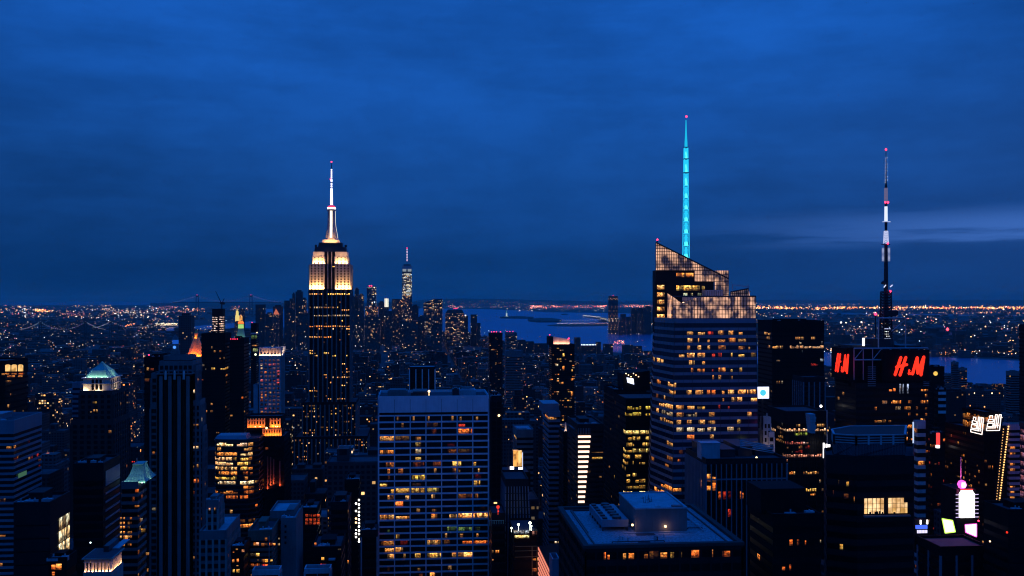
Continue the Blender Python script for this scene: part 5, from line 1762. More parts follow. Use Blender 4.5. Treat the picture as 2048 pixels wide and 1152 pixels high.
t = simple('apartment_tower', 'tall black apartment tower with a pink lit sloping crown and red corner lamps', 'apartment tower', 1098, 1149, 690, Yp, 30, kp=842, fh=3.3, bw=4.0, band=.45, wall='black_brick', glass='matt_glass', lit=randlit(.17, [WARM, AMBER, WHITE, YELLOW], 1.1, rows=0), cap=4, nmax=80, clutter=False)
zp = lambda py: Z(1124, py, Yp)
m = MB(); xs = [X(1098, Yp), X(1107, Yp)]
m.loft(rect(1098, 1106.5, Yp, 28), zp(690), rect(1098, 1106.5, Yp, 28), zp(673)); m.build('lift_tower', 'black_brick', t)
r4 = rect(1106.6, 1140, Yp + 3, 22)
m = MB(); m.loft(r4, zp(690), r4, [zp(673), zp(679), zp(679), zp(673)]); m.build('crown', 'pale_stone', t)
xm = X(1123, Yp)
flood(t, (xm, Yp + 1.2, zp(689) + .5), (xm, Yp + 3, zp(680)), 24, .6, 3300, (1, .40, .22))
for px, py in ((1099.5, 669.5), (1136.5, 678), (1138, 676.5)):
    beacon(t, X(px, Yp + 2), Yp + 2, zp(py), 1.0)
beacon(t, X(1138, Yp), Yp + 1, zp(689), .6, 'crown_lamp', 'white_lamp')
wins_px(t, Yp, [(1125, 1129, 707, 713, YELLOW, 1.4), (1111, 1116, 728, 732, (1, .9, .6), 1.6), (1143, 1146, 739, 743, YELLOW, 1.2), (1125, 1129, 732, 740, AMBER, 1.2), (1101, 1106, 758, 760, AMBER, 1.1), (1142, 1146, 757, 761, AMBER, 1.5), (1142, 1146, 783, 792, AMBER, 1.3), (1123, 1127, 764, 768, AMBER, 1.2)], o=.5)

Ye = 750
t = simple('office_block', 'pale blue banded office block with blank roof box below the pink crowned tower', 'office building', 1086, 1120, 826, Ye, 40, kp=880, fh=3.9, bw=4.2, band=.48, wall='spandrel_blue', glass='dark_glass', cap=3, nmax=20, clutter=False,
           lit=table({833: [(1087, 1110, 1.0, AMBER)], 838: [(1092, 1114, .8, WARM)], 843: [(1099, 1118, 1.0, YELLOW)]}, 2.6, randlit(.05)))
m = MB(); m.box(X(1087, Ye), X(1119, Ye), Ye + 3, Ye + 30, Z(1100, 826, Ye), Z(1100, 808, Ye)); m.build('roof_box', 'spandrel_blue', t)
t = simple('low_office_block', 'low building with pale roof box and yellow window row beside the blue banded block', 'building', 1026, 1066, 862, 760, 32, kp=900, fh=4, bw=4, band=.5, wall='grey_concrete', glass='matt_glass', cap=5, clutter=False, roof='roof_pale',
           lit=table({874: [(1020, 1055, 1.0, YELLOW)]}, 2.6, randlit(.03)))
m = MB(); m.box(X(1034, 765), X(1054, 765), 765, 778, Z(1045, 862, 765), Z(1045, 856, 765)); m.build('roof_box', 'roof_pale', t)

# --- lit striped corner tower
Ys = 620
zs_ = lambda py: Z(1168, py, Ys)
pol = rect(1157, 1182, Ys, 46)
t = tower('striped_tower', 'dark tower with a bright column of pinkish white light strips down its edge', 'office building', rect(1156, 1207, Ys, 44), zs_(852), fh=10.0 / F * ZC(1168, Ys), bw=4, band=.5, proud=.15, wall='dark_granite', glass='dark_glass', lit=randlit(.05, [WARM], .3), cap=3, nmax=20)
for i in range(14):
    py = 873 + i * 10.0
    w0 = 1156 if i else 1156
    w1 = 1181 - i * .95
    m = MB(); m.box(X(w0, Ys), X(w1, Ys), Ys - .9, Ys - .3, zs_(py + 2.1), zs_(py - 2.1)); m.build('light_strip', 'strip_warm', t)
m = MB()
for k in range(8):
    m.box(X(1157 + k * 3.2, Ys), X(1157.5 + k * 3.2, Ys), Ys - .5, Ys - .2, zs_(868), zs_(856))
m.build('crown_louvre', 'steel', t)
wins_px(t, Ys, [(1184, 1205, 914, 918, YELLOW, .6), (1183, 1206, 904, 905.5, WARM, .3)], o=.4)
keep(1140, 1208, 845, 1006, Ys)
t = simple('stone_pinnacle_building', 'small dark building with a floodlit white obelisk chimney left of the striped tower', 'building', 1118, 1146, 866, 700, 30, fh=4, bw=4, band=.6, wall='black_brick', lit=None, cap=4, clutter=False)
m = MB(); m.loft(rect(1129, 1133.5, 702, 1.5), Z(1131, 866, 702), rect(1130.3, 1132.3, 702, 1.2), Z(1131, 845, 702)); m.build('obelisk_chimney', 'pale_stone', t)
flood(t, (X(1131, 700), 700.4, Z(1131, 866, 700) + .3), (X(1131, 702), 702, Z(1131, 852, 702)), 1.5, .5, 210, (1, .60, .36))

# --- dark tower with yellow windows, left of the glass tower
Yy = 640
t = simple('office_tower', 'dark office tower with yellow windows pressed against the left of the glass tower', 'office building', 1228, 1330, 800, Yy, 40, kp=1010, fh=3.95, bw=4.2, band=.40, proud=.15, wall='black_brick', glass='matt_glass', cap=4, nmax=70, clutter=False, gap=.1,
           lit=table({810: [(1273, 1300, .4, YELLOW)], 820: [(1255, 1282, .5, (1, .75, .1)), (1288, 1300, .9, (1, .75, .1))], 831: [(1250, 1282, .6, (1, .75, .1)), (1286, 1300, .8, (1, .75, .1))], 867.5: [(1247, 1298, 1.3, (1, .78, .25))],
                      878: [(1256, 1280, .7, YELLOW), (1283, 1298, 1.0, YELLOW)], 889: [(1253, 1268, .6, YELLOW), (1285, 1298, .9, YELLOW)], 900: [(1247, 1298, 1.0, (1, .75, .2))], 910.5: [(1246, 1260, .8, YELLOW), (1270, 1284, .8, YELLOW)], 921.5: [(1246, 1256, .9, YELLOW), (1263, 1267, .9, YELLOW), (1272, 1290, .5, YELLOW)],
                      954: [(1253, 1260, .7, YELLOW), (1263, 1273, 1.2, YELLOW)], 965: [(1253, 1260, .8, YELLOW), (1271, 1292, .7, YELLOW)], 976: [(1253, 1293, .3, YELLOW)], 987: [(1245, 1292, 1.4, (1, .8, .3))]}, 5.2, randlit(.04, PAL_YEL, .5)))
Yv = 700
t = simple('billboard_building', 'dark building with slanted roof and a brilliant white billboard left of the glass tower', 'building', 1208, 1292, 782, Yv, 40, kp=800, fh=4, bw=4, band=.6, wall='black_brick', glass='matt_glass', lit=randlit(.01), cap=4)
m = MB(); m.loft(rect(1246, 1300, Yv + 2, 20), Z(1270, 782, Yv), rect(1246, 1300, Yv + 2, 20), [Z(1270, 748, Yv), Z(1270, 742, Yv), Z(1270, 742, Yv), Z(1270, 748, Yv)]); m.build('roof_wedge', 'black_brick', t)
m = MB(); p = [(1253, 755), (1266.5, 757), (1268, 769), (1255, 765)]
m.face([(X(a, Yv), Yv - .5, Z(1260, b, Yv)) for a, b in reversed(p)]); m.face([(X(a, Yv), Yv - .2, Z(1260, b, Yv)) for a, b in p]); m.build('billboard', 'screen_bluewhite', t)
m = MB()
for k in range(6):
    m.ball((X(1252 + k * 5, Yv), Yv, Z(1260, 747 + (k % 3) * 3.2, Yv)), .4)
m.build('billboard_lamp', 'warm_lamp', t)

# --- dark slab right of the glass tower and what stands before it
Yx = 830
t = simple('office_slab', 'wide black office slab with a few lit floors between the glass tower and the signs', 'office building', 1516, 1648, 644, Yx, 36, kp=835, fh=3.75, bw=3.4, band=.36, proud=.15, wall='black_brick', glass='matt_glass', cap=9, nmax=90, gap=.1,
           lit=table({658: [(1586, 1596, .7, WARM), (1602, 1612, .9, WARM)], 665: [(1529, 1541, .8, WARM), (1553, 1578, 1., AMBER), (1579, 1590, .3, WARM)], 674: [(1532, 1540, .4, WARM), (1555, 1578, .8, AMBER), (1591, 1608, .6, WARM), (1622, 1630, .5, WARM)], 685.5: [(1599, 1603, .8, WHITE)],
                      696: [(1529, 1540, .9, WARM), (1545, 1566, 1.2, WARM), (1580, 1647, .95, (1, .6, .33))], 706: [(1533, 1540, .9, YELLOW)], 716.5: [(1592, 1604, .4, YELLOW), (1605, 1645, 1.3, (1, .72, .38))], 726: [(1592, 1606, .8, YELLOW)], 731: [(1622, 1636, .35, RED)]}, 2.6, randlit(.05, [WHITE, WARM, COOL], .35)))
t = simple('office_building', 'dim blue ribbed building directly below the wide black slab', 'office building', 1586, 1650, 757, 760, 30, kp=830, fh=3.8, bw=4.5, band=.3, wall='dark_granite', pier=1, pierw=.8, piermat='spandrel_blue', lit=None, clutter=False, cap=3)
Yz = 610
t = simple('office_slab', 'wide dark ribbed block with red and amber lit floors and pale corner posts', 'office building', 1535, 1652, 826, Yz, 34, kp=985, fh=8.6 / F * ZC(1590, Yz), bw=1.5, band=.30, proud=.1, wall='dark_granite', glass='matt_glass', cap=7, nmax=60, pier=1, pierw=.28, pproud=.3, piermat='dark_granite', gap=.2, clutter=False,
           lit=table({848: [(1592, 1600, .5, WARM), (1632, 1650, .5, WARM)], 857.5: [(1540, 1652, 1.25, (1, .62, .36))], 865: [(1590, 1615, .5, (.6, .8, .1)), (1560, 1566, .3, WARM)], 873: [(1557, 1566, 1., WARM), (1573, 1590, .3, WARM)], 882: [(1552, 1568, .6, WARM), (1570, 1580, .7, YELLOW), (1598, 1616, .9, (1, .6, .5))],
                      889: [(1570, 1640, .8, (1, .25, .2))], 897: [(1596, 1606, .6, WARM), (1610, 1620, .3, RED)], 905: [(1590, 1606, .8, RED)], 912: [(1550, 1646, .9, (1, .42, .28))], 921: [(1555, 1575, .6, (1, .5, .4))], 942: [(1576, 1590, .9, WARM), (1607, 1638, .9, WARM)], 950: [(1579, 1590, .9, AMBER)], 980: [(1599, 1634, 1.3, YELLOW)], 988: [(1621, 1630, 1.1, AMBER)]}, 4.0, randlit(.04, PAL_COOL, .35)))
for px, p0 in ((1533.5, 826), (1653.5, 820)):
    m = MB(); m.box(X(px - .7, Yz), X(px + .7, Yz), Yz - .7, Yz + .2, Z(px, 905, Yz), Z(px, p0, Yz)); m.build('corner_post', 'white_metal', t)
beacon(t, X(1642, Yz + 5), Yz + 5, Z(1642, 814, Yz), 1.0, 'roof_lamp', 'white_lamp')
t = simple('stepped_stone_building', 'small pale stepped stone building squeezed right of the glass tower', 'building', 1521, 1541, 838, 590, 20, kp=906, fh=4.2, bw=2.6, band=.4, wall='pale_stone', glass='matt_glass', pier=1, pierw=.8, lit=table({900: [(1520, 1546, 1.3, YELLOW)], 873: [(1520, 1540, .5, WARM)]}, 3, None), cap=3, nmax=10, clutter=False)
tower(None, None, None, rect(1538, 1548, 589, 18), Z(1543, 868, 589), fh=4.2, bw=2.6, band=.4, wall='pale_stone', glass='matt_glass', pier=1, pierw=.8, lit=None, cap=2, parent=t, clutter=False)
flood(t, (X(1530, 586), 584, Z(1530, 905, 586)), (X(1532, 590), 590, Z(1530, 860, 590)), 8, 2, 260, (1, .72, .60))
t = thing('square_sign', 'square white illuminated sign with a cyan blob, beside the glass tower', 'sign', (X(1526, 586), 586, Z(1526, 797, 586)))
m = MB(); m.box(X(1514.5, 586), X(1538, 586), 586, 587, Z(1526, 797, 586), Z(1526, 774, 586)); m.build('sign_panel', 'screen_bluewhite', t)
m = MB(); m.tube((X(1526, 586), 585.96, Z(1526, 785.5, 586)), (X(1526, 586), 585.85, Z(1526, 785.5, 586)), 1.9, n=16); m.build('emblem', 'screen_cyan', t)
m = MB(); m.tube((X(1526, 586), 587.2, Z(1526, 860, 586)), (X(1526, 586), 587.2, Z(1526, 776, 586)), .5, n=6); m.build('post', 'dark_metal', t)
t = thing('white_light_sign', 'three upright white light bars on a ledge between the ribbed block and polygonal tower', 'sign', (X(1653, 600), 600, Z(1653, 917, 600)))
for px, p0, p1 in ((1648, 886, 916), (1653.5, 888, 899), (1659, 889, 898)):
    m = MB(); m.box(X(px - 1.4, 600), X(px + 1.4, 600), 600, 600.6, Z(px, p1, 600), Z(px, p0, 600)); m.build('light_bar', 'screen_white', t)

# --- ribbed building in front of the glass tower
Yf2 = 430
x0, x1 = X(1412, Yf2), X(1573, Yf2)
Df = Yf2 * 0 + x0 / kk(1372) - Yf2
zf = lambda py: Z(1480, py, Yf2)
t = tower('office_building', 'boxy dark building with pale blue vertical ribs and cluttered roof before the glass tower', 'office building', [(x0, Yf2), (x1, Yf2), (x1, Yf2 + Df), (x0, Yf2 + Df)], zf(922), fh=3.9, bw=2.35, band=.12, proud=.05, wall='dark_granite', glass='matt_glass', pier=1, pierw=.42, pproud=.55, piermat='spandrel_blue', cap=1.6, clutter=False, roof='roof_tar',
          lit=table({958: [(1414, 1421, .9, AMBER), (1425, 1431, 1., AMBER)], 974: [(1402, 1406, .8, AMBER), (1413, 1422, 1.2, AMBER), (1425, 1431, 1.0, ORANGE), (1502, 1509, 1.2, AMBER)], 989: [(1437, 1443, .5, ORANGE), (1446, 1452, .3, RED), (1457, 1463, .5, RED), (1480, 1487, .6, ORANGE), (1490, 1496, 1., ORANGE), (1501, 1508, 1., ORANGE)],
                     1002: [(1434, 1441, 1., AMBER), (1446, 1452, .5, ORANGE), (1457, 1463, .6, ORANGE)], 1027: [(1456, 1462, .6, RED)], 1052: [(1455, 1461, .8, ORANGE)]}, 6, None), nmax=40, zlow=40)
m = MB(); m.box(x0, x1, Yf2 - .5, Yf2 - .05, zf(958) - .3, zf(958) + .3); m.build('string_course', 'spandrel_blue', t)
for a, b, y0, y1, h, mt in ((1403, 1440, 6, 13, 7, 'steel'), (1398, 1412, 18, 30, 5, 'dark_metal'), (1443, 1470, 10, 30, 3.4, 'dark_metal'), (1476, 1504, 12, 34, 4.4, 'dark_metal'), (1510, 1545, 14, 34, 2.8, 'dark_metal')):
    m = MB(); m.box(X(a, Yf2 + y0), X(b, Yf2 + y0), Yf2 + y0, Yf2 + y1, zf(922), zf(922) + h); m.box(X(a, Yf2 + y0) - .3, X(b, Yf2 + y0) + .3, Yf2 + y0 - .3, Yf2 + y1, zf(922) + h, zf(922) + h + .3); m.build('plant_room', mt, t)
m = MB()
for k in range(5):
    y = Yf2 + 8 + k * 5
    m.tube((X(1480, y), y, zf(922) + 5), (X(1548, y), y, zf(922) + 2.0), .22, n=5)
m.build('pipe', 'steel', t)
beacon(t, X(1513, Yf2 + 6), Yf2 + 6, zf(920), .55, 'roof_lamp', 'warm_lamp')
keep(1360, 1580, 900, 1080, Yf2)

# --- foreground roof
Ya = 290
zt = Z(1330, 1087, Ya)
x0, x1 = X(1171, Ya), X(1484, Ya)
D = 0
yb_ = (CZ - zt) / ((1011 - EYE) / F)             # distance of the far roof edge
Db = yb_ * cos(YAW) * .99 - Ya
t = thing('flat_roofed_building', 'dark building in the foreground with a broad flat gravel roof', 'office building', ((x0 + x1) / 2, Ya + Db / 2, 0))
pa = [(x0, Ya), (x1, Ya), (x1, Ya + Db), (x0, Ya + Db)]
tower(None, None, None, pa, zt - 1.0, fh=4.1, bw=3.05, band=.45, proud=.2, wall='dark_granite', glass='matt_glass', cap=1.1, parent=t, clutter=False, roof='roof_gravel', parapet=0, pier=1, pierw=.5, pproud=.25, piermat='dark_granite', nmax=60,
      lit=table({1109: [(1207, 1219, 1.0, ORANGE), (1222, 1236, .4, AMBER), (1246, 1252, .8, AMBER), (1256, 1268, 1.0, AMBER), (1288, 1320, .2, AMBER), (1321, 1334, .9, AMBER), (1337, 1348, 1.1, (1, .6, .12)), (1353, 1364, .9, (1, .6, .12)), (1371, 1398, .9, ORANGE), (1420, 1426, .4, AMBER), (1433, 1460, .5, ORANGE)],
                 1152: [(1270, 1300, .8, YELLOW), (1336, 1348, 1., YELLOW), (1368, 1380, .9, YELLOW), (1382, 1395, 1.2, YELLOW), (1400, 1412, 1., YELLOW), (1414, 1428, 1.1, YELLOW), (1430, 1460, .9, YELLOW)]}, 13, None))
m = MB()
o, i = grow(pa, .6), grow(pa, -1.1)
for k in range(4):
    q = (k + 1) % 4
    m.loft([o[k], o[q], i[q], i[k]], zt - .95, [o[k], o[q], i[q], i[k]], zt)
m.build('parapet', 'brown_stone', t)
o, i = grow(pa, -3.2), grow(pa, -3.6)
m = MB()
for k in range(4):
    q = (k + 1) % 4
    m.loft([o[k], o[q], i[q], i[k]], zt - .95, [o[k], o[q], i[q], i[k]], zt - .5)
m.build('gutter_rail', 'dark_metal', t)
fz = zt - .9


def roofxy(px, py):
    zc = (CZ - fz) * F / (py - EYE)
    y = zc * (cos(YAW) - (px - CX) / F * sin(YAW))
    return X(px, y), y
# big box
bx0, by0 = roofxy(1271, 1065)
bx1 = X(1374, by0)
hb = (1065 - 1019) / F * ZC(1320, by0)
by1 = (CZ - fz - hb) / ((991 - EYE) / F) * cos(YAW)
m = MB(); m.box(bx0, bx1, by0, by1, fz - .05, fz + hb); r_box = sub(m.build('bulkhead', 'grey_concrete', t), t)
m = MB()
ring = [(bx0, by0), (bx1, by0), (bx1, by1), (bx0, by1)]
o, i = grow(ring, .15), grow(ring, -.5)
for k in range(4):
    q = (k + 1) % 4
    m.loft([o[k], o[q], i[q], i[k]], fz + hb + .01, [o[k], o[q], i[q], i[k]], fz + hb + .45)
m.build('coping', 'roof_pale', r_box)
m = MB(); m.face([(bx0 + .55, by0 + .55, fz + hb + .05), (bx1 - .55, by0 + .55, fz + hb + .05), (bx1 - .55, by1 - .55, fz + hb + .05), (bx0 + .55, by1 - .55, fz + hb + .05)]); m.build('roof_sheet', 'roof_pale', r_box)
m = MB(); m.box(bx1 - 4.2, bx1 - 1.0, by0 + 1.2, by0 + 3.4, fz + hb + .06, fz + hb + .5); m.build('roof_hatch', 'dark_metal', r_box)
for k in range(9):
    a, b = bx0 + (bx1 - bx0) * rng.uniform(.3, .6), by0 + (by1 - by0) * rng.uniform(.35, .75)
    m = MB(); m.tube((a, b, fz + hb + .06), (a, b, fz + hb + rng.uniform(.8, 2.2)), .07); m.tube((a, b, fz + hb + .3), (a + rng.uniform(-1.6, 1.6), b + rng.uniform(-1, 1), fz + hb + .3), .08); m.build('aerial', 'dark_metal', r_box)
m = MB(); m.box(bx0 + 7, bx0 + 8.6, by0 + 2.5, by0 + 3.0, fz + hb + .06, fz + hb + .5); m.build('vent_pipe', 'white_metal', r_box)
# cooling tower row
cx0, cy0 = roofxy(1204, 1062)
cx1 = X(1257, cy0)
hc = (1062 - 1040) / F * ZC(1230, cy0)
cy1 = cy0 + 24
m = MB(); m.box(cx0, cx1, cy0, cy1, fz + 1.2, fz + hc)
ct = sub(m.build('cooling_tower', 'spandrel_blue', t), t)
for k in range(6):
    for x in (cx0 + .3, cx1 - .3):
        m = MB(); m.box(x - .2, x + .2, cy0 + .3 + k * (cy1 - cy0 - .6) / 5 - .2, cy0 + .3 + k * (cy1 - cy0 - .6) / 5 + .2, fz - .05, fz + 1.2); m.build('leg', 'dark_metal', ct)
for k in range(6):
    yc_ = cy0 + (cy1 - cy0) * (k + .5) / 6
    for xx, r in ((cx0 + (cx1 - cx0) * .60, 1.55),):
        m = MB(); m.loft(ngon(xx, yc_, r, 16), fz + hc + .01, ngon(xx, yc_, r * .92, 16), fz + hc + .7); m.build('fan', 'dark_metal', ct)
    m = MB(); m.box(cx0 + .5, cx0 + 1.9, yc_ - 1.0, yc_ + 1.0, fz + hc + .01, fz + hc + .5); m.build('motor', 'dark_metal', ct)
m = MB(); m.tube((bx0 - 1.2, by0 + 2, fz + .35), (bx1 + 1.5, by0 - 1.2, fz + .35), .2) if False else m.box(bx0 - 4, bx1 + 2.4, by0 - 1.3, by0 - .9, fz - .02, fz + .35); m.build('kerb', 'roof_pale', t)
for px, py in ((1265, 1050), (1331, 1053)):
    lx, ly = roofxy(px, 1068)
    ly = by0 - .4; lx = X(px, ly)
    lz = Z(px, py, ly)
    bb = MB(); bb.ball((lx, ly, lz), .38); bb.box(lx - .25, lx + .25, ly + .1, by0 if px > 1270 else ly + .3, lz - .1, lz + .3); bb.build('wall_lamp', 'warm_lamp', t)
    d = bpy.data.lights.new('wall_lamp', 'POINT'); d.energy = 40; d.color = (1, .55, .28); d.shadow_soft_size = .4
    lo = bpy.data.objects.new('wall_lamp_light', d); COL.objects.link(lo); lo.parent = t
    oo = ORIG[t.name]; lo.location = (lx - oo[0], ly - .8 - oo[1], lz - oo[2])
m = MB(); m.box(X(1312, Ya + 8), X(1316, Ya + 8), Ya + 8, Ya + 8.4, fz, fz + 1.0); m.build('door_box', 'dark_metal', t)
m = MB(); m.tube((X(1431, Ya + 7), Ya + 7, fz), (X(1431, Ya + 7), Ya + 7, fz + 1.6), .1); m.build('vent_pipe', 'steel', t)
for k in range(9):                                           # repairs, ducts and pipes on the gravel
    qx, qy = rng.uniform(x0 + 4, x1 - 9), rng.uniform(Ya + 5, by0 - 4) if k < 5 else rng.uniform(by0, by1 + 6)
    if k >= 5:
        qx = rng.uniform(bx1 + 3, x1 - 7)
    m = MB(); m.box(qx, qx + rng.uniform(1.5, 6), qy, qy + rng.uniform(1, 3), fz - .02, fz + .012 + k * .003); m.build('membrane_patch', rng.choice(['roof_tar', 'roof_pale', 'grey_concrete']), t)
for k, (a, b, c_, d_) in enumerate(((bx1 + 1, by0 + 3, x1 - 6, by0 + 3), (bx1 + 5, by1 + 2, bx1 + 5, by0 - 1), (cx0 - 5, cy0 - 3, cx0 - 5, cy1 + 6), (cx1, cy0 + 8, bx0, by0 + 8), (x0 + 9, Ya + 5.5, bx0 + 6, Ya + 5.5))):
    m = MB(); m.tube((a, b, fz + .4), (c_, d_, fz + .4), .16 if k != 3 else .35, n=6); m.tube((a, b, fz), (a, b, fz + .4), .16); m.tube((c_, d_, fz), (c_, d_, fz + .4), .16); m.build('roof_pipe', 'steel' if k % 2 else 'dark_metal', t)
for k in range(8):
    qx = rng.uniform(x0 + 4, x1 - 6); qy = rng.uniform(Ya + 4, by0 - 3)
    m = MB(); m.tube((qx, qy, fz), (qx, qy, fz + rng.uniform(.5, 1.1)), .22, n=8); m.tube((qx, qy, fz + .8), (qx, qy, fz + 1.0), .36, n=8); m.build('roof_vent', 'steel', t)
keep(1112, 1488, 985, 1152, Ya)

# --- dark group at the lower right of it
t = simple('office_block', 'almost black low block with a few orange windows, right of the gravel roof', 'building', 1500, 1640, 1035, 300, 26, kp=1152, fh=3.8, bw=2.6, band=.5, wall='black_brick', glass='matt_glass', cap=3, nmax=20,
           lit=table({1082: [(1579, 1585, .9, ORANGE), (1592, 1598, .7, ORANGE), (1605, 1612, .9, ORANGE)], 1098: [(1565, 1570, .7, ORANGE), (1578, 1584, .7, ORANGE)], 1111: [(1515, 1520, 1., AMBER)], 1133: [(1564, 1570, .7, ORANGE), (1576, 1582, .6, ORANGE)], 1149: [(1564, 1568, .7, AMBER)]}, 6, None))
m = MB(); m.loft(rect(1522, 1612, 306, 14), Z(1560, 1035, 300), rect(1522, 1612, 306, 14), Z(1560, 985, 300)); m.build('penthouse', 'black_brick', t)
keep(1476, 1642, 985, 1152, 300)

# --- polygonal tower with the blue crown
Yu = 330
zu = lambda py: Z(1735, py, Yu)
pu = [(X(1678, Yu), Yu + 4), (X(1712, Yu), Yu), (X(1812, Yu), Yu + .5), (X(1818, Yu), Yu + 3), (X(1812, Yu + 24), Yu + 24), (X(1700, Yu + 24), Yu + 24), (X(1664, Yu + 16), Yu + 16)]
t = thing('polygonal_tower', 'dark many sided tower with a pale louvred crown and two big bright windows', 'office building', (X(1740, Yu), Yu + 12, 0))
tower(None, None, None, grow(pu, 2.6), zu(918), fh=4, bw=3.6, band=.5, proud=.15, wall='dark_granite', glass='matt_glass', lit=randlit(.012, [AMBER, YELLOW], .5), cap=5, nmax=14, parent=t, clutter=False)
tower(None, None, None, pu, zu(888), z0=zu(918), fh=4, bw=4, band=1.0, proud=.0, wall='spandrel_blue', glass='dark_granite', lit=None, cap=0, parent=t, roof=None, zlow=zu(918))
m = MB(); m.loft(pu, zu(888), pu, zu(871)); m.build('crown_backing', 'dark_granite', t)
m = MB()
for k in range(len(pu)):
    a, b = pu[k], pu[(k + 1) % len(pu)]
    n_ = max(1, int(hypot(b[0] - a[0], b[1] - a[1]) / 4.0))
    for j in range(n_ + 1):
        c = lerp(a, b, j / n_)
        m.loft(ngon(c[0], c[1], .45, 4, pi / 4), zu(890), ngon(c[0], c[1], .45, 4, pi / 4), zu(870))
for k in range(4):
    z = zu(887 - k * 5)
    m.loft(grow(pu, .22), z, grow(pu, .22), z + .35, caps=False)
m.build('louvred_crown', 'roof_pale', t)
m = MB()
o, i = grow(pu, .4), grow(pu, -.3)
for k in range(len(pu)):
    q = (k + 1) % len(pu)
    m.loft([o[k], o[q], i[q], i[k]], zu(871), [o[k], o[q], i[q], i[k]], zu(869.5))
m.build('coping', 'steel', t)
m = MB(); m.face([(p[0], p[1], zu(880)) for p in grow(pu, -.35)]); m.build('roof', 'roof_tar', t)
for k in range(7):
    m = MB(); m.box(X(1664 - k * .6, Yu), X(1672 + (k % 3), Yu), Yu + 18, Yu + 22, zu(880) + 1.0 * k, zu(880) + 1.0 * k + .9); m.build('stair_flight', 'steel', t)
pw = grow(pu, 2.6)
yw = Yu - 2.55
cellw = []
for a, b, blinds in ((1728, 1734, 0), (1735.5, 1744, 1), (1745, 1752, 1), (1753, 1760, 1), (1761, 1767, 1), (1776, 1783, 1), (1784, 1791, 0), (1792, 1799, 1), (1800, 1807, 0), (1808, 1814, 0)):
    s = 1.5 if blinds else .9
    top_ = 993.5 if a < 1808 else 1003
    cellw.append((a, b, top_, 1004, (1, .66, .32), s)); cellw.append((a, b, 1004.6, 1013, (1, .66, .32), s * .95)); cellw.append((a, b, 1013.6, 1024, (1, .60, .26), s * .8))
for a, b, p0, p1_, c, s in cellw:
    m = MB(); m.face([(X(a, yw), yw - .25, zu(p1_)), (X(b, yw), yw - .25, zu(p1_)), (X(b, yw), yw - .25, zu(p0)), (X(a, yw), yw - .25, zu(p0))]); m.build('window', 'room_glow' if s > .75 else 'arched_glow', t)
for k in range(7):                                           # furniture silhouettes and a plant behind the lowest panes
    px = rng.uniform(1737, 1806)
    m = MB(); m.box(X(px, yw), X(px + rng.uniform(2, 5), yw), yw - .32, yw - .28, zu(1024), zu(1024 - rng.uniform(2, 5))); m.build('window_silhouette', 'black_brick', t)
wins_px(t, yw, [(1692, 1697, 963, 972, YELLOW, .5), (1687, 1696, 987, 997, AMBER, .6), (1676, 1677.5, 960, 968, YELLOW, .4), (1707, 1708.5, 993, 1005, AMBER, .4), (1665, 1667, 980, 990, ORANGE, .3)], o=.3)
m = MB(); m.box(X(1726, yw), X(1818, yw), yw - 1.2, yw, zu(1030), zu(1027)); m.build('ledge', 'grey_concrete', t)
keep(1648, 1832, 862, 1152, Yu)

# --- right edge
t = simple('low_office_block', 'dark block with white bands behind the broadcast tower on the right', 'office building', 1868, 1891, 779, 640, 30, kp=835, fh=3.9, bw=6, band=.5, wall='black_brick', glass='matt_glass', lit=None, cap=1)
m = MB()
for k in range(4):
    m.box(X(1876, 640), X(1891, 640), 639.3, 639.8, Z(1884, 789 + 12.6 * k, 640), Z(1884, 783.5 + 12.6 * k, 640))
m.build('pale_band', 'white_metal', t)
t = simple('office_block', 'black block with one round yellow window behind the sign tower', 'building', 1852, 1888, 736, 700, 26, kp=780, fh=4, bw=4, band=.8, wall='black_brick', glass='matt_glass', lit=None, cap=5)
m = MB(); m.tube((X(1870.5, 700), 699.4, Z(1870, 747, 700)), (X(1870.5, 700), 699.7, Z(1870, 747, 700)), 1.6, n=14); m.build('round_window', glow('yellow_lamp', (1, .62, .12), 1.0), t)
t = simple('office_tower', 'slim violet grey tower with light patches right of the big bright windows', 'office building', 1828, 1850, 846, 500, 30, kp=1000, fh=4.2, bw=3, band=.45, wall='rosy_stone', glass='matt_glass', cap=3, nmax=20, clutter=False,
           lit=table({897: [], 917: [(1836, 1856, 1., AMBER)], 926: [(1836, 1856, 1.1, AMBER)], 950: [(1845, 1850, .8, ORANGE)]}, 4, randlit(.12, [ORANGE, AMBER, RED], .7)))
m = MB(); m.box(X(1826, 498), X(1828, 498), 498, 498.5, Z(1827, 912, 498), Z(1827, 844, 498)); m.build('light_line', glow('blue_line', (.55, .7, 1), 1.0), t)
t = thing('lit_pylon_sign', 'upright glowing red sign column with a white foot near the right', 'sign', (X(1876.5, 560), 560, Z(1876, 897, 560)))
m = MB(); m.box(X(1874, 560), X(1880, 560), 560, 561, Z(1876, 890, 560), Z(1876, 866, 560)); m.build('sign_column', 'screen_red', t)
m = MB(); m.box(X(1873, 560), X(1879, 560), 559.6, 561, Z(1876, 896, 560), Z(1876, 890.5, 560)); m.build('sign_foot', 'screen_white', t)
t = simple('office_block', 'black block right of the violet tower dotted with red lights', 'building', 1852, 1892, 868, 620, 26, kp=990, fh=3.8, bw=3, band=.5, wall='black_brick', glass='matt_glass', lit=randlit(.22, [RED, ORANGE, AMBER], .8), cap=3, nmax=40)

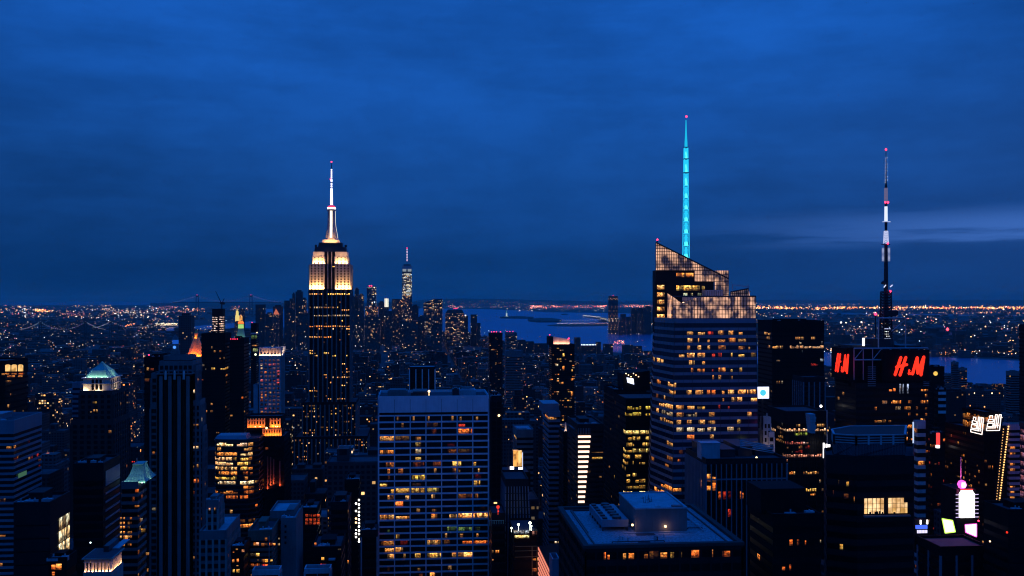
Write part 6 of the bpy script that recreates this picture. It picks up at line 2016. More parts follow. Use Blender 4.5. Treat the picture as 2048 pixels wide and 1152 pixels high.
Yi = 520
x0 = X(1968, Yi); x1 = X(2003, Yi)
Di = x0 / kk(1890) - Yi
zi = lambda py: Z(1975, py, Yi)
zi2 = lambda py: Z(1925, py, Yi + Di * .5)
t = tower('office_tower', 'black corner tower with white neon letters at its top', 'office building', [(x0, Yi), (x1, Yi), (x1, Yi + Di), (x0, Yi + Di)], zi(866), fh=11.6 / F * ZC(1968, Yi), bw=1.9, band=.5, proud=.1, wall='black_brick', glass='matt_glass', cap=2, nmax=90, gap=.25, clutter=False,
          lit=randlit(.16, [AMBER, WARM, AMBER], .6))
tower(None, None, None, [(x0 + .6, Yi + .6), (x1 - .4, Yi + .6), (x1 - .4, Yi + Di * .55), (x0 + .6, Yi + Di * .55)], zi(828), z0=zi(866), fh=4.4, bw=2.2, band=.2, wall='black_brick', glass='matt_glass', lit=lambda r, b, px, py, f: (AMBER, rng.uniform(.25, .7), 0, 1), cap=1.2, zlow=zi(866), nmax=60, parent=t, clutter=False)
E_ = [[(.02, .0), (.02, .16), (.62, .16)], [(.02, .0), (.88, .0)], [(.06, .24), (.10, .46), (.46, .46), (.44, .24), (.06, .24)], [(.12, .54), (.15, .70), (.48, .70), (.46, .54), (.12, .54)], [(.22, .78), (.24, .92), (.42, .92), (.40, .78)],
      [(.52, .24), (.62, .98), (.74, .98), (.62, .16)], [(.88, .0), (1.0, .98), (.86, .98), (.74, .16)], [(.60, .30), (.80, .30)]]
m = strokes(E_, (X(1972, Yi), Yi - .25, zi(861)), 1, 0, 0, X(2002, Yi) - X(1972, Yi), zi(829) - zi(861), .21); m.build('neon_letter', 'neon_white', t)
yon = lambda px: (x0 - .3) / kk(px)
m = strokes(E_, (x0 - .3, yon(1941), zi2(860)), 0, -1, 0, yon(1941) - yon(1967), zi2(827) - zi2(860), .21); m.build('neon_letter', 'neon_white', t)
keep(1886, 2004, 824, 1020, Yi)
# beaded tower edge
Yj = 500
t = simple('hotel_tower', 'striped tower at the right edge outlined by slanting strings of golden bulbs', 'hotel', 2006, 2110, 852, Yj, 6, kp=1020, fh=11.0 / F * ZC(2020, Yj), bw=3.2, band=.5, proud=.2, wall='rosy_stone', glass='matt_glass', cap=2, nmax=50, clutter=False,
           lit=lambda r, b, px, py, f: (AMBER, rng.uniform(.5, 1.2), 0, 1) if 2016 < px < 2032 and rng.random() < .7 and py > 880 else None)
m = MB(); m.loft([(X(1990, Yj), Yj), (X(2014, Yj), Yj), (X(2014, Yj), Yj + 2), (X(1990, Yj), Yj + 2)], Z(2000, 1030, Yj), [(X(2006, Yj), Yj + .1), (X(2014, Yj), Yj + .1), (X(2014, Yj), Yj + 2), (X(2006, Yj), Yj + 2)], Z(2000, 852, Yj)); m.build('slanted_wall', 'black_brick', t)
for a0, a1, y0, y1, n_, r in ((2017, 1996.5, 853, 1021, 34, .42), (2007, 1991, 858, 1020, 30, .3), (2047, 2043, 925, 1020, 16, .3)):
    m = MB()
    for k in range(n_):
        u = k / (n_ - 1)
        m.ball((X(a0 + (a1 - a0) * u, Yj - .5), Yj - .5, Z(2005, y0 + (y1 - y0) * u, Yj)), r)
    m.build('bulb_string', glow('golden_bulb' + str(n_), (1, .50, .16), 2.2 if r > .4 else 1.2), t)
t = simple('glass_tower', 'pink violet lit glass tower sliver at the right edge', 'office building', 2040, 2100, 850, 470, 4, kp=930, fh=4, bw=3, band=.2, wall='dark_metal', glass='blue_glass', lit=lambda r, b, px, py, f: ((.8, .35, .6), .25, 0, 1), cap=1, nmax=20, clutter=False)

# Times square sign pile
Yt = 440
zt_ = lambda py: Z(1937, py, Yt)
t = thing('sign_tower', 'stacked square tower crowned by a magenta ball, covered in blinding white screens', 'sign tower', (X(1937, Yt), Yt + 8, 0))
m = MB(); m.box(X(1918, Yt), X(1956, Yt), Yt + 2, Yt + 16, 0, zt_(980)); m.build('wall', 'black_brick', t)
xm, hw = X(1936, Yt), (X(1950.5, Yt) - X(1921.5, Yt)) / 2
m = MB()
m.box(xm - hw, xm + hw, Yt + .4, Yt + 1.6, zt_(1036), zt_(990)); m.loft(ngon(xm, Yt + 1, hw * 1.0, 4, pi / 4, 1.38, .5), zt_(990), ngon(xm, Yt + 1, hw * .66, 4, pi / 4, 1.38, .5), zt_(981))
m.build('screen', 'screen_white', t)
m = MB(); m.box(xm - hw * .8, xm + hw * .8, Yt + .6, Yt + 1.5, zt_(981), zt_(979)); m.build('red_header', 'screen_red', t)
m = MB()
for k in range(7):
    z = zt_(990 + k * 7.5)
    m.tube((X(1913.5, Yt), Yt + .8, z), (X(1921.4, Yt), Yt + .8, z), .16, n=4); m.tube((X(1951, Yt), Yt + .8, z), (X(1959, Yt), Yt + .8, z), .16, n=4)
m.build('light_fin', glow('fin_lilac', (.75, .6, 1), 1.2), t)
m = MB(); m.ball((X(1930, Yt), Yt + 2, zt_(971)), 1.7); m.build('ball', glow('ball_pink', (1.0, .42, .85), 2.6), t)
m = MB(); m.ball((X(1930, Yt), Yt + 2.6, zt_(971)), 2.15); m.build('ball_ring', 'screen_magenta', t)
m = MB(); m.tube((X(1931, Yt), Yt + 4, zt_(980)), (X(1931, Yt), Yt + 4, zt_(917)), .25, .18); m.build('flagpole', 'steel', t)
beacon(t, X(1957, Yt), Yt, zt_(1042), .5)
d = bpy.data.lights.new('ball_glow', 'POINT'); d.energy = 14000; d.color = (1, .1, .5); d.shadow_soft_size = 1.5  # added lamp throws pink on nearby walls, standing in for lens bloom
lo = bpy.data.objects.new('ball_glow', d); COL.objects.link(lo); lo.parent = t; oo = ORIG[t.name]; lo.location = (X(1930, Yt) - oo[0], Yt - 1.5 - oo[1], zt_(972) - oo[2])
keep(1912, 1962, 912, 1075, Yt)
t = thing('billboard', 'bright yellow green tilted billboard left of the stacked sign tower', 'billboard', (X(1896, 430), 430, 0))
m = MB(); p = [(1884, 1037), (1905, 1041), (1910.5, 1064), (1890, 1066)]
m.face([(X(a, 430), 430, Z(1896, b, 430)) for a, b in reversed(p)]); m.build('screen', glow('screen_lime', (1.0, 1.0, .62), 1.8), t)
m = MB()
for a, b in zip(p, p[1:] + p[:1]):
    m.tube((X(a[0], 430), 429.9, Z(1896, a[1], 430)), (X(b[0], 430), 429.9, Z(1896, b[1], 430)), .22, n=4)
m.build('frame', 'screen_green', t)
m = MB(); m.tube((X(1896, 430), 431, Z(1896, 1100, 430)), (X(1896, 430), 431, Z(1896, 1040, 430)), .5, n=6); m.build('post', 'dark_metal', t)
t = thing('billboard', 'white billboard with pink rim under the stacked sign tower', 'billboard', (X(1942, 430), 430, 0))
p = [(1930, 1049), (1953, 1048), (1953, 1074), (1931, 1064)]
m = MB(); m.face([(X(a, 430), 430, Z(1942, b, 430)) for a, b in reversed(p)]); m.build('screen', 'screen_white', t)
m = MB()
for a, b in zip(p, p[1:] + p[:1]):
    m.tube((X(a[0], 430), 429.9, Z(1942, a[1], 430)), (X(b[0], 430), 429.9, Z(1942, b[1], 430)), .2, n=4)
m.build('frame', 'screen_magenta', t)
m = MB(); m.tube((X(1942, 430), 431, Z(1942, 1100, 430)), (X(1942, 430), 431, Z(1942, 1050, 430)), .5, n=6); m.build('post', 'dark_metal', t)
t = thing('theatre_sign', 'blue and white lit marquee with two small white lamps right of the big bright windows', 'sign', (X(1845, 420), 420, 0))
m = MB(); m.box(X(1833, 420), X(1855, 420), 420, 421, Z(1844, 1058, 420), Z(1844, 1051, 420)); m.build('marquee', 'screen_blue', t)
m = MB()
for k in range(7):
    m.box(X(1834 + k * 3, 420), X(1836 + k * 3, 420), 419.7, 420, Z(1844, 1066, 420), Z(1844, 1060, 420))
m.build('letter_panel', glow('lilac_panel', (.7, .65, 1), 1.4), t)
for px in (1841, 1854):
    m = MB(); m.box(X(px - 1.2, 420), X(px + 1.2, 420), 419.6, 420, Z(1844, 1048, 420), Z(1844, 1040, 420)); m.build('lamp', 'white_lamp', t)
m = MB(); m.box(X(1832, 420), X(1856, 420), 421, 423, Z(1844, 1100, 420), Z(1844, 1040, 420)); m.build('backing', 'black_brick', t)
t = simple('low_building', 'low dark building with blue piers along the bottom right', 'building', 1836, 1975, 1098, 400, 24, kp=1152, clutter=False, fh=4.2, bw=4, band=.4, wall='black_brick', glass='matt_glass', pier=2, pierw=.8, piermat='spandrel_blue', lit=randlit(.05, [YELLOW, AMBER], .7), cap=3, nmax=14)
t = simple('office_block', 'broad black block in the bottom right corner with two red lamps', 'building', 1968, 2120, 1024, 380, 30, kp=1152, fh=4.2, bw=4, band=.5, wall='black_brick', glass='matt_glass', lit=randlit(.015, [AMBER, ORANGE], .8), cap=6, nmax=14)
beacon(t, X(2014, 379.2), 379.2, Z(2014, 1065, 379), .5, 'beacon', 'neon_red'); beacon(t, X(1980, 379.2), 379.2, Z(1980, 1083, 379), .4, 'wall_lamp', 'warm_lamp')
t = simple('apartment_tower', 'dark sliver of a tower at the upper right edge of the city', 'apartment tower', 2039, 2110, 652, 900, 30, kp=850, fh=3.6, bw=3.2, band=.4, wall='black_brick', glass='matt_glass', lit=table({}, 2, randlit(.02, PAL_HOME, .8)), cap=5, nmax=14)
t = simple('tower_block', 'blue dark block with stepped top left of the dark sliver at the right edge', 'building', 2012, 2041, 744, 1500, 40, kp=800, fh=3.8, bw=4, band=.4, wall='grey_concrete', lit=randlit(.02), cap=6, nmax=8)
for a, b, py, Y, lab in ((1889, 1902, 748, 1750, 'shorter of two riverside towers, its windows glowing'), (1902, 1917, 725, 1780, 'taller riverside apartment tower with a narrow flat top'), (1917, 1934, 737, 1740, 'riverside tower with bright windows right of the taller one')):
    t = simple('apartment_tower', lab, 'apartment tower', a, b, py, Y, 26, kp=775, fh=3.4, bw=3.4, band=.4, wall='grey_concrete', lit=randlit(.16 if b != 1917 else .05, [WARM, AMBER], .8), cap=4, nmax=20, group='riverside towers')

# --- bottom middle
Y1 = 430
t = simple('brick_building', 'blank blue grey wall of a stepped building with pale roof at the bottom', 'building', 562, 606, 1041, Y1, 26, kp=1102, fh=40, bw=9, band=1, proud=.02, wall='grey_concrete', glass='grey_concrete', lit=None, cap=2, roof='roof_pale')
tower(None, None, None, rect(541, 588, Y1 + 8, 22), Z(560, 1035, Y1), fh=4.2, bw=3.4, band=.6, wall='grey_concrete', glass='matt_glass', lit=None, cap=3, parent=t, clutter=False, roof='roof_pale')
m = MB()
for k in range(4):
    m.box(X(569, Y1), X(573, Y1), Y1 - .1, Y1 - .04, Z(571, 1055 + k * 11, Y1), Z(571, 1050 + k * 11, Y1))
m.build('blind_window', 'matt_glass', t)
tw = [(507, 512, 1085, 1091, AMBER, .9), (512.5, 518, 1084.5, 1091, (1, .5, .3), 1.2), (523, 529, 1086, 1092, AMBER, 1.), (530, 535, 1086, 1091, AMBER, .6), (539, 545, 1085.5, 1091, ORANGE, 1.1), (546, 551, 1086, 1091, AMBER, 1.1), (530, 534.5, 1075, 1081, AMBER, .8), (556, 560, 1086, 1091, WHITE, .4), (557, 560, 1075, 1079, WHITE, .5),
      (501, 506, 1106, 1112, WHITE, .4), (507, 512, 1106, 1112, WHITE, .3), (513, 519, 1106, 1112, YELLOW, 1.3), (524, 530, 1118, 1125, AMBER, 1.), (530.5, 536, 1118, 1125, YELLOW, 1.2), (541, 545.5, 1119, 1123, YELLOW, 1.1), (515, 518, 1119, 1121, WARM, .4),
      (485, 490, 1126, 1132, ORANGE, 1.2), (492, 497, 1126, 1132, AMBER, 1.1), (502, 507, 1127, 1133, ORANGE, 1.1), (508, 513, 1128, 1133, ORANGE, 1.1), (514, 519.5, 1127, 1133, ORANGE, 1.2), (524, 529, 1128, 1133, RED, 1.1), (530, 536, 1128, 1133, ORANGE, 1.1)]
t = simple('brick_building', 'brick building with rows of orange lit windows at the bottom left of centre', 'building', 497, 558, 1066, 415, 22, kp=1140, fh=10.6 / F * ZC(527, 415), bw=3, band=.6, wall='brown_brick', glass='matt_glass', lit=None, cap=3)
wins_px(t, 415, tw, 40, o=.35)
m = MB(); m.tube((X(538, 414), 414.2, Z(538, 1135, 414)), (X(538, 414), 414.2, Z(538, 1072, 414)), .12); m.build('drain_pipe', 'steel', t)
t = simple('brick_building', 'small dark building with white and amber windows left of the orange windowed one', 'building', 463, 500, 1098, 400, 20, kp=1152, fh=3.9, bw=2.6, band=.5, wall='black_brick', glass='matt_glass', lit=None, cap=3)
wins_px(t, 400, [(472, 476, 1097, 1100, WARM, .5), (484, 489, 1099, 1104, (1, .55, .35), .9), (474, 478, 1117, 1124, ORANGE, 1.1), (465, 469, 1118, 1124, AMBER, .9), (466, 470, 1138, 1144, YELLOW, 1.3), (473.5, 479, 1138, 1145, YELLOW, 1.4), (473, 477, 1130, 1132, WARM, .6), (502, 507, 1148, 1155, AMBER, 1.), (466, 469, 1103, 1105, AMBER, .5)], o=.4)
t = simple('pale_edged_building', 'long low building with a pale blue glazed roof edge along the bottom edge', 'building', 506, 562, 1146, 360, 5, fh=4, bw=4.4, band=.1, wall='steel', glass='dark_glass', pier=1, pierw=.2, piermat='steel', lit=None, cap=.7, clutter=False)
t = simple('pale_edged_building', 'low building with a pale roof edge right of the other glazed one', 'building', 610, 662, 1143, 362, 5, fh=4, bw=4.4, band=.1, wall='steel', glass='dark_glass', pier=1, pierw=.2, piermat='steel', lit=None, cap=.7, clutter=False)
t = simple('loft_building', 'dark building with three rows of glowing red orange windows', 'building', 604, 642, 1020, 520, 22, kp=1056, fh=4, bw=3, band=.5, wall='black_brick', glass='matt_glass', lit=None, cap=2)
wins_px(t, 520, [(611 + k * 7.6, 616.5 + k * 7.6, p, p + 6, (1, .13, .03), s * (.7 if p != 1043 else 1)) for p in (1028, 1037, 1043.5) for k, s in ((0, .5), (1, .8), (2, .6), (3, 1.0))], o=.35)
t = simple('apartment_block', 'dark block with two vertical strings of white stair lights beside the pale slab', 'building', 690, 722, 962, 620, 24, kp=1100, fh=3.8, bw=3, band=.6, wall='black_brick', glass='matt_glass', lit=None, cap=4)
for k, (px, ys) in enumerate(((712, (1007, 1022, 1037, 1045, 1060, 1067, 1074)), (718, (1000, 1009, 1016, 1024, 1031, 1039, 1046, 1053, 1061, 1068, 1078, 1083)))):
    for py in ys:
        c = 'warm_lamp' if (k == 0 and py in (1037, 1045)) else 'white_lamp'
        m = MB(); m.ball((X(px, 619.5), 619.4, Z(px, py, 619.5)), .62 if py not in (1078, 1060) else .35); m.build('stair_lamp', c, t)
t = simple('apartment_block', 'dim blue block with a grid of dark windows left of the stair light strings', 'building', 662, 702, 1008, 520, 24, kp=1110, fh=4, bw=3.4, band=.45, wall='dark_granite', glass='matt_glass', lit=randlit(.03, [WHITE, WARM], .6), cap=3, nmax=8)
wins_px(t, 519, [(656, 658, 1019, 1024, YELLOW, 1.2), (656.3, 657.8, 1034, 1038, YELLOW, .9), (656.3, 657.8, 1042, 1045, YELLOW, .5), (656.3, 657.8, 1049, 1053, YELLOW, .8)], o=.6)
t = simple('low_building', 'low block with a bright square window below the stair light strings', 'building', 625, 690, 1098, 440, 24, kp=1140, fh=4, bw=3, band=.5, wall='black_brick', glass='matt_glass', lit=randlit(.04, PAL_HOME, .7), cap=3, nmax=8)
wins_px(t, 440, [(643, 648.5, 1114, 1120, YELLOW, 1.3), (629, 633, 1085, 1090, ORANGE, .7), (641, 651, 1127, 1131, RED, .9), (695, 698, 1120, 1126, AMBER, 1.), (676, 682, 1097, 1100, WHITE, .6)], o=.4)
m = MB(); m.box(X(657, 438), X(670, 438), 438, 450, Z(663, 1121, 438), Z(663, 1118, 438)); m.build('roof_deck', 'roof_pale', t)
t = simple('narrow_building', 'narrow building with two pale upright edges next to the pale slab', 'building', 723, 757, 1064, 560, 20, kp=1145, fh=4.4, bw=5, band=.2, wall='dark_granite', glass='matt_glass', pier=2, pierw=.6, pproud=.5, piermat='roof_pale', lit=randlit(.12, [RED, ORANGE, WARM], .5), cap=3, nmax=12)

# --- between the slab and the avenue
t = simple('theatre_building', 'dark building with a glowing golden glass stair box and white screens on top', 'building', 1000, 1060, 948, 690, 30, kp=960, fh=4, bw=4, band=.6, wall='black_brick', glass='matt_glass', lit=None, cap=4, clutter=False)
m = MB(); m.box(X(1027, 690), X(1037, 690), 690, 693, Z(1032, 933, 690), Z(1032, 901, 690)); m.build('glass_stair', 'amber_glow', t)
m = MB(); m.box(X(1037.2, 690), X(1044, 690), 690, 693, Z(1032, 933, 690), Z(1032, 902, 690)); m.build('glass_stair', 'arched_glow', t).scale = (1, 1, 1)
for a, b, p0, p1, mt in ((1020, 1028, 933, 939, 'screen_white'), (1037, 1045, 935, 942, 'screen_white'), (1039, 1045, 944, 951, 'arched_glow')):
    m = MB(); m.box(X(a, 689), X(b, 689), 689, 689.6, Z(a, p1, 689), Z(a, p0, 689)); m.build('screen', mt, t)
m = MB(); m.tube((X(1045, 690), 690, Z(1045, 940, 690)), (X(1045, 690), 690, Z(1045, 905, 690)), .3); m.build('edge_light', 'antenna_white', t)
m = MB(); m.tube((X(1016, 690), 690, Z(1016, 940, 690)), (X(1016, 690), 690, Z(1016, 892, 690)), .22); m.build('flagpole', 'brown_brick', t)
Ykk = 560
t = simple('office_tower', 'dim blue tower with fine upright ribs and sloping base right of the pale slab', 'office building', 1003, 1056, 962, Ykk, 30, kp=1045, fh=4, bw=2.2, band=.1, wall='dark_granite', glass='matt_glass', poly0=rect(1001, 1078, Ykk - 8, 40), pier=1, pierw=.5, pproud=.35, piermat='spandrel_blue', lit=randlit(.01, [WHITE], .9), cap=3, nmax=6, clutter=False)
t = simple('office_slab', 'tall narrow dark slab with faint ribs hugging the right edge of the pale slab', 'office building', 978, 1003, 795, 640, 26, kp=950, fh=4, bw=3, band=.2, wall='dark_granite', glass='matt_glass', pier=1, pierw=.6, piermat='dark_granite', lit=randlit(.02), cap=3, nmax=6)
beacon(t, X(998, 639), 639, Z(998, 831, 639), .9, 'roof_lamp', 'warm_lamp')
Yll = 520
t = simple('corner_building', 'dark corner building with two starry floodlights on the roof and yellow windows', 'building', 1018, 1074, 1066, Yll, 30, kp=1150, fh=4.6, bw=4.4, band=.3, wall='black_brick', glass='matt_glass', lit=None, cap=1.5, clutter=False)
wins_px(t, Yll, [(1027.5, 1037, 1061, 1067, COOL, .5), (1038.5, 1048, 1061, 1067, (.6, .75, 1), .5), (1049.5, 1058, 1061, 1067, COOL, .6), (1029, 1058, 1070, 1076, (1, .85, .35), 1.4), (1064, 1074, 1062, 1070, (1, .45, .35), .5), (1065, 1072, 1117, 1121, AMBER, 1.0), (1064, 1073, 1136, 1143, ORANGE, 1.1), (984, 987, 1100, 1106, WARM, 1), (991, 994, 1100, 1106, AMBER, 1), (995, 998, 1100, 1106, AMBER, .9), (984, 987, 1118, 1121, WARM, .8)], o=.3)
m = MB()
for px in (1064, 1074):
    m.box(X(px - .5, Yll), X(px + .5, Yll), Yll - .6, Yll - .2, Z(px, 1150, Yll), Z(px, 1092, Yll))
for py in (1092, 1101, 1113):
    m.box(X(1030, Yll), X(1074, Yll), Yll - .6, Yll - .2, Z(1050, py + .6, Yll), Z(1050, py, Yll))
m.build('scaffold_frame', pbr('olive_frame', (.30, .28, .08), .6), t)
for px, py, r in ((1037, 1049, .62), (1060, 1046, .75), (1023, 1056, .5), (1063, 1052, .4)):
    m = MB(); m.ball((X(px, Yll + 4), Yll + 4, Z(px, py, Yll + 4)), r); m.tube((X(px, Yll + 4), Yll + 4, Z(px, 1064, Yll + 4)), (X(px, Yll + 4), Yll + 4, Z(px, py + 1, Yll + 4)), .12); m.build('roof_floodlight', glow('roof_flood' + str(px), (.92, 1, .80), 5), t)
    d = bpy.data.lights.new('roof_floodlight', 'POINT'); d.energy = 260; d.color = (.9, 1, .7); d.shadow_soft_size = .5
    lo = bpy.data.objects.new('roof_floodlight_beam', d); COL.objects.link(lo); lo.parent = t; oo = ORIG[t.name]; lo.location = (X(px, Yll + 4) - oo[0], Yll + 3 - oo[1], Z(px, py, Yll + 4) - oo[2])
t = simple('dark_building', 'dark low building with a red lamp pair beside the pale slab', 'building', 978, 1010, 1030, 545, 24, kp=1095, fh=4.2, bw=4, band=.3, wall='dark_granite', glass='matt_glass', lit=None, cap=2, clutter=False)
m = MB(); m.ball((X(996, 544), 544, Z(996, 1014, 544)), 1.0); m.ball((X(996.5, 544), 544, Z(996, 1022.5, 544)), .5); m.tube((X(996, 544.6), 544.6, Z(996, 1030, 544)), (X(996, 544.6), 544.6, Z(996, 1012, 544)), .14); m.build('red_lamp', glow('deep_red_lamp', (1, .05, .03), 1.0), t)
m = MB()
for k in range(9):
    m.tube((X(979 + k * 3.5, 545), 545, Z(990, 1052, 545)), (X(979 + k * 3.5, 545), 545, Z(990, 1041, 545)), .12, n=4)
m.tube((X(978, 545), 545, Z(990, 1041, 545)), (X(1008, 545), 545, Z(990, 1041, 545)), .14, n=4); m.build('roof_railing', 'copper_green', t)
# west side of the avenue: a wall of pink lit lines
xw = X(1078, 1000)
t = thing('lit_facade_building', 'building beside the avenue whose wall carries long pink light lines', 'building', (xw + 14, 540, 0))
def yx(px, x):
    return x / kk(px)
xw = X(1100, 480)
y0, y1 = 470, yx(1077, xw)
m = MB(); m.box(xw, xw + 24, y0 + 2, y1, 0, Z(1085, 1091, y1) ); m.build('wall', 'black_brick', t)
zz0 = Z(1077, 1091, y1)
for k in range(9):
    z = zz0 - 1.2 - k * 2.6
    m = MB(); m.box(xw - .4, xw - .05, y0 + 4, y1 - 1, z - .55, z + .55); m.build('light_line', 'strip_pink', t)
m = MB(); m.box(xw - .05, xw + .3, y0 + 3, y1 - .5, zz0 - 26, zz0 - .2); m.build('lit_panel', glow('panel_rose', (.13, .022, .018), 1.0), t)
t = simple('rooftop_box', 'small building with pale blue parapet at the bottom beside the avenue', 'building', 1100, 1118, 1140, 400, 18, fh=4, bw=4, band=.6, wall='spandrel_blue', lit=None, cap=4, clutter=False, parapet=4.5, roof='roof_tar')
# ------------------------------------------------------------------ downtown, far off: ordinary towers whose windows are a facade pattern


def plain(name, label, cat, poly, z1, seed=None, tone=.09, lit=.12, warm=.4, fh=3.6, bw=3.4, roofparts=True, group=None, poly1=None, parts=True, step=None):
    cxm = sum(p[0] for p in poly) / 4.0 if len(poly) == 4 else sum(p[0] for p in poly) / len(poly)
    cym = sum(p[1] for p in poly) / len(poly)
    t = thing(name, label, cat, (cxm, cym, 0), group)
    a = (bw / 10, fh / 10, lit, seed if seed is not None else rng.random(), tone, warm)
    m = MB()
    m.loft(poly, 0, poly1 or poly, z1, caps=False, a=a)
    if step:
        p2 = [lerp((cxm, cym), p, step[0]) for p in poly]
        m.loft(p2, z1 - .2, p2, z1 + step[1], caps=False, a=a)
    m.build('wall', 'city_facade', t, city=True)
    r = MB()
    pp = poly1 or poly
    r.face([(p[0], p[1], z1 - .05) for p in pp], a=a)
    if step:
        r.face([(p[0], p[1], z1 + step[1] - .05) for p in p2], a=a)
    r.build('roof', 'city_roof', t, city=True)
    return t


FARP = [  # px0, px1, top, distance, lit share, warmth, tone, label
    (511, 529, 609, 5600, .10, .5, .06, 'dark flat tower beside the water, left of the far cluster'),
    (546, 564, 613, 5400, .06, .3, .06, 'dark far tower behind a small pink lit pyramid'),
    (568.5, 579, 601, 5500, .16, .7, .07, 'broad stepped tower at the left end of the far cluster'),
    (579, 586, 597, 5600, .14, .6, .07, 'low shouldered tower between two taller far towers'),
    (584.5, 588.5, 588, 5650, .10, .5, .06, 'needle thin far tower just left of the cluster peak'),
    (591, 604.5, 583, 5700, .13, .6, .07, 'flat topped tallest tower of the far cluster left of the floodlit skyscraper'),
    (604.5, 611.5, 598, 5600, .14, .6, .07, 'lower far tower right of the cluster peak'),
    (572, 590, 619, 5200, .14, .6, .08, 'squat far block with a bright lamp in front of the cluster'),
    (596, 618, 626, 5100, .14, .6, .08, 'wide far block in front of the cluster, touching the floodlit skyscraper'),
    (531, 545, 628, 5100, .12, .6, .07, 'low far block right of the dark flat waterside tower'),
    (480.5, 487, 618, 5300, .08, .5, .08, 'narrow dark far tower right of the gold lit crown'),
    (703.5, 709, 594, 5700, .12, .7, .07, 'slim far tower touching the floodlit skyscraper on its right'),
    (709.5, 717, 578, 5750, .12, .9, .07, 'tall slim far tower right of the floodlit skyscraper'),
    (718, 727, 590, 5700, .30, .95, .08, 'far tower with cool white windows, second from the floodlit skyscraper'),
    (757, 768, 605, 5700, .20, .4, .07, 'far tower with a red lamp between the silver tower and the bright crown'),
    (784, 804, 598, 5650, .34, .25, .08, 'broad far tower with many amber windows left of the spired glass tower'),
    (824, 837, 612, 5600, .05, .5, .05, 'dark far block just right of the spired glass tower'),
    (928, 936, 632, 5550, .12, .6, .07, 'low far block right of the roof with red lamps'),
    (942, 954, 629, 5500, .10, .6, .06, 'far waterside tower standing alone before the bay'),
    (954, 961, 646, 5450, .10, .5, .06, 'last low block of the far shore, right of the lone waterside tower'),
    (800, 836, 641, 4900, .20, .5, .09, 'wide pale far block at the foot of the spired glass tower'),
    (729, 760, 634, 5000, .25, .4, .08, 'wide amber lit far block at the foot of the silver tower'),
    (706, 728, 622, 5200, .24, .8, .08, 'far block of cool lights just right of the floodlit skyscraper'),
    (862, 884, 648, 4800, .16, .5, .08, 'far block below the tall sloped roof tower'),
    (836, 850, 634, 5000, .10, .5, .07, 'dark narrow far block between the spired tower and the sloped roof tower'),
    (770, 784, 622, 5150, .16, .6, .08, 'far block under the bright white crown'),
    (640, 660, 640, 4600, .1, .5, .08, 'far block hidden behind the floodlit skyscraper'),
    (1243, 1252, 628, 7300, .10, .6, .06, 'far tower first right of the tall riverbank tower'),
    (1253, 1262, 634, 7200, .12, .6, .06, 'lower far tower second right of the tall riverbank tower'),
    (1264, 1275, 616, 7300, .10, .6, .06, 'taller far tower third right of the tall riverbank tower'),
    (1276, 1287, 617, 7250, .14, .9, .06, 'far tower with pinkish lights fourth right of the tall riverbank tower'),
    (1289, 1303, 614, 7200, .08, .8, .05, 'far tower with a red lamp touching the glass crown tower from behind'),
    (1238, 1246, 640, 7100, .16, .6, .06, 'low far block at the foot of the tall riverbank tower'),
    (357, 382, 632, 2900, .12, .3, .06, 'dark square tower left of the gold pyramid'),
    (1222, 1232, 0, 0, 0, 0, 0, None),
]
for a, b, py, Y, lt, wm, tn, lab in FARP:
    if lab is None or 'hidden' in lab:
        continue
    plain('far_tower', lab, 'tower', rect(a, b, Y, 45), Z((a + b) / 2, py, Y), tone=tn, lit=lt * .35, warm=wm, fh=5.2, bw=5.0, step=(.6, 8) if rng.random() < .5 else None)
    keep(a - 1, b + 1, py - 2, 700 if Y > 4000 else 668, Y)


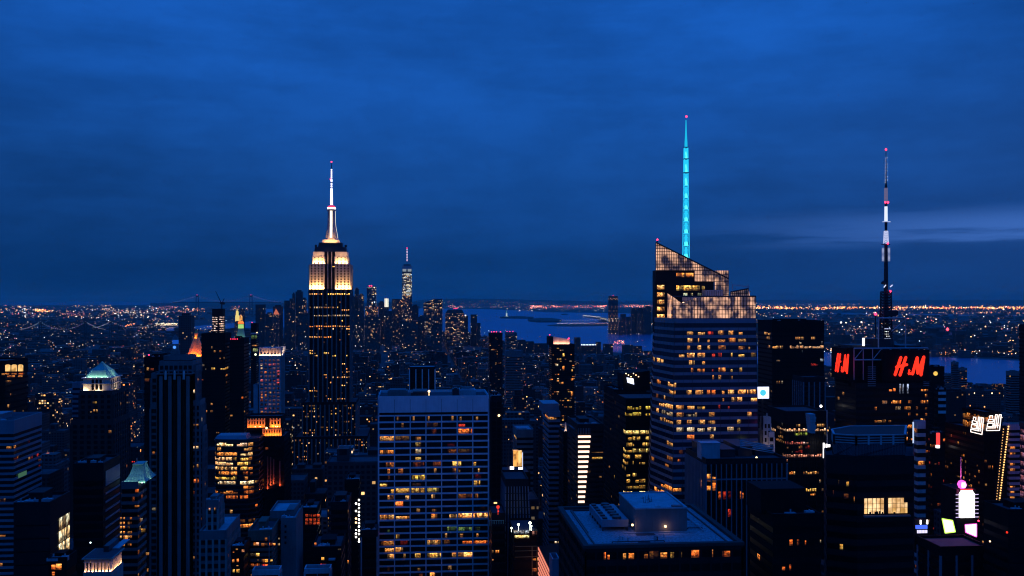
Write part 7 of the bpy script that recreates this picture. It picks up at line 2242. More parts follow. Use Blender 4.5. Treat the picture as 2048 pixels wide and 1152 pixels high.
def faraway_landmarks():
    # spired glass tower downtown
    Y = 5900.0
    zz = lambda py: Z(814, py, Y)
    xm = X(814, Y); r = 10.2 / F * ZC(814, Y)
    t = thing('glass_skyscraper', 'far tapering glass skyscraper with white lit floors and a beaded spire', 'skyscraper', (xm, Y + r, 0))
    sq = [(xm - r, Y), (xm + r, Y), (xm + r, Y + 2 * r), (xm - r, Y + 2 * r)]
    r2 = r * .92
    top = [(xm - r2, Y + 2), (xm + r2, Y + 2), (xm + r2, Y + 2 * r - 2), (xm - r2, Y + 2 * r - 2)]
    m = MB()
    seg = [(604, 700, .20, .6), (590, 604, .45, .3), (546, 590, 1.3, 1.25), (540, 546, .03, 1.)]
    zt = zz(531)
    for p0, p1, lt, wm in seg:
        u = lambda py: min(1, max(0, zz(py) / zt))
        z0 = max(0, zz(p1)); z1 = zz(p0)
        A = [lerp(p, q, z0 / zt) for p, q in zip(sq, top)]; B = [lerp(p, q, z1 / zt) for p, q in zip(sq, top)]
        m.loft(A, z0, B, z1, caps=False, a=(.52, .52, lt, .31, .10, wm))
    m.build('wall', 'city_facade', t, city=True)
    for k in range(24):
        py = 548 + k * 1.9
        a_, b_ = sorted((rng.uniform(-.96, .96), rng.uniform(-.96, .96)))
        m = MB(); m.box(xm + a_ * r * .94, xm + b_ * r * .94, Y - 1.5, Y + 3, zz(py + .62), zz(py - .62)); m.build('lit_floor', glow('cool_floor%d' % (k % 4), ((1, .90, .62), (.9, .95, .85), (.75, .85, .9), (1, .8, .5))[k % 4], rng.uniform(.6, 1.3)) if k < 4 else 'cool_floor%d' % (k % 4), t)  # random glowing strips added over the facade to brighten it
    m = MB(); B = [lerp(p, q, .985) for p, q in zip(sq, top)]
    m.loft(B, zz(540), B, zz(531)); m.build('crown', 'steel', t)
    m = MB()
    for s in (-1, 1):
        m.box(xm + s * r * .5 - r * .36, xm + s * r * .5 + r * .36, Y - 1.2, Y + 1.6, zz(543), zz(538))
    m.build('lit_band', glow('pale_band_glow', (.30, .36, .42), .8), t)
    m = MB(); m.loft(ngon(xm, Y + r, r * .72, 10), zz(531), ngon(xm, Y + r, r * .72, 10), zz(528.5)); m.build('ring', 'dark_metal', t)
    m = MB(); m.tube((xm, Y + r, zz(530)), (xm, Y + r, zz(497)), 2.4, 1.2); m.build('spire', 'steel', t)
    for i in range(8):
        mm = MB(); mm.ball((xm, Y + r - 3, zz(521 - i * 3.15)), 2.5); mm.build('spire_lamp', glow('spire_lamp%d' % i, (.9, .75, 1.0) if i % 2 else (1, .6, .8), 2.2), t)
    beacon(t, xm, Y + r - 2, zz(495.5), 3.4)
    keep(803, 826, 493, 660, Y)
    # silver tower with red lamps
    Y = 5500.0
    t = plain('far_tower', 'far stepped silver tower with white lit edges and red lamps on top', 'tower', rect(733.5, 752, Y, 50), Z(742, 573, Y), tone=.14, lit=.5, warm=1.2, fh=6.4, bw=6.5)
    for px in (739, 743):
        beacon(t, X(px, Y), Y, Z(742, 571.5, Y), 4.0)
    plain('far_tower', 'far amber lit block forming the base of the stepped silver tower', 'tower', rect(730, 756, Y - 30, 30), Z(742, 613, Y), tone=.13, lit=.62, warm=.25, fh=6.5, bw=5.5)
    keep(729, 757, 568, 642, Y)
    Y = 5600.0
    t = plain('far_tower', 'far dark tower carrying a brilliant white lit columned crown', 'tower', rect(768.5, 777, Y, 40), Z(772, 614, Y), tone=.08, lit=.10, warm=.6, fh=5, bw=5)
    for k in range(3):
        m = MB(); m.box(X(769.2 + k * 2.8, Y), X(771.2 + k * 2.8, Y), Y - 1, Y + 6, Z(772, 614, Y), Z(772, 597, Y)); m.build('crown_pier', glow('white_crown_glow%d' % k, (1, .92, .72), 1.3), t)  # piers glow by themselves in place of light thrown on them
    m = MB(); m.loft(rect(769, 777, Y, 26), Z(772, 597, Y), rect(770.5, 775.5, Y + 6, 16), Z(772, 593, Y)); m.build('crown_roof', 'steel', t)
    keep(767, 779, 592, 640, Y)
    # sloped roof tower
    Y = 5450.0
    p = rect(847, 885, Y, 50)
    a = (.55, .55, .30, .77, .09, .7)
    t = thing('far_tower', 'far broad tower with a shoulder sloping up to a flat pale edged top', 'tower', (X(866, Y), Y + 25, 0))
    m = MB(); m.loft(rect(847, 868, Y, 50), 0, rect(847, 868, Y, 50), [Z(850, 606, Y), Z(868, 598, Y), Z(868, 598, Y), Z(850, 606, Y)], caps=True, a=a); m.loft(rect(868, 885, Y - 1, 51), 0, rect(868, 885, Y - 1, 51), Z(870, 597, Y), a=a); m.build('wall', 'city_facade', t, city=True)
    m = MB(); m.box(X(868, Y), X(885.3, Y), Y - 3, Y, Z(870, 598.2, Y), Z(870, 596.6, Y)); m.build('pale_edge', 'white_metal', t)
    keep(846, 887, 594, 660, Y)
    Y = 5400.0
    t = plain('far_tower', 'far block with dark mansard roof and pink red lamps, right of the sloped roof tower', 'tower', rect(891, 928, Y, 50), Z(910, 627, Y), tone=.10, lit=.42, warm=.35, fh=5.4, bw=5)
    m = MB(); m.loft(rect(891, 928, Y, 50), Z(910, 627, Y), rect(896, 924, Y + 6, 36), Z(910, 619, Y)); m.build('mansard_roof', 'dark_metal', t)
    for px in (908, 911, 914, 925):
        beacon(t, X(px, Y + 6), Y + 6, Z(910, 617 if px < 920 else 624, Y), 2.4)
    m = MB(); m.ball((X(931, Y), Y, Z(931, 631, Y)), 4.5); m.build('roof_lamp', glow('soft_white_lamp', (1, .9, .7), 1.4), t)
    keep(889, 930, 615, 665, Y)
    # gold municipal crown and pink pyramid, their colour glows in place of floodlights
    Y = 5200.0
    t = plain('far_tower', 'far tower with a gold and cream glowing stepped crown behind the lantern tower', 'tower', rect(469, 480, Y, 36), Z(474, 642, Y), tone=.12, lit=.10)
    m = MB(); m.loft(rect(470.5, 477.5, Y + 4, 20), Z(474, 642, Y), rect(470.5, 477.5, Y + 4, 20), Z(474, 631, Y)); m.loft(rect(471.5, 476.5, Y + 6, 14), Z(474, 631, Y), rect(472, 476, Y + 7, 12), Z(474, 622, Y)); m.loft(rect(473, 475, Y + 8, 6), Z(474, 622, Y), rect(473.7, 474.3, Y + 9, 2), Z(474, 617, Y)); m.build('glowing_crown', glow('gold_crown_glow', (1, .74, .22), .95), t)
    keep(468, 481, 615, 645, Y)
    m = None
    Y = 5350.0
    t = plain('far_tower', 'far tower whose small pyramid roof is lit salmon pink', 'tower', rect(547, 557, Y, 30), Z(552, 629, Y), tone=.1, lit=.1)
    m = MB(); m.loft(rect(546.5, 557.5, Y, 26), Z(552, 629, Y), rect(551.6, 552.4, Y + 12, 2), Z(552, 618, Y)); m.build('pyramid_roof', glow('salmon_roof_glow', (.55, .14, .08), 1.0), t)
    beacon(t, X(582, 5190), 5190, Z(582, 615.5, 5190), 5.0, 'floodlamp', glow('cream_lamp', (1, .8, .5), 2.0)) if False else None
    # tall tower over the river
    Y = 7350.0
    xm = X(1228, Y)
    t = thing('riverbank_tower', 'lone tall dark tower with rounded top on the far riverbank', 'skyscraper', (xm, Y + 30, 0))
    m = MB(); w2 = 9.6 / F * ZC(1228, Y)
    zq = lambda py: Z(1228, py, Y)
    oc = ngon(xm, Y + w2, w2 * 1.06, 8, pi / 8)
    for p0, p1, lt in ((592, 609, .03), (609, 620, .12), (620, 640, .30), (640, 672, .22)):
        f = 1.0 if p0 > 600 else .93
        m.loft(oc, max(0, zq(p1)), [lerp((xm, Y + w2), q, f) for q in oc], zq(p0), caps=True, a=(.6, .62, lt, .53, .07, .5))
    m.build('wall', 'city_facade', t, city=True)
    beacon(t, xm - 6, Y, zq(591), 3.5)
    keep(1217, 1239, 588, 664, Y)


faraway_landmarks()

for k, (a, b, py, lab) in enumerate(((1036, 1051, 680, 'low dark waterfront block right of the stepped building with red roof lamps'), (1052, 1068, 683, 'second dark waterfront block left of the pink crowned tower'),
        (1069, 1097, 687, 'long low waterfront block touching the pink crowned tower on its left'), (1151, 1161, 675, 'dark square waterfront tower right of the pink crowned tower'),
        (1163, 1192, 692, 'long pier building with a row of white roof lamps by the river'), (1194, 1202, 684, 'small peaked waterfront block right of the lamp lined pier building'),
        (1209, 1226, 688, 'dark waterfront block left of the orange lit wharf'), (1247, 1266, 690, 'wide dark waterfront block right of the orange lit wharf'),
        (1267, 1284, 692, 'wide dark waterfront block second right of the orange lit wharf'), (1288, 1304, 702, 'last low waterfront block left of the glass crown tower'))):
    Yq = 4500 + (k % 3) * 60
    plain('waterfront_building', lab, 'building', rect(a, b, Yq, 40), Z((a + b) / 2, py, Yq), tone=.06, lit=.05, warm=.5, fh=5, bw=5)
    keep(a, b, py, 705, Yq)

# ------------------------------------------------------------------ land and water
m = MB()
R_ = 150000.0
m.face([(-R_, -3000, 0), (R_, -3000, 0), (R_, 150000, 0), (-R_, 150000, 0)])
tag(m.build('ground', 'land'), kind='structure')


def ground_poly(name, mat, pts, z):
    g = [G(px, py, 0) + (z,) for px, py in pts]
    m = MB(); m.face(g)
    o = m.build(name, mat)
    me = o.data
    if me.polygons[0].normal.z < 0:
        me.flip_normals()
    tag(o, kind='structure')
    return o


bay = [(2400, 806), (2048, 780), (1900, 766), (1640, 738), (1300, 710), (1100, 694), (1000, 682), (950, 671), (905, 664), (830, 659), (700, 656), (560, 655), (470, 657), (380, 660), (300, 664), (300, 658), (380, 653), (470, 646), (522, 640), (530, 628), (524, 614), (519, 608.2),
       (560, 607.6), (640, 608.5), (760, 612), (850, 617), (960, 618), (1050, 621), (1090, 624.5), (1215, 626), (1300, 628), (1216, 638), (1217, 655), (1212, 658), (1240, 661), (1304, 668), (1420, 682), (1560, 696), (1700, 706), (1900, 715), (2048, 722), (2400, 738)]
ground_poly('river_water', 'river_water', bay, .4)
ground_poly('sea_water', 'river_water', [(-400, 610.5), (60, 610.2), (300, 609.4), (390, 608.6), (470, 607.6), (519, 607.9), (525, 603.2), (300, 602.4), (-400, 602.2)], .4)
ground_poly('inlet_water', 'river_water', [(1500, 626.5), (1700, 628.5), (2100, 633), (2100, 631.2), (1700, 627.0)], .4)


def island(pts, h, name='island'):
    g = [G(px, py, 0) for px, py in pts]
    if sum(a[0] * b[1] - b[0] * a[1] for a, b in zip(g, g[1:] + g[:1])) < 0:
        g.reverse()
    c = (sum(p[0] for p in g) / len(g), sum(p[1] for p in g) / len(g))
    m = MB(); m.loft(g, .2, [lerp(p, c, .03) for p in g], h)
    return tag(m.build(name, 'wooded_hill'), kind='structure')


island([(999, 635.5), (1012, 634.2), (1040, 633.8), (1068, 636), (1066, 637.6), (1030, 637.2), (1003, 636.8)], 14)
island([(1055, 641), (1078, 638.4), (1105, 638.8), (1124, 642), (1118, 644.6), (1082, 645), (1060, 643.4)], 18)
island([(1122, 629.0), (1134, 628.4), (1136, 629.2), (1124, 629.8)], 10)
island([(1167, 633.2), (1190, 633.6), (1214, 637.2), (1215, 643.8), (1204, 641.5), (1186, 636.0), (1168, 634.4)], 4, 'causeway')
island([(1094, 651.2), (1135, 648.4), (1214, 646.6), (1215, 651.6), (1150, 653.2), (1110, 652.6)], 6, 'landing')


def ridge(name, px0, px1, Y, base_y, prof, n=90, depth=2600):
    """a rolling hill with a real far slope"""
    m = MB()
    rows = []
    for k in range(n + 1):
        px = px0 + (px1 - px0) * k / n
        u = k / n
        for a, b in zip(prof, prof[1:]):
            if a[0] <= u <= b[0]:
                h = a[1] + (b[1] - a[1]) * (u - a[0]) / (b[0] - a[0])
        top = h + sin(k * .7) * .25 + sin(k * 1.9 + 1) * .18
        z = max(2, Z(px, base_y - top, Y + depth * .5))
        rows.append([(X(px, Y), Y, 0.1), (X(px, Y + depth * .25), Y + depth * .25, z * .72), (X(px, Y + depth * .5), Y + depth * .5, z), (X(px, Y + depth), Y + depth, 0.1)])
    for a, b in zip(rows, rows[1:]):
        for j in range(3):
            m.face([a[j], b[j], b[j + 1], a[j + 1]])
    return tag(m.build(name, 'wooded_hill'), kind='structure')


ridge('hills', 815, 1330, 38000, 598, [(0, -7), (.06, -1), (.2, 1.0), (.35, .2), (.5, -2), (.7, -4.2), (1, -7)], depth=4000)
ridge('hills', 300, 540, 34000, 598, [(0, -8), (.3, -6.5), (.6, -6), (1, -8)], depth=1500)
ridge('hills', 1250, 2200, 52000, 598, [(0, -3.5), (.2, -1.6), (.5, -2.2), (.8, -1.6), (1, -2)], depth=3000)
ridge('hills', 480, 840, 27000, 598, [(0, -9.5), (.3, -8), (.7, -7), (1, -6)], depth=1500)

# ------------------------------------------------------------------ bridges and the statue


def lamp_beads(mb, pts, r, col, step):
    for a, b in zip(pts, pts[1:]):
        L = sqrt(sum((p - q) ** 2 for p, q in zip(a, b)))
        n = max(1, int(L / step))
        for k in range(n):
            mb.octa(lerp(a, b, k / n), r * rng.uniform(.7, 1.2), tuple(c * rng.uniform(.4, 1.2) for c in col))


def suspension(label, Y, towers, ends, base, top, deck, low, beadcol, bead_r, step, wire, Y2=None):
    Ya = lambda px: Y + ((px - towers[0]) / (towers[1] - towers[0]) * (Y2 - Y) if Y2 else 0)
    pt = lambda px, py: (X(px, Ya(px)), Ya(px), Z(px, py, Ya(px)))
    t = thing('suspension_bridge', label, 'bridge', (X(towers[0], Y), Y, 0))
    for px in towers:
        m = MB()
        x, y, z = pt(px, top)
        s = wire * 2.4
        for q in (-1, 1):
            m.loft([(x + q * s * 1.6 - s * .5, y - s * .5), (x + q * s * 1.6 + s * .5, y - s * .5), (x + q * s * 1.6 + s * .5, y + s * .5), (x + q * s * 1.6 - s * .5, y + s * .5)], 0,
                   [(x + q * s * 1.3 - s * .4, y - s * .5), (x + q * s * 1.3 + s * .4, y - s * .5), (x + q * s * 1.3 + s * .4, y + s * .5), (x + q * s * 1.3 - s * .4, y + s * .5)], z)
        m.box(x - s * 1.8, x + s * 1.8, y - s * .5, y + s * .5, z - s * 2, z - .3)
        m.build('pylon', 'dark_metal', t)
        if Y > 9000:
            beacon(t, x, y - s, z + wire, wire * 1.1)
    dk = MB()
    a, b = pt(ends[0], deck), pt(ends[1], deck)
    n = 24
    for k in range(n):
        p, q = lerp(a, b, k / n), lerp(a, b, (k + 1) / n)
        dk.tube(p, q, wire * 1.1, n=4)
    dk.build('deck', 'dark_metal', t)
    spans = [(ends[0], deck, towers[0], top, 0)] + [(towers[k], top, towers[k + 1], top, 1) for k in range(len(towers) - 1)] + [(towers[-1], top, ends[1], deck, 0)]
    for p0, y0, p1, y1, main in spans:
        pts = []
        for k in range(25):
            u = k / 24
            yy = (y0 + (low - y0) * (1 - (2 * u - 1) ** 2)) if main else (y0 + (y1 - y0) * u + (1.0 - (2 * u - 1) ** 2) * abs(y1 - y0) * .16)
            pts.append(pt(p0 + (p1 - p0) * u, yy))
        c = MB()
        for p, q in zip(pts, pts[1:]):
            c.tube(p, q, wire * .5, n=4)
        cb = sub(c.build('cable', 'steel', t), t)
        d = MB(); lamp_beads(d, pts, bead_r, beadcol, step)
        d.build_col('cable_lamp_string', 'city_light_glow', cb)
    return t


suspension('far grey suspension bridge across the bay mouth, faint lamps along its cables', 17000, (394.5, 502), (345, 562), 608, 590.5, 604.6, 603.2, (.42, .46, .85), 5.0, 110, 5.5)
suspension('lamp strung suspension bridge with two humps at the left', 5600, (81, 171), (40, 212), 660, 643.5, 659.2, 659, (.50, .46, .45), 2.0, 29, 1.5)
suspension('shorter lamp strung suspension bridge crossing behind the two humped one', 6000, (221, 318), (186, 330), 657, 643, 656, 655, (.50, .45, .42), 2.0, 29, 1.4)

x, y = G(1013, 634.6)
S = ZC(1013, y) / F
t = thing('statue', 'tiny pale robed statue with raised torch on the bay island', 'statue', (x, y, 0))
m = MB(); m.loft(ngon(x, y, 5.2 * S, 4, pi / 4), 0, ngon(x, y, 4.4 * S, 4, pi / 4), 2.4 * S); m.loft(ngon(x, y, 2.3 * S, 4, pi / 4), 2.4 * S, ngon(x, y, 1.9 * S, 4, pi / 4), 8.6 * S); m.build('pedestal', 'pale_stone', t)
m = MB(); m.loft(ngon(x, y, 1.55 * S, 10), 8.6 * S, ngon(x, y, 1.05 * S, 10), 12.6 * S); m.loft(ngon(x, y, 1.05 * S, 10), 12.6 * S, ngon(x, y, .5 * S, 10), 14.2 * S); m.ball((x, y, 14.9 * S), .62 * S); m.tube((x + .8 * S, y, 13.6 * S), (x + 1.3 * S, y, 17.0 * S), .34 * S, .22 * S); m.build('figure', 'patina_bronze', t)
m = MB(); m.ball((x + 1.32 * S, y, 17.4 * S), .42 * S); m.build('torch', 'warm_lamp', t)
flood(t, (x - 1, y - 9 * S, 3 * S), (x, y, 12 * S), 3 * S, 3 * S, 50000, (.75, 1.0, .95))

# ------------------------------------------------------------------ the city between the landmarks
SHORE = [(0, 1700), (3000, 1650), (4200, 1480), (5000, 1120), (5600, 820), (6300, 480), (6900, 200)]


def shore(Y):
    for (a, xa), (b, xb) in zip(SHORE, SHORE[1:]):
        if a <= Y <= b:
            return xa + (xb - xa) * (Y - a) / (b - a)
    return -1e9


def eastshore(Y):
    return -1650 + max(0, Y - 4300) * .48


col_min = [1190.0] * 2200          # lowest skyline so far per pixel column (+60 px each side)


def visible(px0, px1, top, slack=0.0):
    a, b = max(0, int(px0) + 60), min(2199, int(px1) + 60)
    if b <= a:
        return 0
    return sum(max(0.0, min(1180, col_min[c]) - top) for c in range(a, b))


def cover(px0, px1, top):
    for c in range(max(0, int(px0) + 60), min(2200, int(px1) + 60)):
        col_min[c] = min(col_min[c], top)


def allowed_top(px0, px1, Y):
    """highest (smallest) pixel row this building may reach without hiding a landmark behind it"""
    lim = 0
    for a, b, tp, bt, yy in RECTS:
        if px1 > a and px0 < b:
            if Y < yy:
                lim = max(lim, bt)
            elif Y < yy + 45:
                return 5000
    return lim


SKYL = [(-60, 690), (60, 668), (200, 664), (340, 658), (480, 655), (560, 640), (620, 634), (700, 628), (780, 632), (850, 645), (940, 652), (970, 668), (1040, 690), (1100, 694), (1200, 696), (1310, 706), (1420, 700), (1650, 728), (1880, 752), (1990, 770), (2140, 770)]


def skyline(px):
    for (a, ya), (b, yb) in zip(SKYL, SKYL[1:]):
        if a <= px <= b:
            return ya + (yb - ya) * (px - a) / (b - a)
    return 700


cand = []
blk = 0
Y = 360.0
while Y < 6900:
    near = Y < 1500
    rowd = 36 if near else (40 if Y < 3200 else 60)
    x0 = max(eastshore(Y), kk(-70) * Y)
    x1 = min(shore(Y), kk(2120) * Y)
    xx = x0 + rng.uniform(-20, 0)
    while xx < x1:
        wdt = rng.uniform(16, 40) if near else (rng.uniform(16, 44) if Y < 3200 else rng.uniform(22, 60))
        av = (xx - 110) % 262
        if av < 26 or av + wdt > 262 + 4:
            xx += 26.1 - av if av < 26 else 262.1 - av
            continue
        D = rowd - rng.uniform(3, 8)
        if Y < 1000:
            H = rng.choice([45, 60, 70, 80, 95, 110, 120, 130]) * rng.uniform(.8, 1.2)
        elif Y < 1700:
            H = rng.choice([35, 45, 50, 60, 60, 75, 90, 110]) * rng.uniform(.8, 1.2)
        elif Y < 3300:
            H = rng.choice([16, 20, 24, 30, 36, 45, 60]) * rng.uniform(.8, 1.2)
        elif Y < 4800:
            H = rng.choice([14, 16, 18, 22, 26, 34, 50]) * rng.uniform(.8, 1.2)
        else:
            core = max(0, 1 - abs(xx - X(760, Y)) / 700)
            H = rng.choice([16, 20, 26, 34]) + core * rng.choice([0, 5, 15, 30, 55])
        yy = Y + rng.uniform(0, 4)
        pa, pb = P(xx, yy, 0)[0], P(xx + wdt, yy, 0)[0]
        pc, pd = P(xx, yy + D, 0)[0], P(xx + wdt, yy + D, 0)[0]
        lo, hi = min(pa, pc), max(pb, pd)
        zc = ZC((pa + pb) / 2, yy)
        zcb = ZC((pa + pb) / 2, yy + D)
        top = EYE - (H - CZ) / zcb * F
        lim = max(allowed_top(lo, hi, yy), skyline((pa + pb) / 2))
        if lim < 4000:
            if top < lim + 1:
                top = lim + rng.uniform(2, 14)
                H = CZ + (EYE - top) / F * zcb
            if H > 9:
                cand.append((yy, xx, wdt, D, H, lo, hi, top))
        xx += wdt + rng.uniform(0.5, 3)
    Y += rowd + (16 if blk % 2 else 3)
    blk += 1
# what is really seen: nearest first, the skyline per pixel column grows upwards
hero = sorted([(yy, a, b, tp, bt) for a, b, tp, bt, yy in RECTS])
events = [(c[0], 1, c) for c in cand] + [(h[0], 0, h) for h in hero]
events.sort(key=lambda e: (e[0], e[1]))
seen = []
for yy, k, e in events:
    if k == 0:
        cover(e[1], e[2], e[3])
    else:
        v = visible(e[5], e[6], e[7])
        if v > 0:
            seen.append((v, e)); cover(e[5], e[6], e[7])
        elif visible(e[5] - 14, e[6] + 14, e[7]) > 0:
            seen.append((0, e))
seen.sort(key=lambda s: -s[0])
print('city candidates', len(cand), 'seen', len(seen))
NAMES = ['office_block', 'apartment_block', 'loft_building', 'brick_building']
LAND = [(198, 'green pyramid tower'), (350, 'ribbed stone tower'), (388, 'gold pyramid'), (445, 'broad black slab'), (470, 'bright curved office'), (540, 'comb crowned tower'), (660, 'floodlit skyscraper'), (866, 'pale seven bay slab'),
        (1124, 'pink crowned tower'), (1168, 'striped light tower'), (1265, 'white billboard'), (1420, 'slanting crown tower'), (1582, 'wide black slab'), (1735, 'polygonal tower'), (1770, 'red sign tower'), (1940, 'neon lettered tower'), (30, 'arched window tower'), (1905, 'riverside towers')]
TONES = [(.015, 'black'), (.03, 'dark'), (.06, 'grey'), (.10, 'blue grey'), (.20, 'pale')]
ROOFS = ['bare roof', 'water tank', 'roof hut', 'set back top', 'two roof huts', 'tall lift house']
NTHING = 270
used = {}
far_mb, far_roof = MB(), MB()
LITN = [(0.0, 'no lights'), (.025, 'few lights'), (.06, 'scattered lights'), (.15, 'many lights')]
todo = []
for i, (v, c) in enumerate(seen):
    yy, xx, wdt, D, H, lo, hi, top = c
    tone, tname = rng.choices(TONES, (3, 4, 4, 3, 1))[0]
    q = rng.choices(range(4), (1, 3, 4, 2))[0]
    lit = LITN[q][0] * rng.uniform(.8, 1.2)
    seed, warm = rng.random(), rng.choice([.1, .3, .5, .6, .9])
    fh, bw = rng.uniform(3.2, 3.9), rng.uniform(2.6, 4.2)
    if yy > 2600:
        fh, bw, lit = fh * 1.25, bw * 1.3, lit * .55
    a = (bw / 10, fh / 10, lit, seed, tone, warm)
    if i >= NTHING or v <= 0:
        far_mb.box(xx, xx + wdt, yy, yy + D, 0, H, a=a, bottom=False, top=False)
        far_roof.face([(xx, yy, H - .05), (xx + wdt, yy, H - .05), (xx + wdt, yy + D, H - .05), (xx, yy + D, H - .05)], a=a)
        if rng.random() < .5:
            s = rng.uniform(.25, .5)
            bx, by = xx + wdt * rng.uniform(.1, .5), yy + D * rng.uniform(.2, .5)
            far_mb.box(bx, bx + wdt * s, by, by + D * .35, H - .2, H + rng.uniform(3, 7), a=(.9, .9, 0, seed, tone, warm), bottom=False)
        continue
    todo.append((c, a, tname, LITN[q][1]))
# name each by look and by its neighbour among the landmarks
rows_ = {}
for c, a, tname, lname in todo:
    yy, xx, wdt, D, H, lo, hi, top = c
    pxm = (lo + hi) / 2
    lx, ln = min(LAND, key=lambda q: abs(q[0] - pxm))
    rf = rng.choice(ROOFS)
    rows_.setdefault((ln, 'beyond' if yy > 1250 else 'near'), []).append((c, a, tname, lname, rf, pxm - lx))
kinds_of = ['office block', 'apartment block', 'loft building', 'brick building']


def add_roof(t, rf, xx, yy, wdt, D, H, a):
    if rf == 'water tank':
        x, y = xx + wdt * rng.uniform(.3, .7), yy + D * rng.uniform(.3, .5)
        m = MB(); m.loft(ngon(x, y, 2.1, 10), H + 3.2, ngon(x, y, 2.1, 10), H + 7.6); m.loft(ngon(x, y, 2.3, 10), H + 7.6, ngon(x, y, .2, 10), H + 9.3)
        w_ = sub(m.build('water_tank', 'timber', t), t)
        m = MB()
        for k in range(4):
            m.tube((x + 1.5 * (1 if k % 2 else -1), y + 1.5 * (1 if k > 1 else -1), H), (x + 1.4 * (1 if k % 2 else -1), y + 1.4 * (1 if k > 1 else -1), H + 3.2), .16, n=4)
        m.build('tank_frame', 'dark_metal', w_)
    elif rf != 'bare roof':
        n = 2 if rf == 'two roof huts' else 1
        for k in range(n):
            hh = {'roof hut': 3.4, 'two roof huts': 3.2, 'tall lift house': 8.5, 'set back top': 7.5}[rf]
            s = .62 if rf == 'set back top' else rng.uniform(.22, .36)
            bx = xx + wdt * (.19 if s > .5 else rng.uniform(.08, .3) + .38 * k)
            m = MB(); m.box(bx, bx + wdt * s, yy + D * .3, yy + D * .8, H - .04, H + hh, a=a if s > .5 else (.9, .9, 0.0) + a[3:], bottom=False)
            m.build('set_back_storeys' if s > .5 else 'roof_hut', 'city_facade', t, city=True)


ORD = ['nearest', 'second', 'third', 'fourth', 'fifth', 'sixth', 'seventh', 'eighth', 'ninth', 'tenth', 'eleventh', 'twelfth', 'thirteenth', 'fourteenth', 'fifteenth', 'sixteenth', 'seventeenth', 'eighteenth', 'nineteenth', 'twentieth']
for (ln, zone), lst in rows_.items():
    for side in (0, 1):
        mem = sorted([q for q in lst if (q[5] >= 0) == bool(side)], key=lambda q: abs(q[5]))
        cnt = {}
        for c, a, tname, lname, rf, dx in mem:
            yy, xx, wdt, D, H, lo, hi, top = c
            key = (tname, lname, rf)
            cnt[key] = cnt.get(key, 0) + 1
            o = ORD[min(cnt[key] - 1, 19)]
            nm = rng.choice(NAMES)
            where = ('rightward beyond' if side else 'leftward beyond') if zone == 'beyond' else ('right of' if side else 'left of')
            lab = f"{'' if o == 'nearest' else o + ' '}{tname} block, {lname}, {rf}, {where} the {ln}"
            used[lab] = used.get(lab, 0) + 1
            t = thing(nm, lab, 'building', (xx + wdt / 2, yy + D / 2, 0), 'crowded buildings between the landmarks')
            m = MB(); m.box(xx, xx + wdt, yy, yy + D, 0, H, a=a, bottom=False, top=False)
            m.build('wall', 'city_facade', t, city=True)
            r = MB(); r.face([(xx + .3, yy + .3, H - .5), (xx + wdt - .3, yy + .3, H - .5), (xx + wdt - .3, yy + D - .3, H - .5), (xx + .3, yy + D - .3, H - .5)], a=a)
            r.build('roof', 'city_roof', t, city=True)
            p = MB(); po = [(xx, yy), (xx + wdt, yy), (xx + wdt, yy + D), (xx, yy + D)]
            o_, i_ = grow(po, .12), grow(po, -.35)
            for k in range(4):
                k2 = (k + 1) % 4
                p.loft([o_[k], o_[k2], i_[k2], i_[k]], H - .7, [o_[k], o_[k2], i_[k2], i_[k]], H + .6, a=(.9, .9, 0.0) + a[3:])
            p.build('parapet', 'city_roof', t, city=True)
            add_roof(t, rf, xx, yy, wdt, D, H, a)

# beyond the rivers: low districts
for k in range(5200):
    side = rng.random()
    if side < .42:
        px, py = rng.uniform(-60, 520), 613 + rng.random() ** 1.3 * 105
    else:
        px, py = rng.uniform(1190, 2110), 613 + rng.random() ** 1.5 * 105
    x, y = G(px, py)
    if side < .42:
        if y < 7000 and x > eastshore(min(y, 6900)) - 600:
            continue
        if 300 < px < 530 and 640 < py < 660:
            continue
    else:
        far = [(1190, 655), (1304, 669), (1420, 684), (1560, 698), (1700, 708), (1900, 717), (2110, 726)]
        lim = 0
        for (a, ya), (b, yb) in zip(far, far[1:]):
            if a <= px <= b:
                lim = ya + (yb - ya) * (px - a) / (b - a)
        if py > lim - 1.0 or (px < 1310 and py < 640):
            continue
    s = rng.uniform(18, 50) * (1 + y / 16000)
    h = rng.choice([7, 9, 11, 14, 18, 30]) * rng.uniform(.8, 1.3) * (1.0 if y < 9000 else .8)
    if side >= .42 and y < 6500 and rng.random() < .12:
        h = rng.uniform(35, 80)
    a = (.5, .45, rng.choice([.0, .01, .03]), rng.random(), rng.choice([.03, .05, .08, .12]), rng.choice([.2, .5, .9]))
    d = rng.uniform(15, 40) * (1 + y / 16000)
    far_mb.box(x, x + s, y, y + d, 0, h, a=a, bottom=False, top=False)
    far_roof.face([(x, y, h - .05), (x + s, y, h - .05), (x + s, y + d, h - .05), (x, y + d, h - .05)], a=a)
tag(far_mb.build('distant_city', 'city_facade', city=True), kind='stuff')
tag(far_roof.build('distant_city_roofing', 'city_roof', city=True), kind='stuff')

# ------------------------------------------------------------------ lamps of streets, yards and shores, far beyond counting
dots = MB()


def dot(px, py, col, s, size=1.0, z=None):
    x, y = G(px, py)
    zc = ZC(px, y)
    r = zc / F * size * .72
    dots.octa((x, y, max(6.0, r) + rng.uniform(6, 20) if z is None else z), r, tuple(c * s * 2.3 for c in col))


COLS = [((1, .50, .16), 4), ((1, .34, .08), 3), ((1, .72, .40), 3), ((1, .9, .75), 2), ((.75, .9, 1), 1.3), ((1, .14, .10), .9), ((1, .25, .35), .5)]


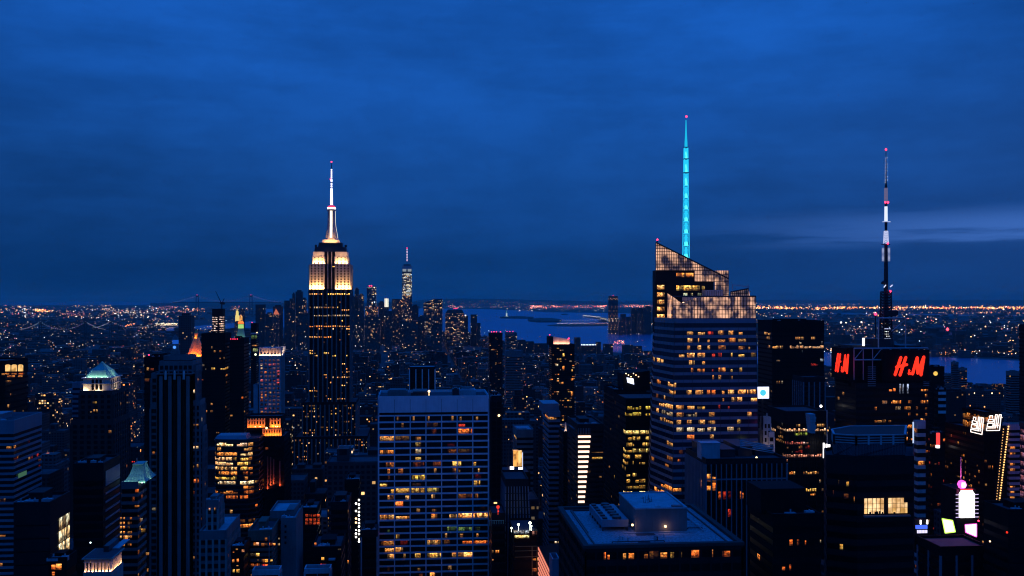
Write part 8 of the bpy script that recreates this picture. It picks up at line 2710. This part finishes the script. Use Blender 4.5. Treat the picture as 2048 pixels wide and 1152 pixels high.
def scatter(n, px0, px1, py0, py1, cols, smin, smax, size=(.6, 1.4), bias=1.0, clump=0):
    ct = [(rng.uniform(px0, px1), rng.uniform(py0, py1)) for _ in range(clump)]
    for _ in range(n):
        if clump and rng.random() < .7:
            c = rng.choice(ct)
            px, py = rng.gauss(c[0], (px1 - px0) * .035), rng.gauss(c[1], (py1 - py0) * .05)
            if not (px0 <= px <= px1 and py0 <= py <= py1):
                continue
        else:
            px, py = rng.uniform(px0, px1), py0 + (py1 - py0) * rng.random() ** bias
        c = rng.choices([q[0] for q in cols], [q[1] for q in cols])[0]
        dot(px, py, c, smin + (smax - smin) * rng.random() ** 2.4, rng.uniform(*size))


OR = [((1, .30, .06), 5), ((1, .42, .12), 4), ((1, .58, .24), 2), ((1, .8, .5), .7), ((1, .12, .10), .7)]
PK = [((1, .26, .16), 4), ((1, .40, .24), 3), ((1, .6, .45), 1), ((1, .15, .2), 1)]
MX = COLS
WH = [((1, .85, .65), 3), ((.8, .92, 1), 2), ((1, .65, .35), 2)]
scatter(330, 1500, 2100, 613.5, 621, OR, .6, 4.5, (.9, 2.0), clump=26)
scatter(250, 1500, 2100, 616, 618.6, OR, 1.0, 5.5, (.9, 2.0))
scatter(190, 1780, 2100, 620, 630, OR, .2, 1.6, (.6, 1.3), clump=12)
scatter(150, 1495, 1720, 603.5, 612, MX, .2, 1.1, (.5, 1.1))
scatter(640, 1500, 2100, 626, 708, MX, .3, 3.0, (.6, 1.6), bias=1.1, clump=40)
scatter(230, 1640, 2100, 704, 715, OR + WH, .4, 3.0, (.7, 1.5), bias=.5)
for px, py, s, sz, c in ((1895, 667, 2.4, 5.0, (1, .05, .07)), (1723, 650, 2.2, 2.6, (1, .85, .6)), (1682, 651, 2.0, 3.0, (1, .9, .8)), (1692, 650, 1.6, 2.2, (1, .8, .5)), (1721, 602, 1.8, 1.8, (1, .85, .8)), (1971, 659, 1.6, 2.4, (1, .45, .15)), (1942, 680, 1.5, 2.0, (1, .6, .2)), (2012, 677, 1.5, 2.4, (1, .5, .2)),
                         (1836, 647, 1.6, 2.0, (1, .8, .6)), (1848, 677, 1.6, 2.2, (1, .8, .5)), (1825, 674, 1.2, 2.0, (1, .75, .4)), (1818, 673, 1.1, 2.0, (1, .75, .4)), (1851, 613, 1.8, 2.0, (1, .6, .3))):
    dot(px, py, c, s, sz)
scatter(230, 1060, 1216, 612.5, 618, PK, .6, 3.6, (.6, 1.4), clump=9)
scatter(90, 1240, 1305, 610, 616, PK, .6, 3.4, (.6, 1.3))
scatter(60, 1030, 1216, 615, 624, WH, .2, 1.3, (.5, 1.2))
for k in range(130):                                         # lamps climbing the slope of the far hills
    px, f = rng.uniform(845, 1305), rng.uniform(.05, .95)
    y = 38000 + 1000 * f
    c = rng.choice([(1, .5, .3), (1, .75, .5), (.8, .85, 1), (1, .3, .3)])
    dots.octa((X(px, y), y, 14 + .72 * 250 * f * (1.0 if px < 1000 else max(.25, 1 - (px - 1000) / 330))), 14 * rng.uniform(.6, 1.2), tuple(q * rng.uniform(.2, 1.5) for q in c))
scatter(90, 850, 1060, 612.5, 617, MX, .1, .9, (.5, 1.1))
scatter(26, 895, 925, 613, 617, PK, .4, 1.6, (.7, 1.3))
scatter(130, 1215, 1306, 646, 668, WH + MX, .2, 1.5, (.5, 1.2))
scatter(480, -40, 395, 611.5, 640, MX, .3, 2.8, (.6, 1.5), clump=34)
scatter(560, -40, 470, 640, 720, MX, .25, 2.0, (.5, 1.3), clump=34)
scatter(60, 70, 106, 621, 625.5, OR, .4, 2.4, (.9, 2.0))
scatter(50, 236, 300, 622, 634, WH, .3, 1.6, (.7, 1.6))
scatter(60, 120, 170, 626, 634, PK, .2, 1.1, (.6, 1.2))
scatter(46, 300, 352, 613, 620, PK, .2, 1.2, (.6, 1.2))
scatter(40, 355, 410, 619, 626, OR, .3, 1.9, (.7, 1.5))
scatter(34, 460, 510, 614, 622, OR, .3, 2.0, (.7, 1.5))
for k in range(34):
    dot(312 + k * 1.28, 651.6 + rng.uniform(-.5, .5), (1, .80, .48), 1.6, 1.1); dot(312 + k * 1.28, 654, (1, .7, .4), .5, 1.2)
for k in range(10):
    dot(251 + k * 2.0, 656.4 - k * .55 + rng.uniform(-.4, .4), (1, .25, .08), 1.8, 1.3)
for k in range(22):
    dot(278 + k * 3.2, 660 + rng.uniform(-.4, .4), (1, .6, .35), .5, 1.0)
for px in (18, 22, 26, 30, 34, 38, 52, 58, 65, 97, 105, 162, 167, 177, 212, 280, 515, 522, 530, 536, 549):
    dot(px, 601.5, (1, .55, .6), .5, .9)
for k in range(40):                                          # causeway and landing lamps
    u = k / 39
    dot(1166 + u * 49, 634 + 9 * u ** 2.2, (1, .86, .52), .8, .8)
    dot(1115 + u * 100, 651.6 - 1.6 * u + rng.uniform(-.3, .3), (1, .9, .7) if k < 24 else (1, .5, .25), .7, .8)
    if k % 2:
        dot(1118 + u * 98, 644.5 - u * 1.4, (1, .9, .7), .45, .8)
for k in range(10):
    x, y = X(1163.5 + k * 3.0, 4610), 4612; dots.octa((x, y, Z(1178, 689.5, 4612)), 3.0, (1.9, 2.2, 1.9))
scatter(30, 1226, 1248, 689, 694, PK, .4, 1.8, (.8, 1.7))
# lamps among the nearer blocks
for v, c in seen:                                            # wall lamps, roof lamps, bright single rooms of the crowded blocks
    yy, xx, wdt, D, H, lo, hi, top = c
    if v <= 2:
        continue
    for _ in range(rng.choice((0, 0, 1, 1, 2, 3)) if yy > 900 else rng.choice((0, 0, 0, 1))):
        cc = rng.choices([q[0] for q in COLS], [q[1] for q in COLS])[0] if rng.random() < .75 else rng.choice([(.7, .85, 1), (1, .95, .85)])
        s = .25 + 2.6 * rng.random() ** 3
        r = ZC((lo + hi) / 2, yy) / F * rng.uniform(.45, .95)
        zmin = CZ + (EYE - 1160) / F * ZC((lo + hi) / 2, yy)
        z = max(zmin, H - rng.random() ** 1.5 * min(H * .8, v / max(1, hi - lo) / F * yy * .9 + 4)) if rng.random() < .7 else H + r
        dots.octa((xx + wdt * rng.uniform(.06, .94), yy - r * .4, z), r, tuple(q * s for q in cc))
scatter(260, 0, 1300, 665, 780, MX, .15, 1.4, (.5, 1.25))
scatter(160, 570, 980, 640, 720, WH + MX, .15, 1.3, (.5, 1.3))
tag(dots.build_col('city_lights', 'city_light_glow'), kind='stuff')

# ------------------------------------------------------------------ the avenue, its traffic
xa0, xa1 = 112.0, 134.0
m = MB(); m.face([(xa0, 420, .12), (xa1, 420, .12), (xa1, 2600, .12), (xa0, 2600, .12)]); tag(m.build('road', 'asphalt'), kind='structure')
for s, (a, b) in enumerate(((xa0 - 4, xa0), (xa1, xa1 + 4))):
    m = MB(); m.box(a, b, 420, 2600, 0, .25); tag(m.build('pavement', 'pavement'), kind='structure')
m = MB()
for k in range(90):
    for x in (117.5, 123, 128.5):
        m.face([(x - .08, 440 + k * 12, .125), (x + .08, 440 + k * 12, .125), (x + .08, 443 + k * 12, .125), (x - .08, 443 + k * 12, .125)])
tag(m.build('road_marking', 'white_metal'), kind='structure')
CARC = [('yellow', (.62, .38, .02)), ('white', (.6, .6, .6)), ('black', (.02, .02, .02)), ('silver', (.35, .35, .37))]
for cn, cc in CARC:
    pbr('paint_' + cn, cc, .35, vary=0)
pos = []
for k in range(16):
    y = 985 + k * 21 + rng.uniform(-4, 4)
    lane = rng.choice([114.6, 120.2, 125.8, 131.2])
    pos.append((lane, y))
for k, (x, y) in enumerate(pos):
    cn = CARC[k % 4][0]
    fl = 'red tail lights' if k % 3 else 'white headlights'
    t = thing('car', f"{cn} car with {fl} on the avenue, {ORD[k] if k else 'nearest'} in the queue", 'car', (x, y, 0), 'cars on the avenue')
    m = MB(); m.loft([(x - .9, y - 2.3), (x + .9, y - 2.3), (x + .9, y + 2.3), (x - .9, y + 2.3)], .45, [(x - .88, y - 2.2), (x + .88, y - 2.2), (x + .88, y + 2.2), (x - .88, y + 2.2)], .95); m.build('body', 'paint_' + cn, t)
    m = MB(); m.loft([(x - .8, y - 1.6), (x + .8, y - 1.6), (x + .8, y + 1.1), (x - .8, y + 1.1)], .95, [(x - .65, y - 1.1), (x + .65, y - 1.1), (x + .65, y + .6), (x - .65, y + .6)], 1.45); m.build('cabin', 'dark_glass', t)
    for s in (-1, 1):
        m = MB(); m.ball((x + s * .62, y - 2.33, .72), .34); m.build('tail_light' if k % 3 else 'headlight', 'red_beacon' if k % 3 else 'white_lamp', t)
        for q in (-1.4, 1.4):
            m = MB(); m.tube((x + s * .75, y + q, .34), (x + s * .95, y + q, .34), .34, n=8); m.build('wheel', 'black_brick', t)

# ------------------------------------------------------------------ air
if True:
    hz = MB(); hz.box(-149000 * 1.02, 149000 * 1.02, -3500, 151000, -1.0, 620.0)
    hm = bpy.data.materials.new('haze_air')
    hm.use_nodes = True
    t = NT(hm.node_tree)
    v = t.n('ShaderNodeVolumePrincipled')
    v.inputs['Color'].default_value = (.90, .86, .72, 1)
    v.inputs['Density'].default_value = HAZE
    v.inputs['Anisotropy'].default_value = .2
    o = t.n('ShaderNodeOutputMaterial')
    t.l(v.outputs[0], o.inputs['Volume'])
    MATS['haze_air'] = hm
    ho = hz.build('haze', 'haze_air')
    tag(ho, kind='stuff')
print('objects', len(scene.objects), 'windows', NWIN[0])
